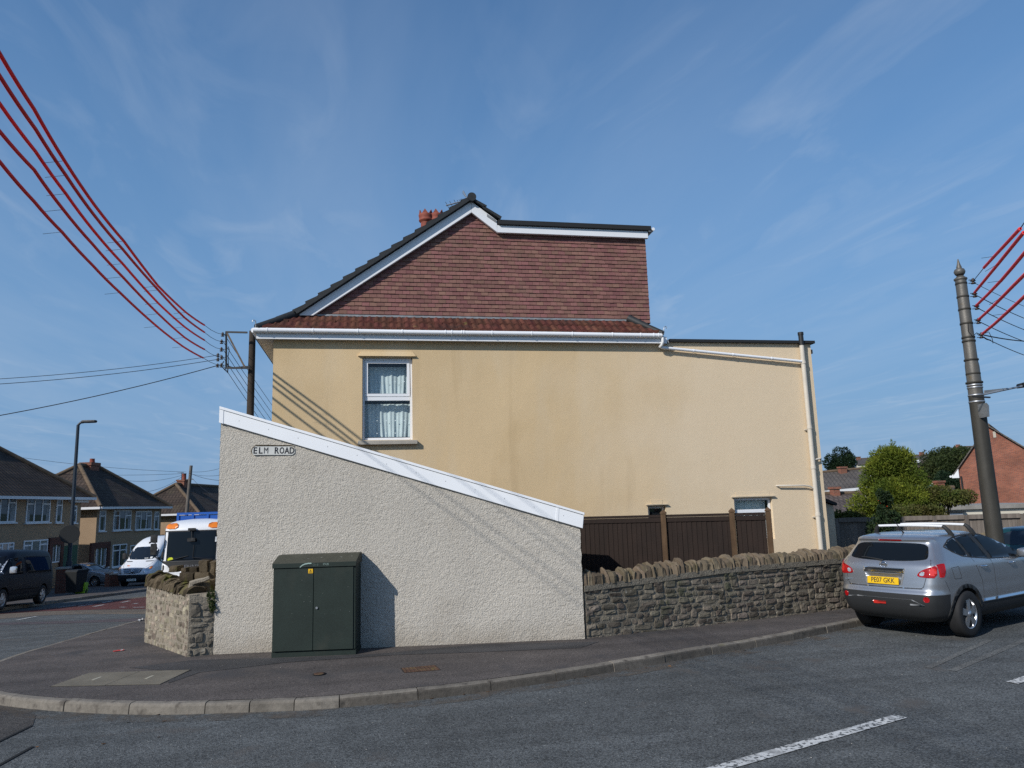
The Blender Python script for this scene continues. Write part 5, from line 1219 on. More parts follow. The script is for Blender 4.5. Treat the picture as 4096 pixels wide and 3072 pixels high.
for sd, view in ((1,'left'),(-1,'right')):
    def lamp(m, sd=sd, view=view):
        sv.patch(m, 'rear', chaikin([(sd*.53,.85),(sd*.68,.835),(sd*.79,.838),(sd*.79,1.025),(sd*.72,.995),(sd*.61,.95),(sd*.545,.90)], 1), .010, .05, depth=.004)
        sv.patch(m, view, [(.215,.842),(.28,.845),(.325,.93),(.345,1.055),(.28,1.05),(.215,1.035)], .010, .05, depth=.004)
    tl = pt_(SV, 'tail_light', 'red_lens', lamp)
    pt_(SV, 'reversing_light', 'clear_lens', lambda m, sd=sd: sv.patch(m, 'rear', chaikin([(sd*.56,.865),(sd*.635,.858),(sd*.645,.925),(sd*.59,.925)], 2), .014, .03), tl)
    pt_(SV, 'brake_lens', 'red_lens_bright', lambda m, sd=sd: sv.patch(m, 'rear', chaikin([(sd*.70,.865),(sd*.78,.865),(sd*.785,.98),(sd*.71,.97)], 1), .013, .03), tl)
    pt_(SV, 'reflector', 'red_lens', lambda m, sd=sd: sv.patch(m, 'rear', chaikin([(sd*.62,.475),(sd*.70,.475),(sd*.70,.555),(sd*.62,.555)], 2), .006, .04))
    # side glass: quarter light, rear door, front door
    for nm, poly in (('quarter_window', chaikin([(.62,1.33),(.80,1.42),(.99,1.455),(1.07,1.15),(.92,1.16),(.72,1.24)], 1)), ('door_window', [(1.035,1.455),(1.25,1.475),(1.46,1.478),(1.62,1.075),(1.14,1.13)]), ('door_window', [(1.60,1.475),(1.85,1.465),(2.15,1.40),(2.45,1.28),(2.72,1.12),(2.80,1.02),(1.74,1.065)])):
        pt_(SV, nm, 'tint_glass', lambda m, poly=poly, view=view: sv.patch(m, view, poly, .004, .08))
    pt_(SV, 'window_trim', 'black_plastic', lambda m, view=view: [sv.patch(m, view, q, .0025, .08) for q in ([(1.46,1.478),(1.60,1.476),(1.74,1.065),(1.62,1.072)], [(.985,1.46),(1.04,1.462),(1.145,1.125),(1.06,1.145)])]+[sv.strip(m, view, [(.60,1.33),(.74,1.23),(.92,1.15),(1.14,1.117),(1.62,1.06),(2.82,1.005)], .016), sv.strip(m, view, [(.61,1.335),(.80,1.432),(1.0,1.472),(1.25,1.49),(1.6,1.492),(1.85,1.48),(2.15,1.415),(2.46,1.293),(2.74,1.125)], .02)])
    pt_(SV, 'door_seam', 'seam', lambda m, view=view: [sv.strip(m, view, q, .007, .0015) for q in ([(1.13,1.11),(1.20,.95),(1.32,.72),(1.33,.42)], [(1.66,1.06),(1.72,.9),(1.73,.42)], [(2.83,1.0),(2.92,.8),(2.90,.42)], [(.55,.80),(.50,.97),(.69,.98),(.74,.80),(.55,.80)], [(.40,.62),(.30,.79)])])
    for hx in (1.40, 2.30):
        def handle(m, hx=hx, sd=sd, view=view):
            a = [sv.hit(view, hx+d, .945)[0]+Vector((0,sd*o,0)) for d, o in ((-.09,.004),(-.075,.028),(.0,.034),(.075,.028),(.09,.004))]; m.tube(a, [.010,.014,.015,.014,.010], 8)
        pt_(SV, 'door_handle', 'chrome', handle)
    for ax in WX: pt_(SV, 'arch_trim', 'black_plastic', lambda m, view=view, ax=ax: sv.patch(m, view, [(ax+.39*math.cos(t), SZI(WR+.39*math.sin(t))) for t in np.linspace(-.25, 3.39, 30)]+[(ax+.45*math.cos(t), SZI(WR+.45*math.sin(t))) for t in np.linspace(3.32, -.18, 30)], .008, .12))
    pt_(SV, 'sill_trim', 'chrome', lambda m, view=view: [sv.strip(m, view, q, .035, .012) for q in ([(1.31,.425),(1.71,.425)], [(1.74,.425),(2.90,.43)])])
    for ax in WX: wheel(SV, ax, sd*.775, WR, .225, sd, 5, .225)
    mb = MB(); p = sv.hit(view, 2.62, 1.08)[0]; blob(mb, p+Vector((0,sd*.15,.02)), .17, .25, .17, 3, 0., .8, .05); mr = mb.build('door_mirror', MATS['silver_paint'], SV, fix=False)
    for q in mr.data.polygons: q.use_smooth = True
    mb = MB(); mb.bar(p+Vector((0,-sd*.02,-.03)), p+Vector((0,sd*.08,-.03)), .09, .04); mb.build('mirror_arm', MATS['black_plastic'], mr)
# tailgate details
pt_(SV, 'tailgate_seam', 'seam', lambda m: [sv.strip(m, 'rear', q, .008, .0015) for q in ([(-.69,1.12),(-.735,.98)], [(.69,1.12),(.735,.98)], [(-.66,.835),(-.62,.70),(-.58,.665),(.58,.665),(.62,.70),(.66,.835)])])
pt_(SV, 'chrome_strip', 'chrome', lambda m: sv.strip(m, 'rear', [(-.60,.672),(-.3,.668),(.3,.668),(.60,.672)], .014, .010))
pt_(SV, 'plate_recess', 'grey_plastic', lambda m: sv.patch(m, 'rear', [(-.34,.965),(.34,.965),(.35,.93),(.30,.71),(.26,.70),(-.26,.70),(-.30,.71),(-.35,.93)], .002, .1))
pt_(SV, 'plate_surround', 'silver_paint', lambda m: sv.patch(m, 'rear', [(-.31,.875),(.31,.875),(.275,.715),(-.275,.715)], .006, .1))
pt_(SV, 'tailgate_handle', 'chrome', lambda m: (sv.strip(m, 'rear', [(-.33,.905),(.33,.905)], .03, .022), sv.strip(m, 'rear', [(-.345,.955),(.345,.955)], .012, .012)))
pt_(SV, 'painted_handle_shadow', 'black_plastic', lambda m: sv.strip(m, 'rear', [(-.31,.935),(.31,.935)], .03, .006))  # black strip drawn as the shadow in the recess by the handle
hp, hn = sv.hit('rear', 0, .765)
plate(SV, 'number_plate', 'PE07 GKK', Vector((hp.x-.024, 0, SZ(.765))), (0,-1,0), (.12,0,1), .52, .111, 'plate_yellow', .105)
def badge(m):
    c, n = sv.hit('rear', 0, 1.012); c = c+Vector((-.012,0,0)); P = [c+Vector((0, .055*math.cos(a), .048*math.sin(a))) for a in np.linspace(0, 2*math.pi, 20)]
    m.tube(P, .009, 6, cap=False); m.bar(c+Vector((-.002,-.07,0)), c+Vector((-.002,.07,0)), .008, .022, up=(0,0,1))
pt_(SV, 'badge', 'chrome', badge)
mb = MB(); q = sv.hit('rear', .60, .755)[0]; text_mb(mb, 'QASHQAI', .042, q+Vector((-.012,-.02,0)), (.25,-1,0), (.05,0,1), depth=.002, sx=.95); mb.build('model_lettering', MATS['chrome'], SV, fix=False)
pt_(SV, 'fog_light', 'red_lens_bright', lambda m: sv.patch(m, 'rear', [(-.03,.405),(.17,.405),(.18,.45),(-.04,.45)], .008, .06))
pt_(SV, 'bumper_skid_trim', 'grey_plastic', lambda m: (sv.strip(m, 'rear', [(.62,.48),(.45,.50),(-.45,.50),(-.62,.42)], .012, .006), sv.strip(m, 'rear', [(-.42,.43),(-.60,.43)], .02, .012)))
# roof bars and aerial
def roofz(x, y): return sv.hit('top', x, y)[0].z
for bx in (.98, 1.66):
    mb = MB(); zt3 = 1.665; mb.tube([(bx, y, zt3+.012*(1-(y/.55)**2)) for y in np.linspace(-.56, .56, 9)], .020, 8); rb = mb.build('roof_bar', MATS['bar_silver'], SV)
    mb = MB()
    for sd in (1, -1):
        y0_ = .635 if bx < 1.2 else .630
        mb.tube([(bx+.07, sd*y0_, roofz(bx+.07, sd*y0_)-.01), (bx+.03, sd*.62, 1.575), (bx+.0, sd*.575, 1.645), (bx-.01, sd*.54, zt3+.004)], [.042,.036,.03,.026], 8)
    mb.build('bar_foot', MATS['black_plastic'], rb)
mb = MB(); mb.tube([(.78,0,roofz(.78,0)-.01), (.73,0,1.60), (.52,0,1.78)], [.016,.010,.004], 6); mb.build('roof_aerial', MATS['black_plastic'], SV)

# ---- generic helpers for the other vehicles
def side_glass(sh, root, polys, mat='tint_glass', views=('left','right'), nm='side_window'):
    for v in views:
        for p in polys: pt_(root, nm, mat, lambda m, v=v, p=p: sh.patch(m, v, p, .006, .15))
def lean(z, xr, xf, w, k=.06, rr=.15, rf=.2, br=.05, bf=.08): return (z, xr, xf, w, k, k, rr, rf, br, bf)

# ---- dark blue van on the far side of the side street
DV = thing('van', (-12.62, 31.15, G(-12.6, 29)-.02), 'dark navy blue panel van parked on the far side of the side street', 'van', R(-91))
DV.rotation_euler = (0, R(-2.9), R(-91))
dl = [lean(.22,.12,4.6,.80),lean(.34,.02,4.75,.90),lean(.5,.0,4.80,.94),lean(.75,.0,4.78,.955),lean(.95,.02,4.66,.95),lean(1.08,.03,4.35,.94),lean(1.14,.04,4.05,.935),lean(1.22,.05,3.85,.925),lean(1.45,.08,3.60,.89),lean(1.68,.12,3.32,.84),lean(1.80,.16,3.12,.79),lean(1.88,.26,2.9,.70),lean(1.925,.5,2.6,.5),lean(1.94,.9,2.2,.2)]
dv = Shell(dl, 40, [(.95,.33,.39),(3.85,.33,.39)])
dv.build(DV, [('sill','black_plastic', lambda c: c.z < .42), ('body','dark_blue_paint', lambda c: True)])
side_glass(dv, DV, [[(2.62,1.10),(3.55,1.10),(3.28,1.62),(2.66,1.66)]], 'van_glass', nm='door_window'); side_glass(dv, DV, [[(.35,1.12),(2.45,1.12),(2.45,1.68),(.42,1.66)]], 'van_glass')
pt_(DV, 'windscreen', 'van_glass', lambda m: dv.patch(m, 'front', [(-.72,1.22),(.72,1.22),(.64,1.70),(-.64,1.70)], .006, .2))
pt_(DV, 'side_moulding', 'black_plastic', lambda m: dv.strip(m, 'left', [(1.4,.62),(3.3,.62)], .07, .015))
pt_(DV, 'body_seam', 'seam', lambda m: [dv.strip(m, 'left', q, .012, .002) for q in ([(2.54,1.75),(2.54,.42)], [(3.62,1.1),(3.42,.42)], [(1.35,1.75),(1.35,.45)], [(.3,1.09),(2.5,1.09)])])
pt_(DV, 'painted_pillar_glint', 'clear_lens', lambda m: dv.strip(m, 'left', [(3.86,1.16),(3.40,1.66)], .04, .01))  # bright strip standing in for light reflected off the windscreen pillar
for sd in (1,-1):
    for ax in (.95, 3.85): wheel(DV, ax, sd*.82, .33, .22, sd, 6, .21, 'galvanised')
    mb = MB(); p = dv.hit('left' if sd > 0 else 'right', 3.55, 1.2)[0]; blob(mb, p+Vector((.02,sd*.14,.05)), .14, .2, .24, 2, 0., .5, .05); mb.build('door_mirror', MATS['clear_lens'], DV, fix=False)
for sd in (1,-1): pt_(DV, 'tail_light', 'red_lens', lambda m, sd=sd: dv.patch(m, 'rear', [(sd*.72,.75),(sd*.84,.75),(sd*.82,1.15),(sd*.72,1.15)], .01, .2))

# ---- white van with its nose towards us, parked by the drive
fc = at(131.5, 575, 41.5); WA = R(-100)
wx, wy = fc.x-5.85*math.cos(WA), fc.y-5.85*math.sin(WA)
WV = thing('van', (wx, wy, G(fc.x, fc.y)+.02), 'high roofed white van with a star badge on its grille, parked facing us', 'van', WA)
vl = [lean(.26,.1,5.60,.86,.05,.1,.3,.03,.16),lean(.40,.0,5.80,.955,.05,.1,.3,.03,.18),lean(.65,.0,5.86,.985,.05,.1,.3,.03,.2),lean(.85,.0,5.84,.99,.05,.1,.3,.03,.22),lean(1.02,.0,5.76,.99,.06,.1,.3,.03,.24),lean(1.14,.0,5.55,.985,.06,.1,.3,.03,.24),lean(1.32,.0,5.20,.975,.06,.1,.3,.03,.24),lean(1.47,.0,4.92,.965,.06,.1,.3,.03,.22),lean(1.75,.02,4.64,.935,.05,.1,.25,.03,.2),lean(2.10,.04,4.30,.885,.05,.1,.25,.03,.18),lean(2.30,.06,4.06,.855,.05,.1,.3,.03,.2),lean(2.50,.1,3.72,.80,.05,.1,.4,.03,.25),lean(2.63,.2,3.35,.72,.05,.1,.4,.03,.25),lean(2.71,.4,2.9,.56,.05,.1,.3,.03,.2),lean(2.74,.8,2.4,.2,.02,.02,.1,.01,.05)]
wv = Shell(vl, 56, [(1.0,.34,.40),(4.85,.34,.40)])
wv.build(WV, [('bumper','black_plastic', lambda c: c.z < .70 and c.x > 4.4), ('sill','black_plastic', lambda c: c.z < .42), ('body','white_van_paint', lambda c: True)])
pt_(WV, 'windscreen', 'dark_glass', lambda m: wv.patch(m, 'front', chaikin([(-.86,1.50),(0,1.47),(.86,1.50),(.74,2.14),(0,2.18),(-.74,2.14)], 1), .008, .15))
gr = pt_(WV, 'grille', 'black_plastic', lambda m: wv.patch(m, 'front', [(-.55,1.03),(.55,1.03),(.42,.80),(0,.76),(-.42,.80)], .010, .12))
pt_(WV, 'grille_bar', 'chrome', lambda m: [wv.strip(m, 'front', [(-w_,z),(w_,z)], .022, .018) for z, w_ in ((.965,.50),(.905,.47),(.845,.43))], gr)
def star(m):
    c = wv.hit('front', 0, .905)[0]+Vector((.035,0,0)); P = [c+Vector((0,.115*math.cos(a),.115*math.sin(a))) for a in np.linspace(0, 2*math.pi, 22)]; m.tube(P, .014, 6, cap=False)
    for k in range(3): a = math.pi/2+k*2*math.pi/3; m.tube([c, c+Vector((0,.11*math.cos(a),.11*math.sin(a)))], [.022,.005], 6)
pt_(WV, 'badge', 'chrome', star, gr)
for sd in (1,-1):
    hl = pt_(WV, 'headlight', 'clear_lens', lambda m, sd=sd: wv.patch(m, 'front', [(sd*.60,.76),(sd*.86,.74),(sd*.93,.95),(sd*.92,1.14),(sd*.80,1.12),(sd*.66,1.0)], .012, .1))
    pt_(WV, 'indicator', 'amber_lens', lambda m, sd=sd: wv.patch(m, 'front', [(sd*.84,.98),(sd*.92,1.0),(sd*.91,1.12),(sd*.85,1.11)], .018, .1), hl)
    pt_(WV, 'bonnet_vent', 'black_plastic', lambda m, sd=sd: wv.patch(m, 'front', [(sd*.38,1.405),(sd*.80,1.41),(sd*.72,1.37),(sd*.38,1.37)], .008, .2))
    v = 'left' if sd > 0 else 'right'
    pt_(WV, 'door_window', 'dark_glass', lambda m, v=v: wv.patch(m, v, [(3.55,1.45),(4.55,1.40),(4.70,1.52),(4.20,2.0),(3.55,2.05)], .006, .2))
    pt_(WV, 'body_seam', 'seam', lambda m, v=v: [wv.strip(m, v, q, .012, .002) for q in ([(3.45,2.2),(3.45,.45)], [(4.72,1.4),(4.62,.8)], [(2.1,2.2),(2.1,.45)], [(.5,1.3),(3.4,1.3)])])
    for ax in (1.0, 4.85): wheel(WV, ax, sd*.86, .34, .22, sd, 6, .20, 'dark_steel')
    mb = MB(); p = wv.hit(v, 4.45, 1.55)[0]; blob(mb, p+Vector((.05,sd*.2,.12)), .14, .22, .40, 4, 0., .5, .05); mb.build('door_mirror', MATS['black_plastic'], WV, fix=False)
pt_(WV, 'bonnet_line', 'seam', lambda m: [wv.strip(m, 'front', q, .012, .002) for q in ([(.90,1.48),(.72,1.2),(.58,1.04)], [(-.90,1.48),(-.72,1.2),(-.58,1.04)])])
hp = wv.hit('front', 0, .43)[0]; plate(WV, 'number_plate', 'WX57 BDF', Vector((hp.x+.03,0,.43)), (0,1,0), (-.05,0,1), .52, .12, 'plate_white', .105)
pt_(WV, 'roof_light', 'black_plastic', lambda m: m.lathe([(.05,-.03),(.05,.06),(.02,.08)], 10, wv.hit('front', .05, 2.36)[0]))
pt_(WV, 'bonnet_sticker', 'amber_lens', lambda m: wv.patch(m, 'front', chaikin([(-.25,1.18),(-.45,1.21),(-.52,1.18),(-.40,1.15)], 1), .006, .2))
M('paper', (.6,.62,.62), .8)
def papers(m):
    for y, z, w_, h in ((-.45,1.555,.32,.035),(.55,1.56,.12,.10),(.30,1.54,.20,.03)): wv.patch(m, 'front', [(y-w_/2,z-h/2),(y+w_/2,z-h/2),(y+w_/2,z+h/2),(y-w_/2,z+h/2)], .012, .3)
pt_(WV, 'dashboard_paper', 'paper', papers)

# ---- silver coupe across the drive behind
SC_H = math.atan2(-.36, .93); n0 = at(117.8, 585, 45.0)
SC = thing('parked_car', (n0.x-4.6*math.cos(SC_H), n0.y-4.6*math.sin(SC_H), G(n0.x, n0.y)+.05), 'low silver coupe parked across a drive beside the white van', 'car', SC_H)
cl_ = [lean(.20,.2,4.45,.72),lean(.32,.04,4.62,.84),lean(.5,.0,4.68,.87),lean(.68,.02,4.62,.88),lean(.80,.08,4.40,.875),lean(.88,.22,3.95,.86),lean(.93,.45,3.60,.84),lean(.98,.65,3.38,.80),lean(1.1,.95,3.12,.73),lean(1.22,1.28,2.86,.66),lean(1.32,1.65,2.60,.58),lean(1.38,2.0,2.35,.40,.03,.1,.1,.01,.01),lean(1.395,2.1,2.25,.2,.01,.03,.03,.0,.0)]
sc = Shell(cl_, 40, [(.9,.32,.37),(3.68,.32,.37)])
sc.build(SC, [('sill','black_plastic', lambda c: c.z < .27), ('body','silver_paint_far', lambda c: True)])
side_glass(sc, SC, [chaikin([(.85,.98),(1.25,1.16),(1.6,1.28),(2.0,1.335),(2.02,.955)], 1), chaikin([(2.06,.955),(2.05,1.335),(2.5,1.29),(3.0,1.10),(3.3,.97)], 1)], nm='door_window')
pt_(SC, 'windscreen', 'dark_glass', lambda m: sc.patch(m, 'front', [(-.70,.98),(.70,.98),(.55,1.30),(-.55,1.30)], .006, .2))
pt_(SC, 'side_moulding', 'chrome', lambda m: (sc.strip(m, 'right', [(1.3,.62),(3.2,.62)], .022, .012), sc.strip(m, 'right', [(1.3,.31),(3.25,.31)], .03, .012)))
pt_(SC, 'body_seam', 'seam', lambda m: [sc.strip(m, 'right', q, .012, .002) for q in ([(1.75,.95),(1.72,.35)], [(3.30,.93),(3.25,.35)])])
for sd in (1,-1):
    for ax in (.9, 3.68): wheel(SC, ax, sd*.77, .32, .21, sd, 7, .21)
    mb = MB(); p = sc.hit('left' if sd > 0 else 'right', 3.15, .97)[0]; blob(mb, p+Vector((.0,sd*.12,.05)), .13, .2, .13, 5, 0., .7, .05); mb.build('door_mirror', MATS['silver_paint_far'], SC, fix=False)

# ---- white and blue refuse lorry coming up the side street
tf = at(190.3, 560, 31.6); TA = R(-94); TL = 7.4
TR = thing('lorry', (tf.x-TL*math.cos(TA), tf.y-TL*math.sin(TA), G(tf.x, tf.y)+.0), 'white refuse lorry with amber beacons and a blue body, coming up the side street', 'lorry', TA)
def sq(z, xr, xf, w, bf=.10, rf=.22): return (z, xr, xf, w, .0, .03, .05, rf, .0, bf)
tl_ = [sq(.35,5.5,7.30,1.18),sq(.5,5.5,7.38,1.235),sq(1.0,5.5,7.40,1.25),sq(1.36,5.5,7.38,1.25),sq(2.0,5.5,7.32,1.24),sq(2.62,5.5,7.25,1.22),sq(2.70,5.5,7.24,1.225),sq(2.90,5.5,7.12,1.18),sq(3.02,5.55,6.85,1.05),sq(3.12,5.65,6.4,.7),sq(3.14,5.8,6.2,.3,.02,.1)]
ts = Shell(tl_, 44)
ts.build(TR, [('cab_lower','black_plastic', lambda c: .92 < c.z < 1.40 and c.x > 7.0), ('cab','white_van_paint', lambda c: True)])
pt_(TR, 'windscreen', 'tint_glass', lambda m: ts.patch(m, 'front', [(-1.17,1.40),(1.17,1.40),(1.15,2.62),(-1.15,2.62)], .008, .2))
pt_(TR, 'windscreen_seal', 'black_plastic', lambda m: [ts.strip(m, 'front', q, .05, .010) for q in ([(-1.17,1.38),(1.17,1.38)], [(-1.19,1.38),(-1.17,2.64)], [(1.19,1.38),(1.17,2.64)], [(-1.17,2.64),(1.17,2.64)])])
for sd, v in ((1,'left'),(-1,'right')):
    pt_(TR, 'beacon', 'amber_lens', lambda m, sd=sd: ts.patch(m, 'front', chaikin([(sd*.62,2.74),(sd*1.15,2.74),(sd*1.12,2.86),(sd*1.0,2.95),(sd*.64,2.95)], 1), .04, .15, depth=.03))
    pt_(TR, 'door_window', 'dark_glass', lambda m, v=v: ts.patch(m, v, [(5.7,1.45),(7.0,1.30),(6.98,2.5),(5.7,2.5)], .006, .3))
    pt_(TR, 'headlight', 'clear_lens', lambda m, sd=sd: ts.patch(m, 'front', [(sd*.78,.62),(sd*1.12,.62),(sd*1.12,.84),(sd*.78,.84)], .012, .2))
    pt_(TR, 'wheel_arch_panel', 'white_van_paint', lambda m, sd=sd: ts.patch(m, 'front', chaikin([(sd*.80,.95),(sd*1.23,.95),(sd*1.23,1.32),(sd*1.10,1.30),(sd*.90,1.18)], 1), .016, .15))
    mb = MB(); x = 7.45; y = sd*1.50
    blob(mb, (x,y,2.36), .14, .26, .34, 8); blob(mb, (x,y,1.92), .13, .24, .50, 9); mb.tube([(7.15,sd*1.2,2.5),(7.42,sd*1.42,2.5),(7.43,sd*1.46,2.1),(7.42,sd*1.44,1.6),(7.25,sd*1.2,1.38)], .022, 6); mb.build('wing_mirror', MATS['black_plastic'], TR, fix=False)
    for ax in (6.3, 2.2): wheel(TR, ax, sd*1.08, .50, .30, sd, 6, .28, 'dark_steel')
mb = MB(); c_ = ts.hit('front', 0, 1.14)[0]; text_mb(mb, 'DENNIS', .20, c_+Vector((.02,0,0)), (0,1,0), (0,0,1), sx=1.25, bold=.006, depth=.004); mb.build('maker_lettering', MATS['chrome'], TR, fix=False)
pt_(TR, 'grille_panel', 'white_van_paint', lambda m: ts.patch(m, 'front', [(-.62,.66),(.62,.66),(.62,1.0),(-.62,1.0)], .014, .3))
mb = MB(); mb.box((7.27,-.14,2.66),(7.42,.14,2.76)); mb.tube([(7.36,.0,2.68),(7.40,.02,2.35)], .02, 6); blob(mb, (7.42,.02,2.27), .1, .34, .16, 6); mb.build('kerb_mirror', MATS['black_plastic'], TR)
mb = MB(); mb.tube([(7.36,-.9,1.42),(7.41,-.1,1.60)], .012, 5); mb.tube([(7.36,.9,1.42),(7.41,.12,1.52)], .012, 5); mb.tube([(7.42,.10,1.50),(7.40,.12,2.05)], .012, 5); mb.build('wiper', MATS['black_plastic'], TR)
pt_(TR, 'hi_vis_jacket', 'hi_vis', lambda m: ts.patch(m, 'front', chaikin([(-1.0,1.42),(-.72,1.42),(-.74,1.56),(-.95,1.54)], 1), .012, .2))
pt_(TR, 'windscreen_sticker', 'paper', lambda m: ts.patch(m, 'front', [(.95,2.15),(1.05,2.15),(1.05,2.36),(.95,2.36)], .012, .2))
mb = MB(); mb.box((.2,-1.23,.9),(5.4,1.23,3.30)); hb = mb.build('refuse_body', MATS['truck_blue'], TR, bevel=.03)
mb = MB()
for y in (-1.20,-.55,.10,.75,1.20): mb.box((5.40,y-.05,2.7),(5.45,y+.05,3.42))
for z in (3.38, 3.05): mb.box((5.40,-1.25,z-.05),(5.452,1.25,z+.05))
mb.build('body_rib', MATS['truck_blue'], hb)
mb = MB(); mb.bar((5.0,1.0,3.55), (5.0,1.5,3.55), .12, .06); mb.build('lifting_arm', MATS['white_van_paint'], TR)
mb = MB(); mb.box((.3,-.5,.5),(7.0,.5,.9)); mb.build('chassis', MATS['black_iron'], TR)

# ---- dark teal car ahead of the crossover, mostly out of frame
tc_ = at(1010, 545, 17.2)
TC = thing('parked_car', (tc_.x+.35, tc_.y+.1, G(tc_.x, tc_.y)), 'dark teal hatchback glimpsed at the right edge beyond the silver crossover', 'car', R(27))
tlv = [lean(.2,.15,3.9,.74),lean(.34,.02,4.0,.83),lean(.6,.0,4.02,.85),lean(.8,.06,3.85,.85),lean(.9,.10,3.5,.845),lean(.96,.14,3.1,.83),lean(1.1,.26,2.8,.77),lean(1.28,.42,2.45,.70),lean(1.38,.55,2.2,.62),lean(1.42,.8,1.9,.45),lean(1.435,1.1,1.6,.2,.02,.05,.05,.01,.01)]
ts2 = Shell(tlv, 36, [(.75,.31,.36),(3.2,.31,.36)])
ts2.build(TC, [('sill','black_plastic', lambda c: c.z < .28), ('body','teal_paint', lambda c: True)])
side_glass(ts2, TC, [[(.75,1.02),(1.5,.98),(1.42,1.33),(.85,1.30)], [(1.56,.98),(2.7,.96),(2.3,1.27),(1.9,1.34),(1.48,1.34)]], nm='door_window')
pt_(TC, 'rear_window', 'dark_glass', lambda m: ts2.patch(m, 'rear', chaikin([(-.60,1.02),(.60,1.02),(.52,1.33),(-.52,1.33)], 1), .006, .15))
for sd in (1,-1):
    pt_(TC, 'tail_light', 'red_lens', lambda m, sd=sd: ts2.patch(m, 'rear', [(sd*.60,.75),(sd*.76,.75),(sd*.74,1.0),(sd*.62,1.0)], .008, .1))
    for ax in (.75, 3.2): wheel(TC, ax, sd*.745, .31, .2, sd, 5, .2)
# ------------------------------------------------------------------ houses across the side street
M('dash_render', (.31,.222,.145), .95, .1, var=[(.6,.12,5),(40,.12,3)], bump=(60,.01,3))
tex_mat('far_roof', 'tile', (.060,.043,.033), (.045,.034,.028), (.02,.016,.014), .30, .34, .012, var=.3, mott=((.085,.070,.045), .8, .55, .75))
tex_mat('grey_roof', 'tile', (.115,.10,.088), (.095,.083,.074), (.04,.035,.03), .32, .34, .012, var=.25, mott=((.15,.11,.05), .5, .60, .8))
tex_mat('brown_roof', 'tile', (.135,.105,.09), (.105,.083,.072), (.03,.024,.02), .28, .32, .02, var=.2)
tex_mat('red_brick', 'brick', (.29,.092,.055), (.19,.060,.042), (.24,.18,.13), .225, .075, .010, var=.22)
tex_mat('dark_brick', 'brick', (.12,.040,.028), (.085,.032,.024), (.10,.08,.065), .225, .075, .010, var=.2)
M('ridge_far', (.12,.085,.055), .9, var=[(3,.3,4)])
M('far_white', (.66,.67,.68), .5)
M('green_door', (.010,.055,.030), .5)
M('net_curtain', (.22,.235,.24), .9, var=[(5,.3,3)])
glass('far_glass', refl=1.0, dark=(.045,.05,.055))
glass('far_glass_light', refl=1.0, dark=(.16,.165,.17))
AH = R(12.0); UH = Vector((math.sin(AH), math.cos(AH), 0)); NH = Vector((math.cos(AH), -math.sin(AH), 0)); RZH = math.pi/2-AH
HP = at(161.6, 500, 60.0)
PLN = [HP]
def hp(px, py): return on_plane(px, py, PLN[0], NH)
def semi(label, xl, xr, eave, corner_eave, ridge=None, W_=None, rise=None, lenx=None, chimney=None):
    """house on the common frontage; xl, xr picture columns of its front corners"""
    a, b = (xl, xr) if isinstance(xl, Vector) else (hp(xl, 505), hp(xr, 505)); L_ = (b-a).dot(UH)
    g = G(a.x, a.y); o = Vector((a.x, a.y, g)); t = thing('house', o, label, 'house', RZH, 'houses along the side street'); V_ = -NH
    ze = eave-g
    if ridge:
        W_ = ridge[2]; p = on_plane(ridge[0], ridge[1], o+V_*(W_/2), NH); u1 = (p-o).dot(UH); rise = p.z-eave
    mb = MB(); mb.box((0,0,-1.2),(L_,W_,ze)); mb.build('wall', MATS['dash_render'], t)
    ov = .55; mb = MB(); r0 = [(-ov,-ov,ze-.05),(L_+ov,-ov,ze-.05),(L_+ov,W_+ov,ze-.05),(-ov,W_+ov,ze-.05)]
    u1 = u1 if ridge else W_/2
    e1, e2 = (u1, W_/2, ze+rise), (max(L_-u1, u1+.3), W_/2, ze+rise)
    mb.add(r0+[e1,e2], [(0,1,5,4),(1,2,5),(2,3,4,5),(3,0,4),(3,2,1,0)]); rf = mb.build('roof', MATS['far_roof'], t)
    mb = MB()
    for p, q in ((r0[0],e1),(r0[1],e2),(r0[3],e1),(r0[2],e2),(e1,e2)): mb.tube([Vector(p)+Vector((0,0,.05)), Vector(q)+Vector((0,0,.05))], .15, 8)
    mb.build('hip_ridge', MATS['ridge_far'], rf)
    mb = MB(); mb.box((-ov,-ov-.10,ze-.16),(L_+ov,-ov+.0,ze-.0)); mb.box((-ov-.10,-ov,ze-.16),(-ov,W_+ov,ze)); mb.build('gutter', MATS['far_white'], t)
    if chimney:
        xc, top, w = chimney; mb = MB(); cz = z_for(*(o+UH*xc+V_*(W_/2)).xy, top)-g
        mb.box((xc-w/2,W_/2-.4,ze+rise-1.4),(xc+w/2,W_/2+.4,cz-.35)); mb.box((xc-w/2-.08,W_/2-.48,cz-.35),(xc+w/2+.08,W_/2+.48,cz-.15))
        ch_ = mb.build('chimney', MATS['red_brick'], t)
        mb = MB()
        for d in (-.2, .25): mb.lathe([(.16,cz-.15),(.13,cz+.25),(.15,cz+.28)], 10, (xc+d*w,W_/2,0))
        mb.build('chimney_pot', MATS['pot_terracotta'], ch_)
    return t, o, L_, W_
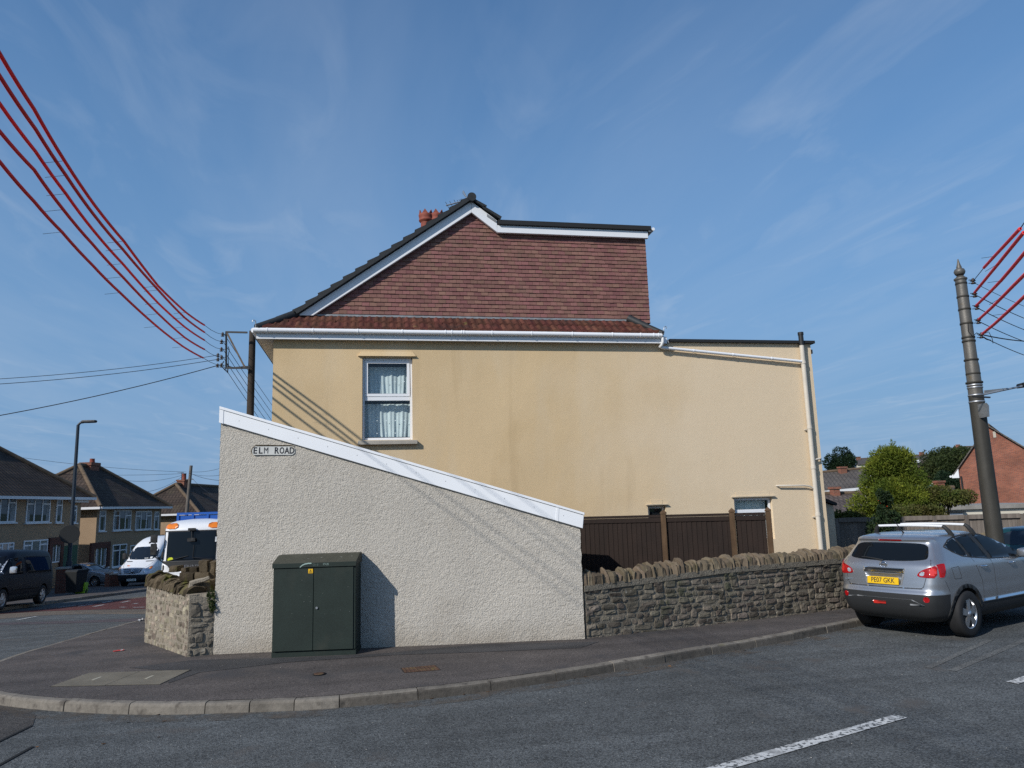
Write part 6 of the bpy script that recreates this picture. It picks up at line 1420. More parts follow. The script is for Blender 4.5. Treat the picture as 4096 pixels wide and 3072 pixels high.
def hwin(t, o, zs, ox, oy, x0, x1, y0, y1, lights=1, top=True, pane='far_glass', nm='window', dark_top=False):
    """window placed from its picture rectangle on the house front"""
    q = lambda x, y: hp((ox+x/zs)/4, (oy+y/zs)/4)
    a, b, c = q(x0,y0), q(x1,y0), q(x0,y1); xa, xb = (a-o).dot(UH), (b-o).dot(UH); zt, zb = a.z-o.z, c.z-o.z
    f = .075; mb = MB(); y = -.05
    mb.box((xa,y,zb),(xa+f,.05,zt)); mb.box((xb-f,y,zb),(xb,.05,zt)); mb.box((xa+f,y,zb),(xb-f,.05,zb+f)); mb.box((xa+f,y,zt-f),(xb-f,.05,zt))
    for k in range(1, lights): x = xa+(xb-xa)*k/lights; mb.box((x-f*.6,y+.004,zb+f),(x+f*.6,.05,zt-f))
    if top:
        z = zt-(zt-zb)*.27
        for k in ([0, lights-1] if lights > 1 else [0]):
            u0 = xa+(xb-xa)*k/lights; u1 = xa+(xb-xa)*(k+1)/lights; mb.box((u0+f,y+.008,z-f*.5),(u1-f,.05,z+f*.5))
    if nm == 'window': mb.box((xa-.08,-.14,zb-.07),(xb+.08,.02,zb-.002))
    w = mb.build(nm, MATS['far_white'], t)
    mb = MB(); mb.box((xa+f*.5,-.02,zb+f*.5),(xb-f*.5,-.012,zt-f*.5)); mb.build('pane', MATS[pane], w)
    mb = MB(); r = random.Random(int(x0)); s = r.uniform(.15,.4)*(xb-xa)
    mb.box((xa+f,-.026,zb+f),(xa+f+s*.5,-.0225,zt-f-.1*(zt-zb))); mb.box((xb-f-s*.5,-.026,zb+f),(xb-f,-.0225,zt-f-.1*(zt-zb))); mb.build('curtain', MATS['net_curtain'], w)
    return w
# house in the middle
e2 = hp(97.2, 505.5).z-.1; RW2 = 7.0
h2, o2, L2_, W2_ = semi('middle hip roofed house of the three across the side street, with a sunlit end wall', 97.5, 161.6, e2, None, (79.5, 465.5, RW2), chimney=None)
u2_ = (on_plane(90.0, 466, o2-NH*(W2_/2), NH)-o2).dot(UH); ch2 = (u2_, 460.0, 1.15)
mb = MB(); V_ = -NH; p = o2+UH*ch2[0]+V_*(W2_/2)
ct = z_for(p.x, p.y, 458.5)-o2.z; x_ = ch2[0]
mb.box((x_-.55,W2_/2-.4,ct-2.2),(x_+.55,W2_/2+.4,ct-.55)); mb.box((x_-.62,W2_/2-.47,ct-.55),(x_+.62,W2_/2+.47,ct-.32)); cc = mb.build('chimney', MATS['red_brick'], h2)
mb = MB(); mb.lathe([(.2,ct-.32),(.17,ct-.05),(.19,ct)], 10, (x_+.25,W2_/2,0)); mb.build('chimney_pot', MATS['pot_terracotta'], cc)
Z2 = (2.212, 0, 1750)
for a in ((880,935,645,830,1),(1005,1160,645,825,3),(1200,1340,650,820,3),(1365,1405,655,815,1),(995,1120,950,1150,2),(1150,1260,955,1150,2)): hwin(h2, o2, *Z2, *a)
hwin(h2, o2, *Z2, 850, 940, 962, 1150, 2, False, nm='door')
q0, q1 = hp(795/2.212/4, (1750+935/2.212)/4), hp(965/2.212/4, (1750+935/2.212)/4); xa, xb = (q0-o2).dot(UH), (q1-o2).dot(UH); zt = q0.z-o2.z
mb = MB(); mb.box((xa,-.14,-.5),(xa+.35,0,zt)); mb.box((xb-.35,-.14,-.5),(xb,0,zt)); mb.box((xa+.35,-.14,zt-.4),(xb-.35,0,zt)); mb.build('porch_surround', MATS['dark_brick'], h2)
# house on the left, partly out of frame
k_ = 1.
for _ in range(60):                          # set the left house so that a 4.2 m gap separates the two end walls
    q_ = at(81.2, 505, 60*k_); PLN[0] = q_; k_ += ((o2-q_).dot(UH)-4.2)*.004
PLN[0] = at(81.2, 505, 60*k_)
e1_ = hp(80, 496.0).z-.1; br_ = hp(81.2, 505); L1_ = 12.0; al = br_-UH*L1_
pxl = proj((al.x, al.y, 1.))[0]
h1, o1, L1b, W1_ = semi('nearest hip roofed house across the side street, cut off by the left edge', pxl, 81.2, e1_, None, None, W2_, on_plane(79.5, 465.5, o2-NH*(W2_/2), NH).z-e2)
semi('unseen hip roofed house beyond the left edge, raised to shade the far pavement', al-UH*15, al-UH*.8, e1_+2.6, None, None, W2_, on_plane(79.5, 465.5, o2-NH*(W2_/2), NH).z-e2)  # added out of view, eaves lifted to throw shade on the far pavement
Z1 = (3.686, 0, 1780)
for a in ((-110,245,740,1150,3),(395,745,765,1150,3),(835,920,795,1145,1),(1062,1130,895,1150,1),(-60,200,1450,1700,3,),(345,700,1412,1690,3)): hwin(h1, o1, *Z1, *a, pane='far_glass_light' if a[2] > 1300 else 'far_glass')
hwin(h1, o1, *Z1, 762, 890, 1458, 1740, 2, False, nm='door')
def hpz1(x, y): p = hp(x/3.686/4, (1780+y/3.686)/4)-o1; return p.dot(UH), p.z
xa, zt = hpz1(925, 1490); xb, _ = hpz1(1135, 1490)
mb = MB(); mb.box((xa,-.06,-.8),((xa+xb)/2-.02,-.0,zt)); mb.box(((xa+xb)/2+.02,-.06,-.8),(xb,-.0,zt)); mb.build('garage_door', MATS['green_door'], h1)
xa, zt = hpz1(715, 1370); xb, _ = hpz1(925, 1370); mb = MB(); mb.box((xa,-.12,zt-.45),(xb,0,zt)); mb.box((xa,-.12,-.8),(xa+.3,0,zt-.45)); mb.box((xb-.25,-.12,-.8),(xb,0,zt-.45)); mb.build('porch_surround', MATS['dark_brick'], h1)
xa, zt = hpz1(1010, 800); xb, zb = hpz1(1230, 850); mb = MB(); mb.box((xa,-.35,zb),(xb,-.0,zt)); mb.build('canopy', MATS['far_white'], h1)
PLN[0] = HP
# third house, mostly hidden by the lorry and the white lean-to
c3 = hp(200.5, 512); a3 = hp(197, 512)
h3, o3, L3_, W3_ = semi('farthest of the three hip roofed houses, behind the lorry and the thin pole', 196.5, 262, hp(200.5, 513.0).z, None, (176, 484.5, 6.4))
mb = MB(); xk = (on_plane(183, 480, o3-NH*(W3_/2), NH)-o3).dot(UH); p = o3+UH*xk-NH*(W3_/2); ct = z_for(p.x, p.y, 473.5)-o3.z
mb.box((xk-.5,W3_/2-.35,ct-2.2),(xk+.5,W3_/2+.35,ct-.75)); mb.box((xk-.56,W3_/2-.41,ct-.75),(xk+.56,W3_/2+.41,ct-.6)); cc = mb.build('chimney', MATS['red_brick'], h3)
mb = MB(); mb.lathe([(.2,ct-.6),(.19,ct)], 10, (xk+.2,W3_/2,0)); mb.build('chimney_pot', MATS['pot_terracotta'], cc)
mb = MB(); mb.tube([(xk-.3,W3_/2,ct-.6),(xk-.3,W3_/2,ct+.1)], .03, 5); mb.bar((xk-.7,W3_/2,ct+.05),(xk+.1,W3_/2,ct+.05),.03,.03); mb.bar((xk-.6,W3_/2-.3,ct+.05),(xk-.6,W3_/2+.3,ct+.05),.03,.03); mb.build('tv_aerial', MATS['dark_steel'], cc)

# street lamp with a round sign seen from behind
M('lamp_paint', (.018,.028,.040), .45, .45)
lb = on_ground(67.2, 592, .1); ltop = z_for(lb.x, lb.y, 425.0)
SL = thing('street_lamp', (lb.x, lb.y, G(lb.x, lb.y)+.1), 'tall dark street lamp on the far pavement of the side street', 'street lamp')
mb = MB(); zb_ = G(lb.x, lb.y); mb.tube([(lb.x,lb.y,zb_),(lb.x,lb.y,zb_+1.6)], .14, 12); mb.tube([(lb.x,lb.y,zb_+1.6),(lb.x,lb.y,ltop)], [.10,.075], 12); mb.build('column', MATS['lamp_paint'], SL, world=True)
mb = MB(); p = Vector((lb.x,lb.y,ltop)); mb.tube([p, p+RT*.12+Vector((0,0,.12)), p+RT*.30+Vector((0,0,.15))], .06, 8); mb.build('bracket', MATS['lamp_paint'], SL, world=True)
M('lamp_grey', (.035,.037,.04), .5)
mb = MB(); blob(mb, p+RT*.55+Vector((0,0,.18)), .85, .30, .16, 2, -YAW, .6, .04); mb.build('lamp_head', MATS['lamp_grey'], SL, world=True, fix=False)
sgp = at(69.6, (1750+855/2.212)/4, (lb-EYEP).dot(FW)-.35)
RS = thing('road_sign', sgp, 'round road sign on the street lamp, seen from behind', 'road sign')
M('sign_back', (.030,.031,.030), .7)
mb = MB(); mb.lathe([(.44,-.012),(.45,.0),(.44,.012)], 28, axis='y'); mb.build('sign_disc', MATS['sign_back'], RS)
mb = MB(); mb.box((-.3,.013,.10),(.3,.05,.15)); mb.box((-.3,.013,-.15),(.3,.05,-.10)); mb.build('fixing_rail', MATS['sign_back'], RS)
RS.rotation_euler = (0, 0, R(15))
# thin wooden pole far down the street and its wires
fp = at(183.5, 545, 58); fz = z_for(fp.x, fp.y, 465.5)
FPOLE = thing('utility_pole', (fp.x, fp.y, G(fp.x, fp.y)), 'thin grey utility pole behind the refuse lorry', 'utility pole')
M('pole_grey', (.13,.115,.10), .9, var=[(2,.2,4)])
mb = MB(); lean_ = RT*.35; mb.tube([Vector((fp.x,fp.y,G(fp.x,fp.y)-.2))-lean_*.4, Vector((fp.x,fp.y,fz))+lean_], [.17,.12], 10); mb.build('shaft', MATS['pole_grey'], FPOLE, world=True)
mb = MB(); q = Vector((fp.x,fp.y,fz-1.1))+lean_*.8; mb.bar(q-RT*.3, q+RT*.3, .05, .05); mb.build('pole_step', MATS['pole_grey'], FPOLE, world=True)
zq = lambda x, y, d=52: at((x/2.212)/4, (1750+y/2.212)/4, d)
for i, ((x0,y0),(x1,y1),lab) in enumerate((((1648,305),(-200,118),'upper left'), ((1648,318),(-200,280),'middle left'), ((1648,322),(1100,380),'lower left'), ((1650,315),(1300,480),'steep left'), ((1672,312),(2100,375),'thicker right'), ((1672,302),(2100,215),'rising right'), ((1672,318),(2100,300),'level right'), ((1675,335),(1990,560),'steep right'), ((1690,500),(2050,530),'low right'))):
    wire([zq(x0,y0,57.6), zq(x1,y1,50)], .014 if i == 4 else .011, lab+' one of the thin wires fanning out from the thin far pole', 'wires on the far pole', .25)

# gate pillars, low walls, wheelie bin and bag in front of the houses
def brick_pier(px0, px1, ytop, gp, label, capm='dark_brick', length=None, mat='dark_brick'):
    g = on_ground(*gp, .1); d = (g-EYEP).dot(FW); a, b = at(px0, 560, d), at(px1, 560, d); zt = z_for(g.x, g.y, ytop); w = (b-a).length
    t = thing('brick_wall', (g.x, g.y, G(g.x,g.y)), label, 'brick wall', R(4)); h = zt-G(g.x,g.y); n = length or w
    mb = MB(); mb.box((-w/2,-.0,-.2),(w/2,n,h-.08)); mb.build('brickwork', MATS[mat], t)
    mb = MB(); mb.box((-w/2-.04,-.04,h-.078),(w/2+.04,n+.04,h)); mb.build('coping', MATS['concrete'], t)
    return t
brick_pier(54.5, 64.5, 567.5, (60,593.5), 'dark brick wall end behind the navy van, beside the wheelie bin', length=.5)
brick_pier(104.5, 109.3, 572.5, (107,586.5), 'short orange brick gate pier between the silver coupe and the white van', mat='red_brick', length=.5)
g = on_ground(112.5, 586.5, .1); 
brick_pier(109.8, 118.0, 573.5, (114,586.3), 'low brick garden wall joining the gate pier, half behind the white van', length=.25)
M('bin_plastic', (.010,.012,.013), .6)
bn = on_ground(75.5, 593.8, .1); WB = thing('wheelie_bin', (bn.x,bn.y,G(bn.x,bn.y)+.1), 'black wheelie bin standing on the far pavement beside a lime green bag', 'bin', R(-20))
mb = MB(); mb.add([(-.24,-.30,.08),(.24,-.30,.08),(.24,.26,.08),(-.24,.26,.08),(-.30,-.37,1.0),(.30,-.37,1.0),(.30,.37,1.0),(-.30,.37,1.0)], [(0,1,2,3),(4,5,6,7),(0,1,5,4),(1,2,6,5),(2,3,7,6),(3,0,4,7)]); mb.build('bin_body', MATS['bin_plastic'], WB, bevel=.02)
mb = MB(); mb.prism([(-.32,-.40,1.003),(-.32,.42,1.003),(-.32,.40,1.08),(-.32,-.30,1.10)], (.64,0,0)); mb.build('lid', MATS['bin_plastic'], WB, bevel=.015)
mb = MB(); mb.tube([(-.3,.43,1.02),(.3,.43,1.02)], .02, 6); mb.build('handle', MATS['bin_plastic'], WB)
for sx in (-.26,.26): mb = MB(); mb.lathe([(.10,-.03),(.10,.03)], 14, (sx,.28,.10), axis='x'); mb.build('wheel', MATS['rubber'], WB)
M('lime', (.22,.42,.015), .6)
yb = on_ground(81.7, 593.3, .1); mb = MB(); blob(mb, (0,0,.25), .42, .42, .52, 12); LB = mb.build('recycling_bag', MATS['lime'], fix=False); LB.location = (yb.x, yb.y, G(yb.x,yb.y)+.1); tag(LB, 'lime green recycling bag standing beside the wheelie bin', 'bag')
# ------------------------------------------------------------------ gardens and houses behind on the right
M('weathered_board', (.165,.140,.118), .9, .15, var=[(2,.15,5),(10,.3,5,(1,1,.07))], island=.15, bump=(30,.005,4))
M('pale_trim', (.40,.36,.30), .8, var=[(2,.1,4)])
gf0, gf1 = at(829, 520, 22.6), at(1064, 515, 21.6); gf0.z = gf1.z = 0; GT = (gf1-gf0).normalized(); GN = Vector((GT.y,-GT.x,0)); GL = (gf1-gf0).length
ztop = 1.50; GF = thing('garden_fence', (gf0.x,gf0.y,-.4), 'weathered grey board garden fence behind the stone wall and silver car', 'fence')
def gdist(px):
    p = on_plane(px, 520, gf0, GN); return (p-gf0).dot(GT)
ps_ = [gdist(x) for x in (836, 869, 902, 933.5, 965.5, 995, 1021.5, 1050)]
for i, d in enumerate(ps_):
    mb = MB(); c_ = gf0+GT*d+GN*.03; mb.box((c_.x-.055,c_.y-.055,-.6),(c_.x+.055,c_.y+.055,ztop+.02)); mb.build('fence_post', MATS['weathered_board'], GF, world=True)
    if i < len(ps_)-1:
        a, b = d+.055, ps_[i+1]-.055; mb = MB(); x = a; r = random.Random(i)
        while x < b-.01:
            w = min(r.uniform(.11,.15), b-x); j = r.uniform(-.004,.004)
            mb.prism([gf0+GT*u+GN*v+Vector((0,0,-.5)) for u, v in ((x,j),(x+w-.006,j),(x+w-.006,.02+j),(x,.02+j))], (0,0,ztop-.04+.5+r.uniform(-.01,.0))); x += w
        pn = mb.build('fence_panel', MATS['weathered_board'], GF, world=True)
        mb = MB(); mb.bar(gf0+GT*a+GN*.055+Vector((0,0,ztop-.03)), gf0+GT*b+GN*.055+Vector((0,0,ztop-.03)), .06, .13); mb.build('top_rail', MATS['weathered_board'], pn, world=True)
# white flat roofed garage
zx = lambda x, y, d: at((3600+x/3.19)/4, (1650+y/3.19)/4, d)
ga, gb = zx(535,1195,34), zx(2100,1155,34); ga2 = zx(535,1245,34)
GA = thing('garage', (ga.x,ga.y,-1.2), 'white flat roofed garage block behind the weathered fence', 'garage')
T_ = Vector((gb.x-ga.x, gb.y-ga.y, 0)).normalized(); N2 = Vector((T_.y,-T_.x,0)); GLn = (Vector((gb.x-ga.x,gb.y-ga.y,0))).length; g0 = Vector((ga.x,ga.y,0))
M('cream_paint', (.60,.56,.46), .8, var=[(1,.08,4)])
mb = MB(); mb.prism([g0+Vector((0,0,-1.2)), g0+T_*GLn+Vector((0,0,-1.2)), g0+T_*GLn+Vector((0,0,ga2.z)), g0+Vector((0,0,ga2.z))], -N2*5); mb.build('wall', MATS['cream_paint'], GA, world=True)
mb = MB(); mb.prism([g0+N2*.15-T_*.1+Vector((0,0,ga2.z)), g0+N2*.15+T_*GLn+Vector((0,0,ga2.z)), g0+N2*.15+T_*GLn+Vector((0,0,ga.z)), g0+N2*.15-T_*.1+Vector((0,0,ga.z))], -N2*5.3); mb.build('roof', MATS['concrete'], GA, world=True)
mb = MB(); w0, w1 = zx(620,1285,34), zx(785,1310,34); u0, u1 = (w0-g0).dot(T_), (w1-g0).dot(T_)
mb.prism([g0+N2*.04+T_*u0+Vector((0,0,w1.z-.5)), g0+N2*.04+T_*u1+Vector((0,0,w1.z-.5)), g0+N2*.04+T_*u1+Vector((0,0,w0.z)), g0+N2*.04+T_*u0+Vector((0,0,w0.z))], -N2*.06); gw = mb.build('window', MATS['far_white'], GA, world=True)
mb = MB(); mb.prism([g0+N2*.045+T_*(u0+.35)+Vector((0,0,w1.z-.45)), g0+N2*.045+T_*(u1-.15)+Vector((0,0,w1.z-.45)), g0+N2*.045+T_*(u1-.15)+Vector((0,0,w0.z-.15)), g0+N2*.045+T_*(u0+.35)+Vector((0,0,w0.z-.15))], -N2*.02); mb.build('pane', MATS['far_glass'], gw, world=True)
mb = MB(); mb.bar(g0+N2*.1+T_*(u0-.1)+Vector((0,0,w0.z+.06)), g0+N2*.1+T_*(u1+.1)+Vector((0,0,w0.z+.06)), .12, .05); mb.build('lintel', MATS['black_iron'], gw, world=True)
# red brick house, gable towards us
bl = zx(805,1150,55); vr, vf = Vector((RT.x,RT.y,0)).normalized(), Vector((FW.x,FW.y,0)).normalized()
bl = at(958.5, 470, 55); bl0 = Vector((bl.x,bl.y,0)); BT = (vr*.80-vf*.60).normalized(); BNn = Vector((BT.y,-BT.x,0)); RD = -BNn
zbe = z_for(bl.x, bl.y, 469.5); a_ = 1.8*55/45; b_ = 4.76*55/45
ap = bl0+BT*a_; zap = z_for(ap.x, ap.y, 427.0); rt_ = bl0+BT*b_; zre = zap-(b_-a_)*.86
BH = thing('brick_house', (bl0.x,bl0.y,-2.2), 'red brick house with its gable towards us, behind the iron pole on the right', 'house')
P5 = [bl0+Vector((0,0,-2.4)), rt_+Vector((0,0,-2.4)), rt_+Vector((0,0,zre)), ap+Vector((0,0,zap)), bl0+Vector((0,0,zbe))]
mb = MB(); mb.prism(P5, RD*9); mb.build('wall', MATS['red_brick'], BH, world=True)
mb = MB()
for p, q, z0_, z1_ in ((bl0-BT*.35, ap, zbe-.35*(zap-zbe)/a_, zap), (ap, rt_+BT*.4, zap, zre-.35)):
    A_, B_ = p-RD*.22+Vector((0,0,z0_+.04)), q-RD*.22+Vector((0,0,z1_+.04)); mb.prism([A_, B_, B_+Vector((0,0,.12)), A_+Vector((0,0,.12))], RD*9.4)
rf = mb.build('roof', MATS['grey_roof'], BH, world=True)
mb = MB(); mb.tube([ap-RD*.22+Vector((0,0,zap+.14)), ap+RD*9.2+Vector((0,0,zap+.14))], .14, 8); mb.build('ridge_tile', MATS['ridge_far'], rf, world=True)
mb = MB(); e_ = bl0-BT*.45+Vector((0,0,zbe-.62)); mb.prism([e_-RD*.2, e_+BT*.46-RD*.2, e_+BT*.46+Vector((0,0,.66))-RD*.2, e_+Vector((0,0,.20))-RD*.2], RD*9); mb.build('boxed_eaves', MATS['far_white'], BH, world=True)
mb = MB(); mb.tube([e_-RD*.1-BT*.1+Vector((0,0,.12)), e_+RD*9-BT*.1+Vector((0,0,.12))], .08, 8); mb.build('gutter', MATS['far_white'], BH, world=True)
mb = MB(); q = bl0+BT*.12+BNn*.08; mb.tube([q+Vector((0,0,zbe-.5)), q+Vector((0,0,-2.4))], .06, 8); mb.build('downpipe', MATS['black_iron'], BH, world=True)
def bpx(px, py): return on_plane(px, py, bl0+BNn*.03, BNn)
w0, w1 = bpx(979.0, 474), bpx(992.5, 487.5); u0, u1 = (w0-bl0).dot(BT), (w1-bl0).dot(BT); zt, zb = w0.z, w1.z
def bbox(mb, a, b, z0_, z1_, d0, d1): mb.prism([bl0+BT*a+BNn*d0+Vector((0,0,z0_)), bl0+BT*b+BNn*d0+Vector((0,0,z0_)), bl0+BT*b+BNn*d0+Vector((0,0,z1_)), bl0+BT*a+BNn*d0+Vector((0,0,z1_))], BNn*(d1-d0))
mb = MB(); f = .16
bbox(mb,u0,u0+f,zb,zt,.0,.06); bbox(mb,u1-f,u1,zb,zt,.0,.06); bbox(mb,u0+f,u1-f,zt-f,zt,.0,.06); bbox(mb,u0+f,u1-f,zb,zb+f,.0,.06); bbox(mb,u0+f,u1-f,zt-.6,zt-.48,.0,.06)
bw = mb.build('window', MATS['far_white'], BH, world=True)
mb = MB(); bbox(mb,u0+f*.5,u1-f*.5,zb+f*.5,zt-f*.5,.0,.03); mb.build('pane', MATS['far_glass'], bw, world=True)
mb = MB(); bbox(mb,u0-.1,u1+.1,zb-.12,zb-.003,.0,.12); mb.build('sill', MATS['black_iron'], bw, world=True)
mb = MB(); v0 = bpx(994.5, 434.5); uv_ = (v0-bl0).dot(BT); bbox(mb,uv_-.09,uv_+.09,v0.z-.22,v0.z+.22,.0,.05); mb.build('vent', MATS['pale_trim'], BH, world=True)
# terraced houses behind, only roofs and top windows showing above the fence
zr_ = lambda x, y, d: at((3280+x/4.609)/4, (1760+y/4.609)/4, d)
def roof_block(name, label, r0, r1, e0, e1, wall_h, mat, wall='cream_paint', fascia=True, back=5., group='roofs behind the gardens'):
    """long pitched roof given by its ridge ends and eaves ends"""
    t = thing('house', (e0.x,e0.y,e0.z-wall_h), label, 'house', group=group); mb = MB()
    T_ = (e1-e0); T_.z = 0; T_.normalize(); B_ = Vector((-T_.y,T_.x,0)); b0, b1 = r0+(r0-e0)*Vector((1,1,0)) , r1+(r1-e1)*Vector((1,1,0)); b0 = Vector((2*r0.x-e0.x,2*r0.y-e0.y,e0.z)); b1 = Vector((2*r1.x-e1.x,2*r1.y-e1.y,e1.z))
    th = Vector((0,0,.12))
    mb.add([e0,e1,r1,r0,b0,b1,e0-th,e1-th], [(0,1,2,3),(3,2,5,4),(6,7,1,0)]); rf = mb.build('roof', MATS[mat], t, world=True, fix=False)
    for p in rf.data.polygons:
        if p.normal.z < 0: p.flip()
    mb = MB(); q0, q1 = e0+B_*.3, e1+B_*.3; mb.prism([q0-Vector((0,0,wall_h)), q1-Vector((0,0,wall_h)), q1-th, q0-th], (b0-e0)*.9); mb.build('wall', MATS[wall], t, world=True)
    mb = MB(); mb.add([r0+B_*0, e0+B_*.3-th, b0-B_*.3-th, r1, e1+B_*.3-th, b1-B_*.3-th], [(0,1,2),(3,5,4)]); mb.build('gable', MATS[wall], t, world=True, fix=False)
    if fascia: mb = MB(); mb.bar(e0-B_*.02-Vector((0,0,.12)), e1-B_*.02-Vector((0,0,.12)), .06, .22); mb.build('fascia', MATS['far_white'], t, world=True)
    mb = MB(); mb.tube([r0+Vector((0,0,.04)), r1+Vector((0,0,.04))], .12, 8); mb.build('ridge_tile', MATS['ridge_far'], rf, world=True)
    return t, T_, B_
def stack(t, c, w, h, mat='red_brick', pots=1):
    mb = MB(); mb.box((c.x-w/2,c.y-.2,c.z-h),(c.x+w/2,c.y+.2,c.z)); mb.box((c.x-w/2-.06,c.y-.26,c.z),(c.x+w/2+.06,c.y+.26,c.z+.13)); s = mb.build('chimney', MATS[mat], t, world=True)
    mb = MB(); mb.box((c.x-w/2-.04,c.y-.24,c.z-h*.95),(c.x+w/2+.04,c.y+.24,c.z-h*.80)); mb.build('flashing', MATS['lead'], s, world=True)
    if pots: mb = MB(); mb.lathe([(.16,c.z+.2),(.13,c.z+.5)], 8, (c.x,c.y,0)); mb.build('chimney_pot', MATS['pot_terracotta'], s, world=True)
r0, r1, e0, e1 = zr_(-300,632,64), zr_(900,520,64), zr_(-280,968,60), zr_(930,855,60)
t, T_, B_ = roof_block('house', 'long grey roofed terrace with white fascia, between the rendered house and the conifer', r0, r1, e0, e1, 5.2, 'grey_roof')
stack(t, zr_(410,520,63.6), .6, 1.2, pots=0)
for xa, xb in ((115,195),(355,475)):
    a_, b_ = zr_(xa,925,59.9), zr_(xb,1000,59.9); mb = MB(); w_ = abs((b_-a_).dot(T_)); o_ = Vector((a_.x,a_.y,0))
    z1_ = a_.z-.25; z0_ = b_.z
    def wb(mb, u0, u1, za, zb_, d): mb.prism([o_+T_*u0+Vector((0,0,za)), o_+T_*u1+Vector((0,0,za)), o_+T_*u1+Vector((0,0,zb_)), o_+T_*u0+Vector((0,0,zb_))], -B_*d)
    f = .14; o_ = o_+B_*.38
    wb(mb,0,f,z0_,z1_,.2); wb(mb,w_-f,w_,z0_,z1_,.2); wb(mb,f,w_-f,z0_,z0_+f,.2); wb(mb,f,w_-f,z1_-f,z1_,.2); ww = mb.build('window', MATS['far_white'], t, world=True)
    mb = MB(); wb(mb,f*.5,w_-f*.5,z0_+f*.5,z1_-f*.5,.15); mb.build('pane', MATS['far_glass'], ww, world=True)
r0, r1, e0, e1 = zr_(-200,1005,44), zr_(820,985,44), zr_(-200,1345,40), zr_(900,1330,40)
t, T_, B_ = roof_block('house', 'brown pantiled roof with a brick stack, lower and nearer than the grey terrace', r0, r1, e0, e1, 3., 'brown_roof', fascia=False)
stack(t, zr_(268,905,43.8), .42, 1.2, pots=0)
r0, r1, e0, e1 = zx(500,965,50), zx(690,960,50), zx(480,1060,47), zx(712,1056,47)
t, T_, B_ = roof_block('house', 'small grey roof with a brick stack, just left of the red brick house', r0, r1, e0, e1, 3., 'grey_roof', fascia=False)
stack(t, zx(497,895,49.8), .5, 1.5, pots=0)
# houses on the hill
r0, r1, e0, e1 = zx(90,552,170), zx(430,535,170), zx(60,625,162), zx(420,615,162)
t, T_, B_ = roof_block('house', 'grey slate roof on the hill between the conifer and the large tree', r0, r1, e0, e1, 5., 'grey_roof', fascia=False, group='houses on the hill'); stack(t, zx(275,512,169), 1.0, 3., 'red_brick', 0)
hb_ = zx(345,735,110); mb = MB(); w_ = 9.0
P5 = [hb_+vr*a+Vector((0,0,z)) for a, z in ((-w_,-6),(w_,-6),(w_,-1.2),(0,6.2),(-w_,-1.2))]; c_ = zx(312,632,110); s_ = .52
HH = thing('brick_house', hb_-Vector((0,0,5)), 'orange brick gable on the hill right behind the conifer', 'house', group='houses on the hill')
P5 = [zx(150,900,110), zx(480,900,110), zx(478,752,110), zx(315,632,110), zx(150,760,110)]
mb.prism(P5, vf*8); mb.build('wall', MATS['red_brick'], HH, world=True)
mb = MB()
for a_, b_ in ((P5[4], P5[3]), (P5[3], P5[2])): mb.prism([a_-vf*.3, b_-vf*.3, b_-vf*.3+Vector((0,0,.3)), a_-vf*.3+Vector((0,0,.3))], vf*8.6)
mb.build('roof', MATS['brown_roof'], HH, world=True)
mb = MB(); mb.prism([zx(228,640,109.5), zx(250,640,109.5), zx(268,608,109.5), zx(240,603,109.5)], vf*2); mb.build('dormer_trim', MATS['far_white'], HH, world=True)
r0, r1, e0, e1 = zr_(690,350,170), zr_(1100,322,170), zr_(680,450,163), zr_(1110,430,163)
t, T_, B_ = roof_block('house', 'distant grey roof on the hill left of the conifer top', r0, r1, e0, e1, 5., 'grey_roof', fascia=False, group='houses on the hill'); stack(t, zr_(706,318,169), .9, 3.2, 'red_brick', 0)
r0, r1, e0, e1 = zx(690,438,190), zx(1050,430,190), zx(690,500,183), zx(1050,492,183)
t, T_, B_ = roof_block('house', 'distant roof with a chimney just above the large tree', r0, r1, e0, e1, 5., 'grey_roof', fascia=False, group='houses on the hill'); stack(t, zx(737,415,189), .9, 2.5, 'red_brick', 0)

# ------------------------------------------------------------------ trees, hedges and shrubs
def leaf_mat(name, c1, c2, hue=.02, isl=.45):
    m = M(name, c1, .65, .3, island=isl, hue=hue, mottled=[(c2, .9, .40, .62)])
    t = m.node_tree; b = t.nodes['Principled BSDF']; o = [n for n in t.nodes if n.type == 'OUTPUT_MATERIAL'][0]
    tr = t.nodes.new('ShaderNodeBsdfTranslucent'); ms = t.nodes.new('ShaderNodeMixShader'); ms.inputs[0].default_value = .38     # light through the leaves
    t.links.new(b.inputs['Base Color'].links[0].from_socket, tr.inputs['Color']); t.links.new(b.outputs[0], ms.inputs[1]); t.links.new(tr.outputs[0], ms.inputs[2]); t.links.new(ms.outputs[0], o.inputs[0]); return m
leaf_mat('conifer_leaf', (.19,.22,.024), (.085,.125,.016)); leaf_mat('dark_leaf', (.018,.042,.016), (.010,.026,.010)); leaf_mat('green_leaf', (.060,.080,.024), (.034,.054,.016)); leaf_mat('shrub_leaf', (.030,.055,.018), (.018,.035,.012)); leaf_mat('hedge_leaf', (.095,.12,.024), (.10,.085,.024), .03)
M('bark', (.06,.045,.03), .95, var=[(4,.3,4)], bump=(20,.02))
M('berry', (.45,.05,.01), .4)
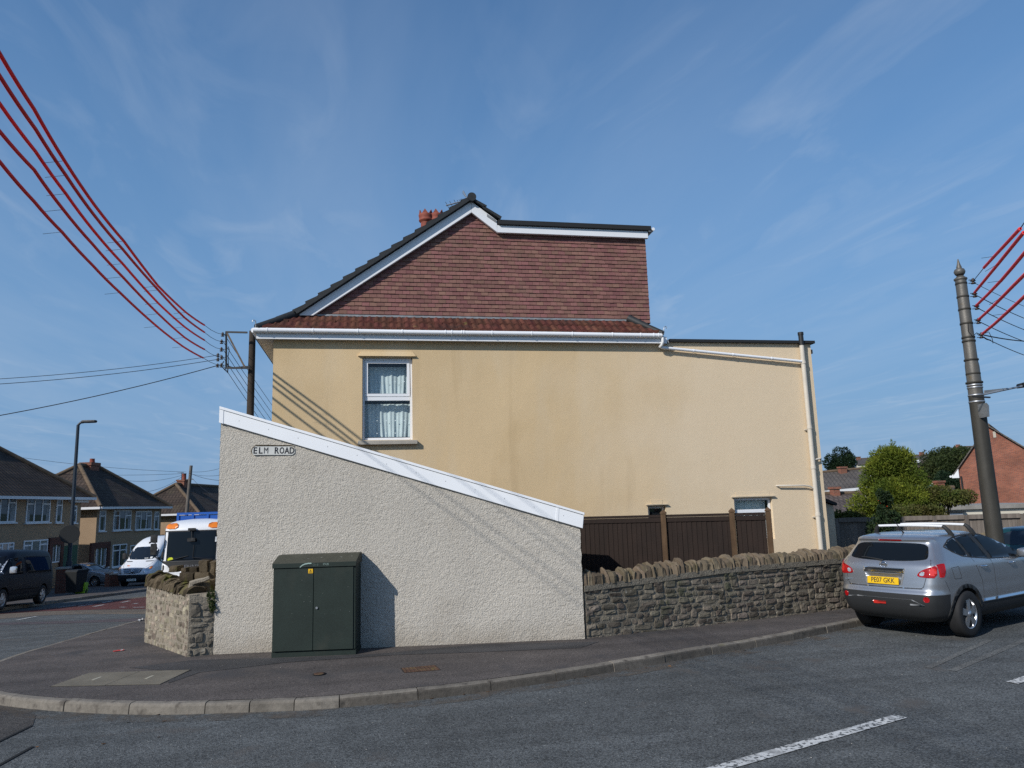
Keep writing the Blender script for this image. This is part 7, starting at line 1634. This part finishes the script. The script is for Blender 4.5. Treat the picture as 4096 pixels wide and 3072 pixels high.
def foliage(mb, blobs, n, ln, wd, seed, droop=0., outward=.7, shell=.55, gap=.0, mi=0):
    """many leaf sprays spread through the volume of overlapping lobes"""
    r = random.Random(seed); ws = [b[2] for b in blobs]
    for _ in range(n):
        (c, rad, _w) = r.choices(blobs, ws)[0]
        u = Vector((r.gauss(0,1), r.gauss(0,1), r.gauss(0,1))).normalized(); k = shell+(1-shell)*r.random()**.5
        k *= 1+.22*noise.noise((u*2.3+Vector((seed,c.x,c.z))))+.12*noise.noise(u*6+Vector((seed,0,c.z)))
        p = c+Vector((u.x*rad[0], u.y*rad[1], u.z*rad[2]))*k
        if gap and noise.noise(p*1.1+Vector((seed*3,0,0))) < -gap: continue
        d = (u*outward+Vector((r.gauss(0,.5), r.gauss(0,.5), r.gauss(0,.5)-droop))).normalized(); s = d.cross(Vector((r.gauss(0,1), r.gauss(0,1), r.gauss(0,1)))).normalized()
        L_ = ln*r.uniform(.5,1.3); w = wd*r.uniform(.6,1.3); nn = d.cross(s)*w*.25
        mb.add([p-d*L_*.4, p+s*w*.5+nn, p+d*L_*.6, p-s*w*.5+nn], [(0,1,2,3)], mi, False)
def tree(name, label, base, trunk_h, trunk_r, blobs, n, ln, wd, mat, seed, limbs=5, group=None, **k):
    t = thing(name, base, label, 'tree', group=group); mb = MB(); top = base+Vector((0,0,trunk_h)); r = random.Random(seed)
    mb.tube([base-Vector((0,0,.3)), base.lerp(top,.5)+Vector((r.uniform(-.1,.1),r.uniform(-.1,.1),0)), top], [trunk_r, trunk_r*.75, trunk_r*.3], 9)
    for b in blobs[:limbs+3]: s = base.lerp(top, r.uniform(.35,.8)); mb.tube([s, s.lerp(b[0],.5)+Vector((0,0,.1)), b[0]], [trunk_r*.35, trunk_r*.22, trunk_r*.1], 6)
    mb.build('trunk', MATS['bark'], t, world=True); mb = MB(); foliage(mb, blobs, n, ln, wd, seed, **k); mb.build('crown', MATS[mat], t, world=True, fix=False)
    return t
# golden green conifer
cb = at(898, 520, 30); gz0 = G(cb.x, cb.y); ztp = z_for(cb.x, cb.y, 443.5)
r = random.Random(3); BL = []
Htot = ztp-gz0
for i in range(80):
    h = r.random()**.85; z = gz0+Htot*(.12+.80*h); R_ = 1.78*(1-max(0,(h-.30)/.74)**1.35)*(.75+.5*h if h < .3 else 1); a = r.uniform(0, 6.28); q = R_*r.uniform(.45,.85)
    BL.append((Vector((cb.x+q*math.cos(a), cb.y+q*math.sin(a), z)), (.66,.66,.40), 1.))
for dx_, top in ((.12,1.03),(-.22,1.0),(.40,.93),(-.5,.92),(.0,.95)): BL.append((Vector((cb.x+vr.x*dx_, cb.y+vr.y*dx_, gz0+Htot*(top-.12))), (.16,.16,.60), .22))
tree('conifer', 'rounded golden green conifer behind the weathered fence', Vector((cb.x,cb.y,gz0)), Htot*.8, .14, BL, 52000, .145, .045, 'conifer_leaf', 4, outward=1.0, shell=.45, droop=-.25)
def lobes(c, sx, sz, n, seed, sub=.5):
    r = random.Random(seed); q = []
    for _ in range(n):
        u = Vector((r.gauss(0,1), r.gauss(0,1), r.gauss(0,1))).normalized()*r.uniform(.35,.85); q.append((c+Vector((u.x*sx,u.y*sx,u.z*sz)), (sx*sub*r.uniform(.7,1.1),sx*sub*r.uniform(.7,1.1),sz*sub*r.uniform(.7,1.1)), 1.))
    return q
p = at(840, 466, 75); b0 = Vector((p.x,p.y,terrain(p.x,p.y)))
tree('conifer', 'dark green bushy conifer rising behind the grey roofed terrace', b0, p.z-b0.z, .3, [(p+Vector((0,0,-.6)),(1.4,1.4,1.9),2.)]+lobes(p+Vector((0,0,-.3)), 1.55, 1.9, 16, 3, .45)+[(p+vr*(-.1)+Vector((0,0,1.3)),(.5,.5,.7),.5),(p+vr*.75+Vector((0,0,1.2)),(.5,.5,.8),.5)], 15000, .25, .09, 'dark_leaf', 8, outward=.9)
p = at(951, 472, 85); b0 = Vector((p.x,p.y,terrain(p.x,p.y)))
tree('broadleaf_tree', 'large rounded olive green tree behind the red brick house', b0, p.z-b0.z, .4, lobes(p+Vector((0,0,.2)), 3.0, 2.7, 26, 5, .46)+lobes(p+vr*2.6+Vector((0,0,.6)), 2.0, 1.9, 10, 7, .5), 26000, .26, .15, 'green_leaf', 9)
p = at(962, 494, 70); b0 = Vector((p.x,p.y,terrain(p.x,p.y)))
p2 = at(950, 484, 72)
tree('broadleaf_tree', 'darker tree low down between the small stack and the red brick house', Vector((p2.x,p2.y,terrain(p2.x,p2.y))), p2.z-terrain(p2.x,p2.y), .3, lobes(p2, 1.6, 1.2, 12, 15, .5), 5000, .26, .14, 'dark_leaf', 12)
def bush(name, label, c, sx, sz, n, ln, wd, mat, seed, kind=None, nl=10, **k):
    g = terrain(c.x, c.y); t = thing(name, Vector((c.x,c.y,c.z-sz)), label, 'bush' if 'hedge' not in name else 'hedge'); mb = MB(); foliage(mb, lobes(c, sx, sz, nl, seed, .5), n, ln, wd, seed, **k); mb.build('foliage', MATS[mat], t, world=True, fix=False)
    mb = MB(); r = random.Random(seed)
    for _ in range(7): mb.tube([Vector((c.x,c.y,c.z-sz*1.6)), c+Vector((r.uniform(-.6,.6)*sx, r.uniform(-.6,.6)*sx, r.uniform(.0,.6)*sz))], [.025,.008], 5)
    mb.build('stem', MATS['bark'], t, world=True); return t
bush('bush', 'pale green loose bush left of the red brick house, above the fence', zx(560,1095,29), .95, .62, 4200, .13, .06, 'hedge_leaf', 21)
def hedge(label, a, b, h, dpt, n, mat, seed):
    t = thing('hedge', Vector((a.x,a.y,a.z-h)), label, 'hedge'); r = random.Random(seed); k = 14; bl = [(a.lerp(b,(i+.5)/k)+Vector((0,0,-h*.5+r.uniform(-.05,.10)*h)), ((b-a).length/k*.9, dpt, h*.5), 1.) for i in range(k)]
    mb = MB(); foliage(mb, bl, n, .12, .06, seed, shell=.5); mb.build('foliage', MATS[mat], t, world=True, fix=False)
    mb = MB(); [mb.tube([q[0]-Vector((0,0,h)), q[0]], [.03,.012], 5) for q in bl]; mb.build('stem', MATS['bark'], t, world=True)
hedge('yellowish clipped hedge showing above the weathered fence beside the porch', zr_(215,1315,25), zr_(760,1312,25), .9, .35, 3600, 'hedge_leaf', 31)
hedge('mixed green and rusty hedge above the weathered fence, left of the white garage', zx(-110,1195,26), zx(528,1190,26), .95, .4, 5200, 'hedge_leaf', 33)
hedge('dark green hedge at the foot of the red brick house', zx(560,1160,37), zx(1000,1190,37), .8, .4, 2600, 'green_leaf', 35)
# berry shrub in front of the fence
sc_ = at(884, 536, 19.5); t = thing('berry_shrub', Vector((sc_.x,sc_.y,-.2)), 'dark shrub with orange berries in front of the weathered fence', 'bush')
BLs = lobes(sc_, .42, .55, 10, 41, .55)+lobes(sc_+Vector((0,0,.35)), .40, .45, 8, 42, .5)+lobes(sc_+vr*.1+Vector((0,0,.85)), .25, .45, 5, 43, .5)+lobes(sc_-Vector((0,0,.5)), .5, .5, 10, 44, .55)
mb = MB(); foliage(mb, BLs, 6200, .085, .045, 43, shell=.5, outward=.5); mb.build('foliage', MATS['shrub_leaf'], t, world=True, fix=False)
mb = MB(); r = random.Random(2)
for _ in range(34):
    b = r.choice(BLs); u = Vector((r.gauss(0,1), r.gauss(0,1)-.8, r.gauss(0,1))).normalized(); q = b[0]+Vector((u.x*b[1][0],u.y*b[1][1],u.z*b[1][2]))*1.02; mb.lathe([(0,-.014),(.012,-.008),(.014,0),(.012,.008),(0,.014)], 6, q)
mb.build('berries', MATS['berry'], t, world=True)
mb = MB()
for _ in range(9): mb.tube([Vector((sc_.x,sc_.y,-.3)), Vector((sc_.x+r.uniform(-.15,.15),sc_.y+r.uniform(-.1,.1),.4)), r.choice(BLs)[0]], [.03,.018,.008], 5)
for k in range(6): a = r.uniform(-1,1); mb.tube([Vector((sc_.x-.5,sc_.y-.2,-.2)), Vector((sc_.x-.75-.1*k,sc_.y-.3,.55+.12*k))], [.014,.004], 5)
mb.build('stem', MATS['bark'], t, world=True)
# ferny plant growing from the joint beside the lean-to
pc = wpt(985, 640, .05); mb = MB(); foliage(mb, [(pc,(.075,.06,.15),1.),(pc+Vector((.02,-.03,-.13)),(.05,.05,.09),.5)], 260, .05, .022, 51, shell=.3)
leaf_mat('fern_leaf', (.055,.085,.022), (.035,.055,.015))
o = mb.build('wall_plant', MATS['fern_leaf'], fix=False); tag(o, 'small fern growing between the corner wall and the white lean-to', 'plant')
# weeds and litter along the kerb
def weed(px, py, s, n, seed, label):
    g = on_ground(px, py, 0.); t = thing('weed', g, label, 'weed', group='weeds along the kerb'); r = random.Random(seed); mb = MB()
    for _ in range(n):
        a = r.uniform(0, 6.28); l = s*r.uniform(.9,2.0); q = Vector((r.uniform(-1,1)*s*1.6, r.uniform(-1,1)*s*.4, 0)); d = Vector((math.cos(a)*.7, math.sin(a)*.7, r.uniform(.3,1.1))).normalized(); w = d.cross(Vector((0,0,1))).normalized()*.014
        mb.add([q-w, q+w, q+d*l*.6+w*1.6, q+d*l, q+d*l*.6-w*1.6], [(0,1,2,3,4)])
    mb.build('leaves', MATS['fern_leaf'], t, fix=False); return t
weed(450.5, 692.5, .055, 60, 1, 'weed in the gutter with dry leaves, at the kerb joint below the iron cover'); weed(544.5, 679, .05, 60, 2, 'second weed from the left of the kerb, on a bed of dead leaves'); weed(720, 651.2, .07, 90, 3, 'widest bright green weed in the gutter in front of the stone wall'); weed(743, 647.5, .05, 40, 4, 'small bright green weed just right of the widest one'); weed(219.5, 708.8, .06, 80, 5, 'weed in the gutter below the corner cabinet, leftmost at the kerb')
M('dead_leaf', (.16,.075,.025), .8, island=.4); M('litter_white', (.62,.62,.60), .7); M('litter_red', (.45,.05,.04), .6)
mb = MB(); r = random.Random(77)
for (px, py, n, sp) in ((452,692,26,.28),(546,679,26,.28),(720,651,12,.4),(222,709.5,22,.4),(105,706,7,.3),(330,706,8,1.2),(600,672,8,.8),(70,745,3,.5)):
    for _ in range(n):
        g = on_ground(px, py, 0.)+Vector((r.gauss(0,sp), r.gauss(0,.06), 0)); a = r.uniform(0,6.28); s = r.uniform(.018,.045); g.z = G(g.x,g.y)+.006; u = Vector((math.cos(a),math.sin(a),r.uniform(-.2,.4)))*s; v = Vector((-math.sin(a),math.cos(a),r.uniform(-.1,.3)))*s*.6
        mb.add([g-u, g+v, g+u, g-v], [(0,1,2,3)])
tag(mb.build('dead_leaves', MATS['dead_leaf'], fix=False), 'scattered dead leaves in the gutter', 'leaves', kind='stuff')
mb = MB()
for _ in range(260):
    g = Vector((r.uniform(-5.5,12), r.uniform(3.2,11.5), 0)); z = G(g.x,g.y)
    s = r.uniform(.002,.006); g.z = z+(.118 if g.y > 10.2 and g.x < 2.5 else .004); a = r.uniform(0,6.28)
    if g.y > 9.0 and g.y < 10.3: continue
    mb.lathe([(s,0),(s*.8,s*.5),(0,s*.7)], 5, g)
M('grit', (.42,.39,.34), .9, island=.4)
tag(mb.build('grit', MATS['grit'], fix=False), 'loose pale grit scattered over the road and pavement', 'grit', kind='stuff')
def scrap(px, py, off, w, d, mat, label, rz, h=.02, nm='litter'):
    g = on_ground(px, py, off); mb = MB(); r = random.Random(int(px)); N_ = 5
    mb.grid(lambda u, v: ((u-.5)*w, (v-.5)*d, .004+h*abs(noise.noise((u*3+px, v*3, 1)))), N_, N_); o = mb.build(nm, MATS[mat], fix=False); o.location = (g.x, g.y, G(g.x,g.y)+off+.002); o.rotation_euler = (0,0,rz); return tag(o, label, 'litter')
scrap(118.5, 651, .117, .16, .08, 'litter_red', 'red scrap of litter on the pavement left of the corner wall', .3); scrap(122.0, 650.7, .117, .08, .05, 'litter_white', 'white scrap of litter touching the red one', .8)
scrap(140.5, 621.5, .1, .12, .12, 'litter_white', 'white litter at the far end of the corner wall', .2, .12); scrap(546.5, 682.2, 0, .11, .06, 'litter_white', 'flat pale card in the gutter by the second weed', .4, .012); scrap(96.5, 709, 0, .09, .05, 'litter_white', 'crumpled white scrap in the gutter at the left end of the kerb', .1, .04)
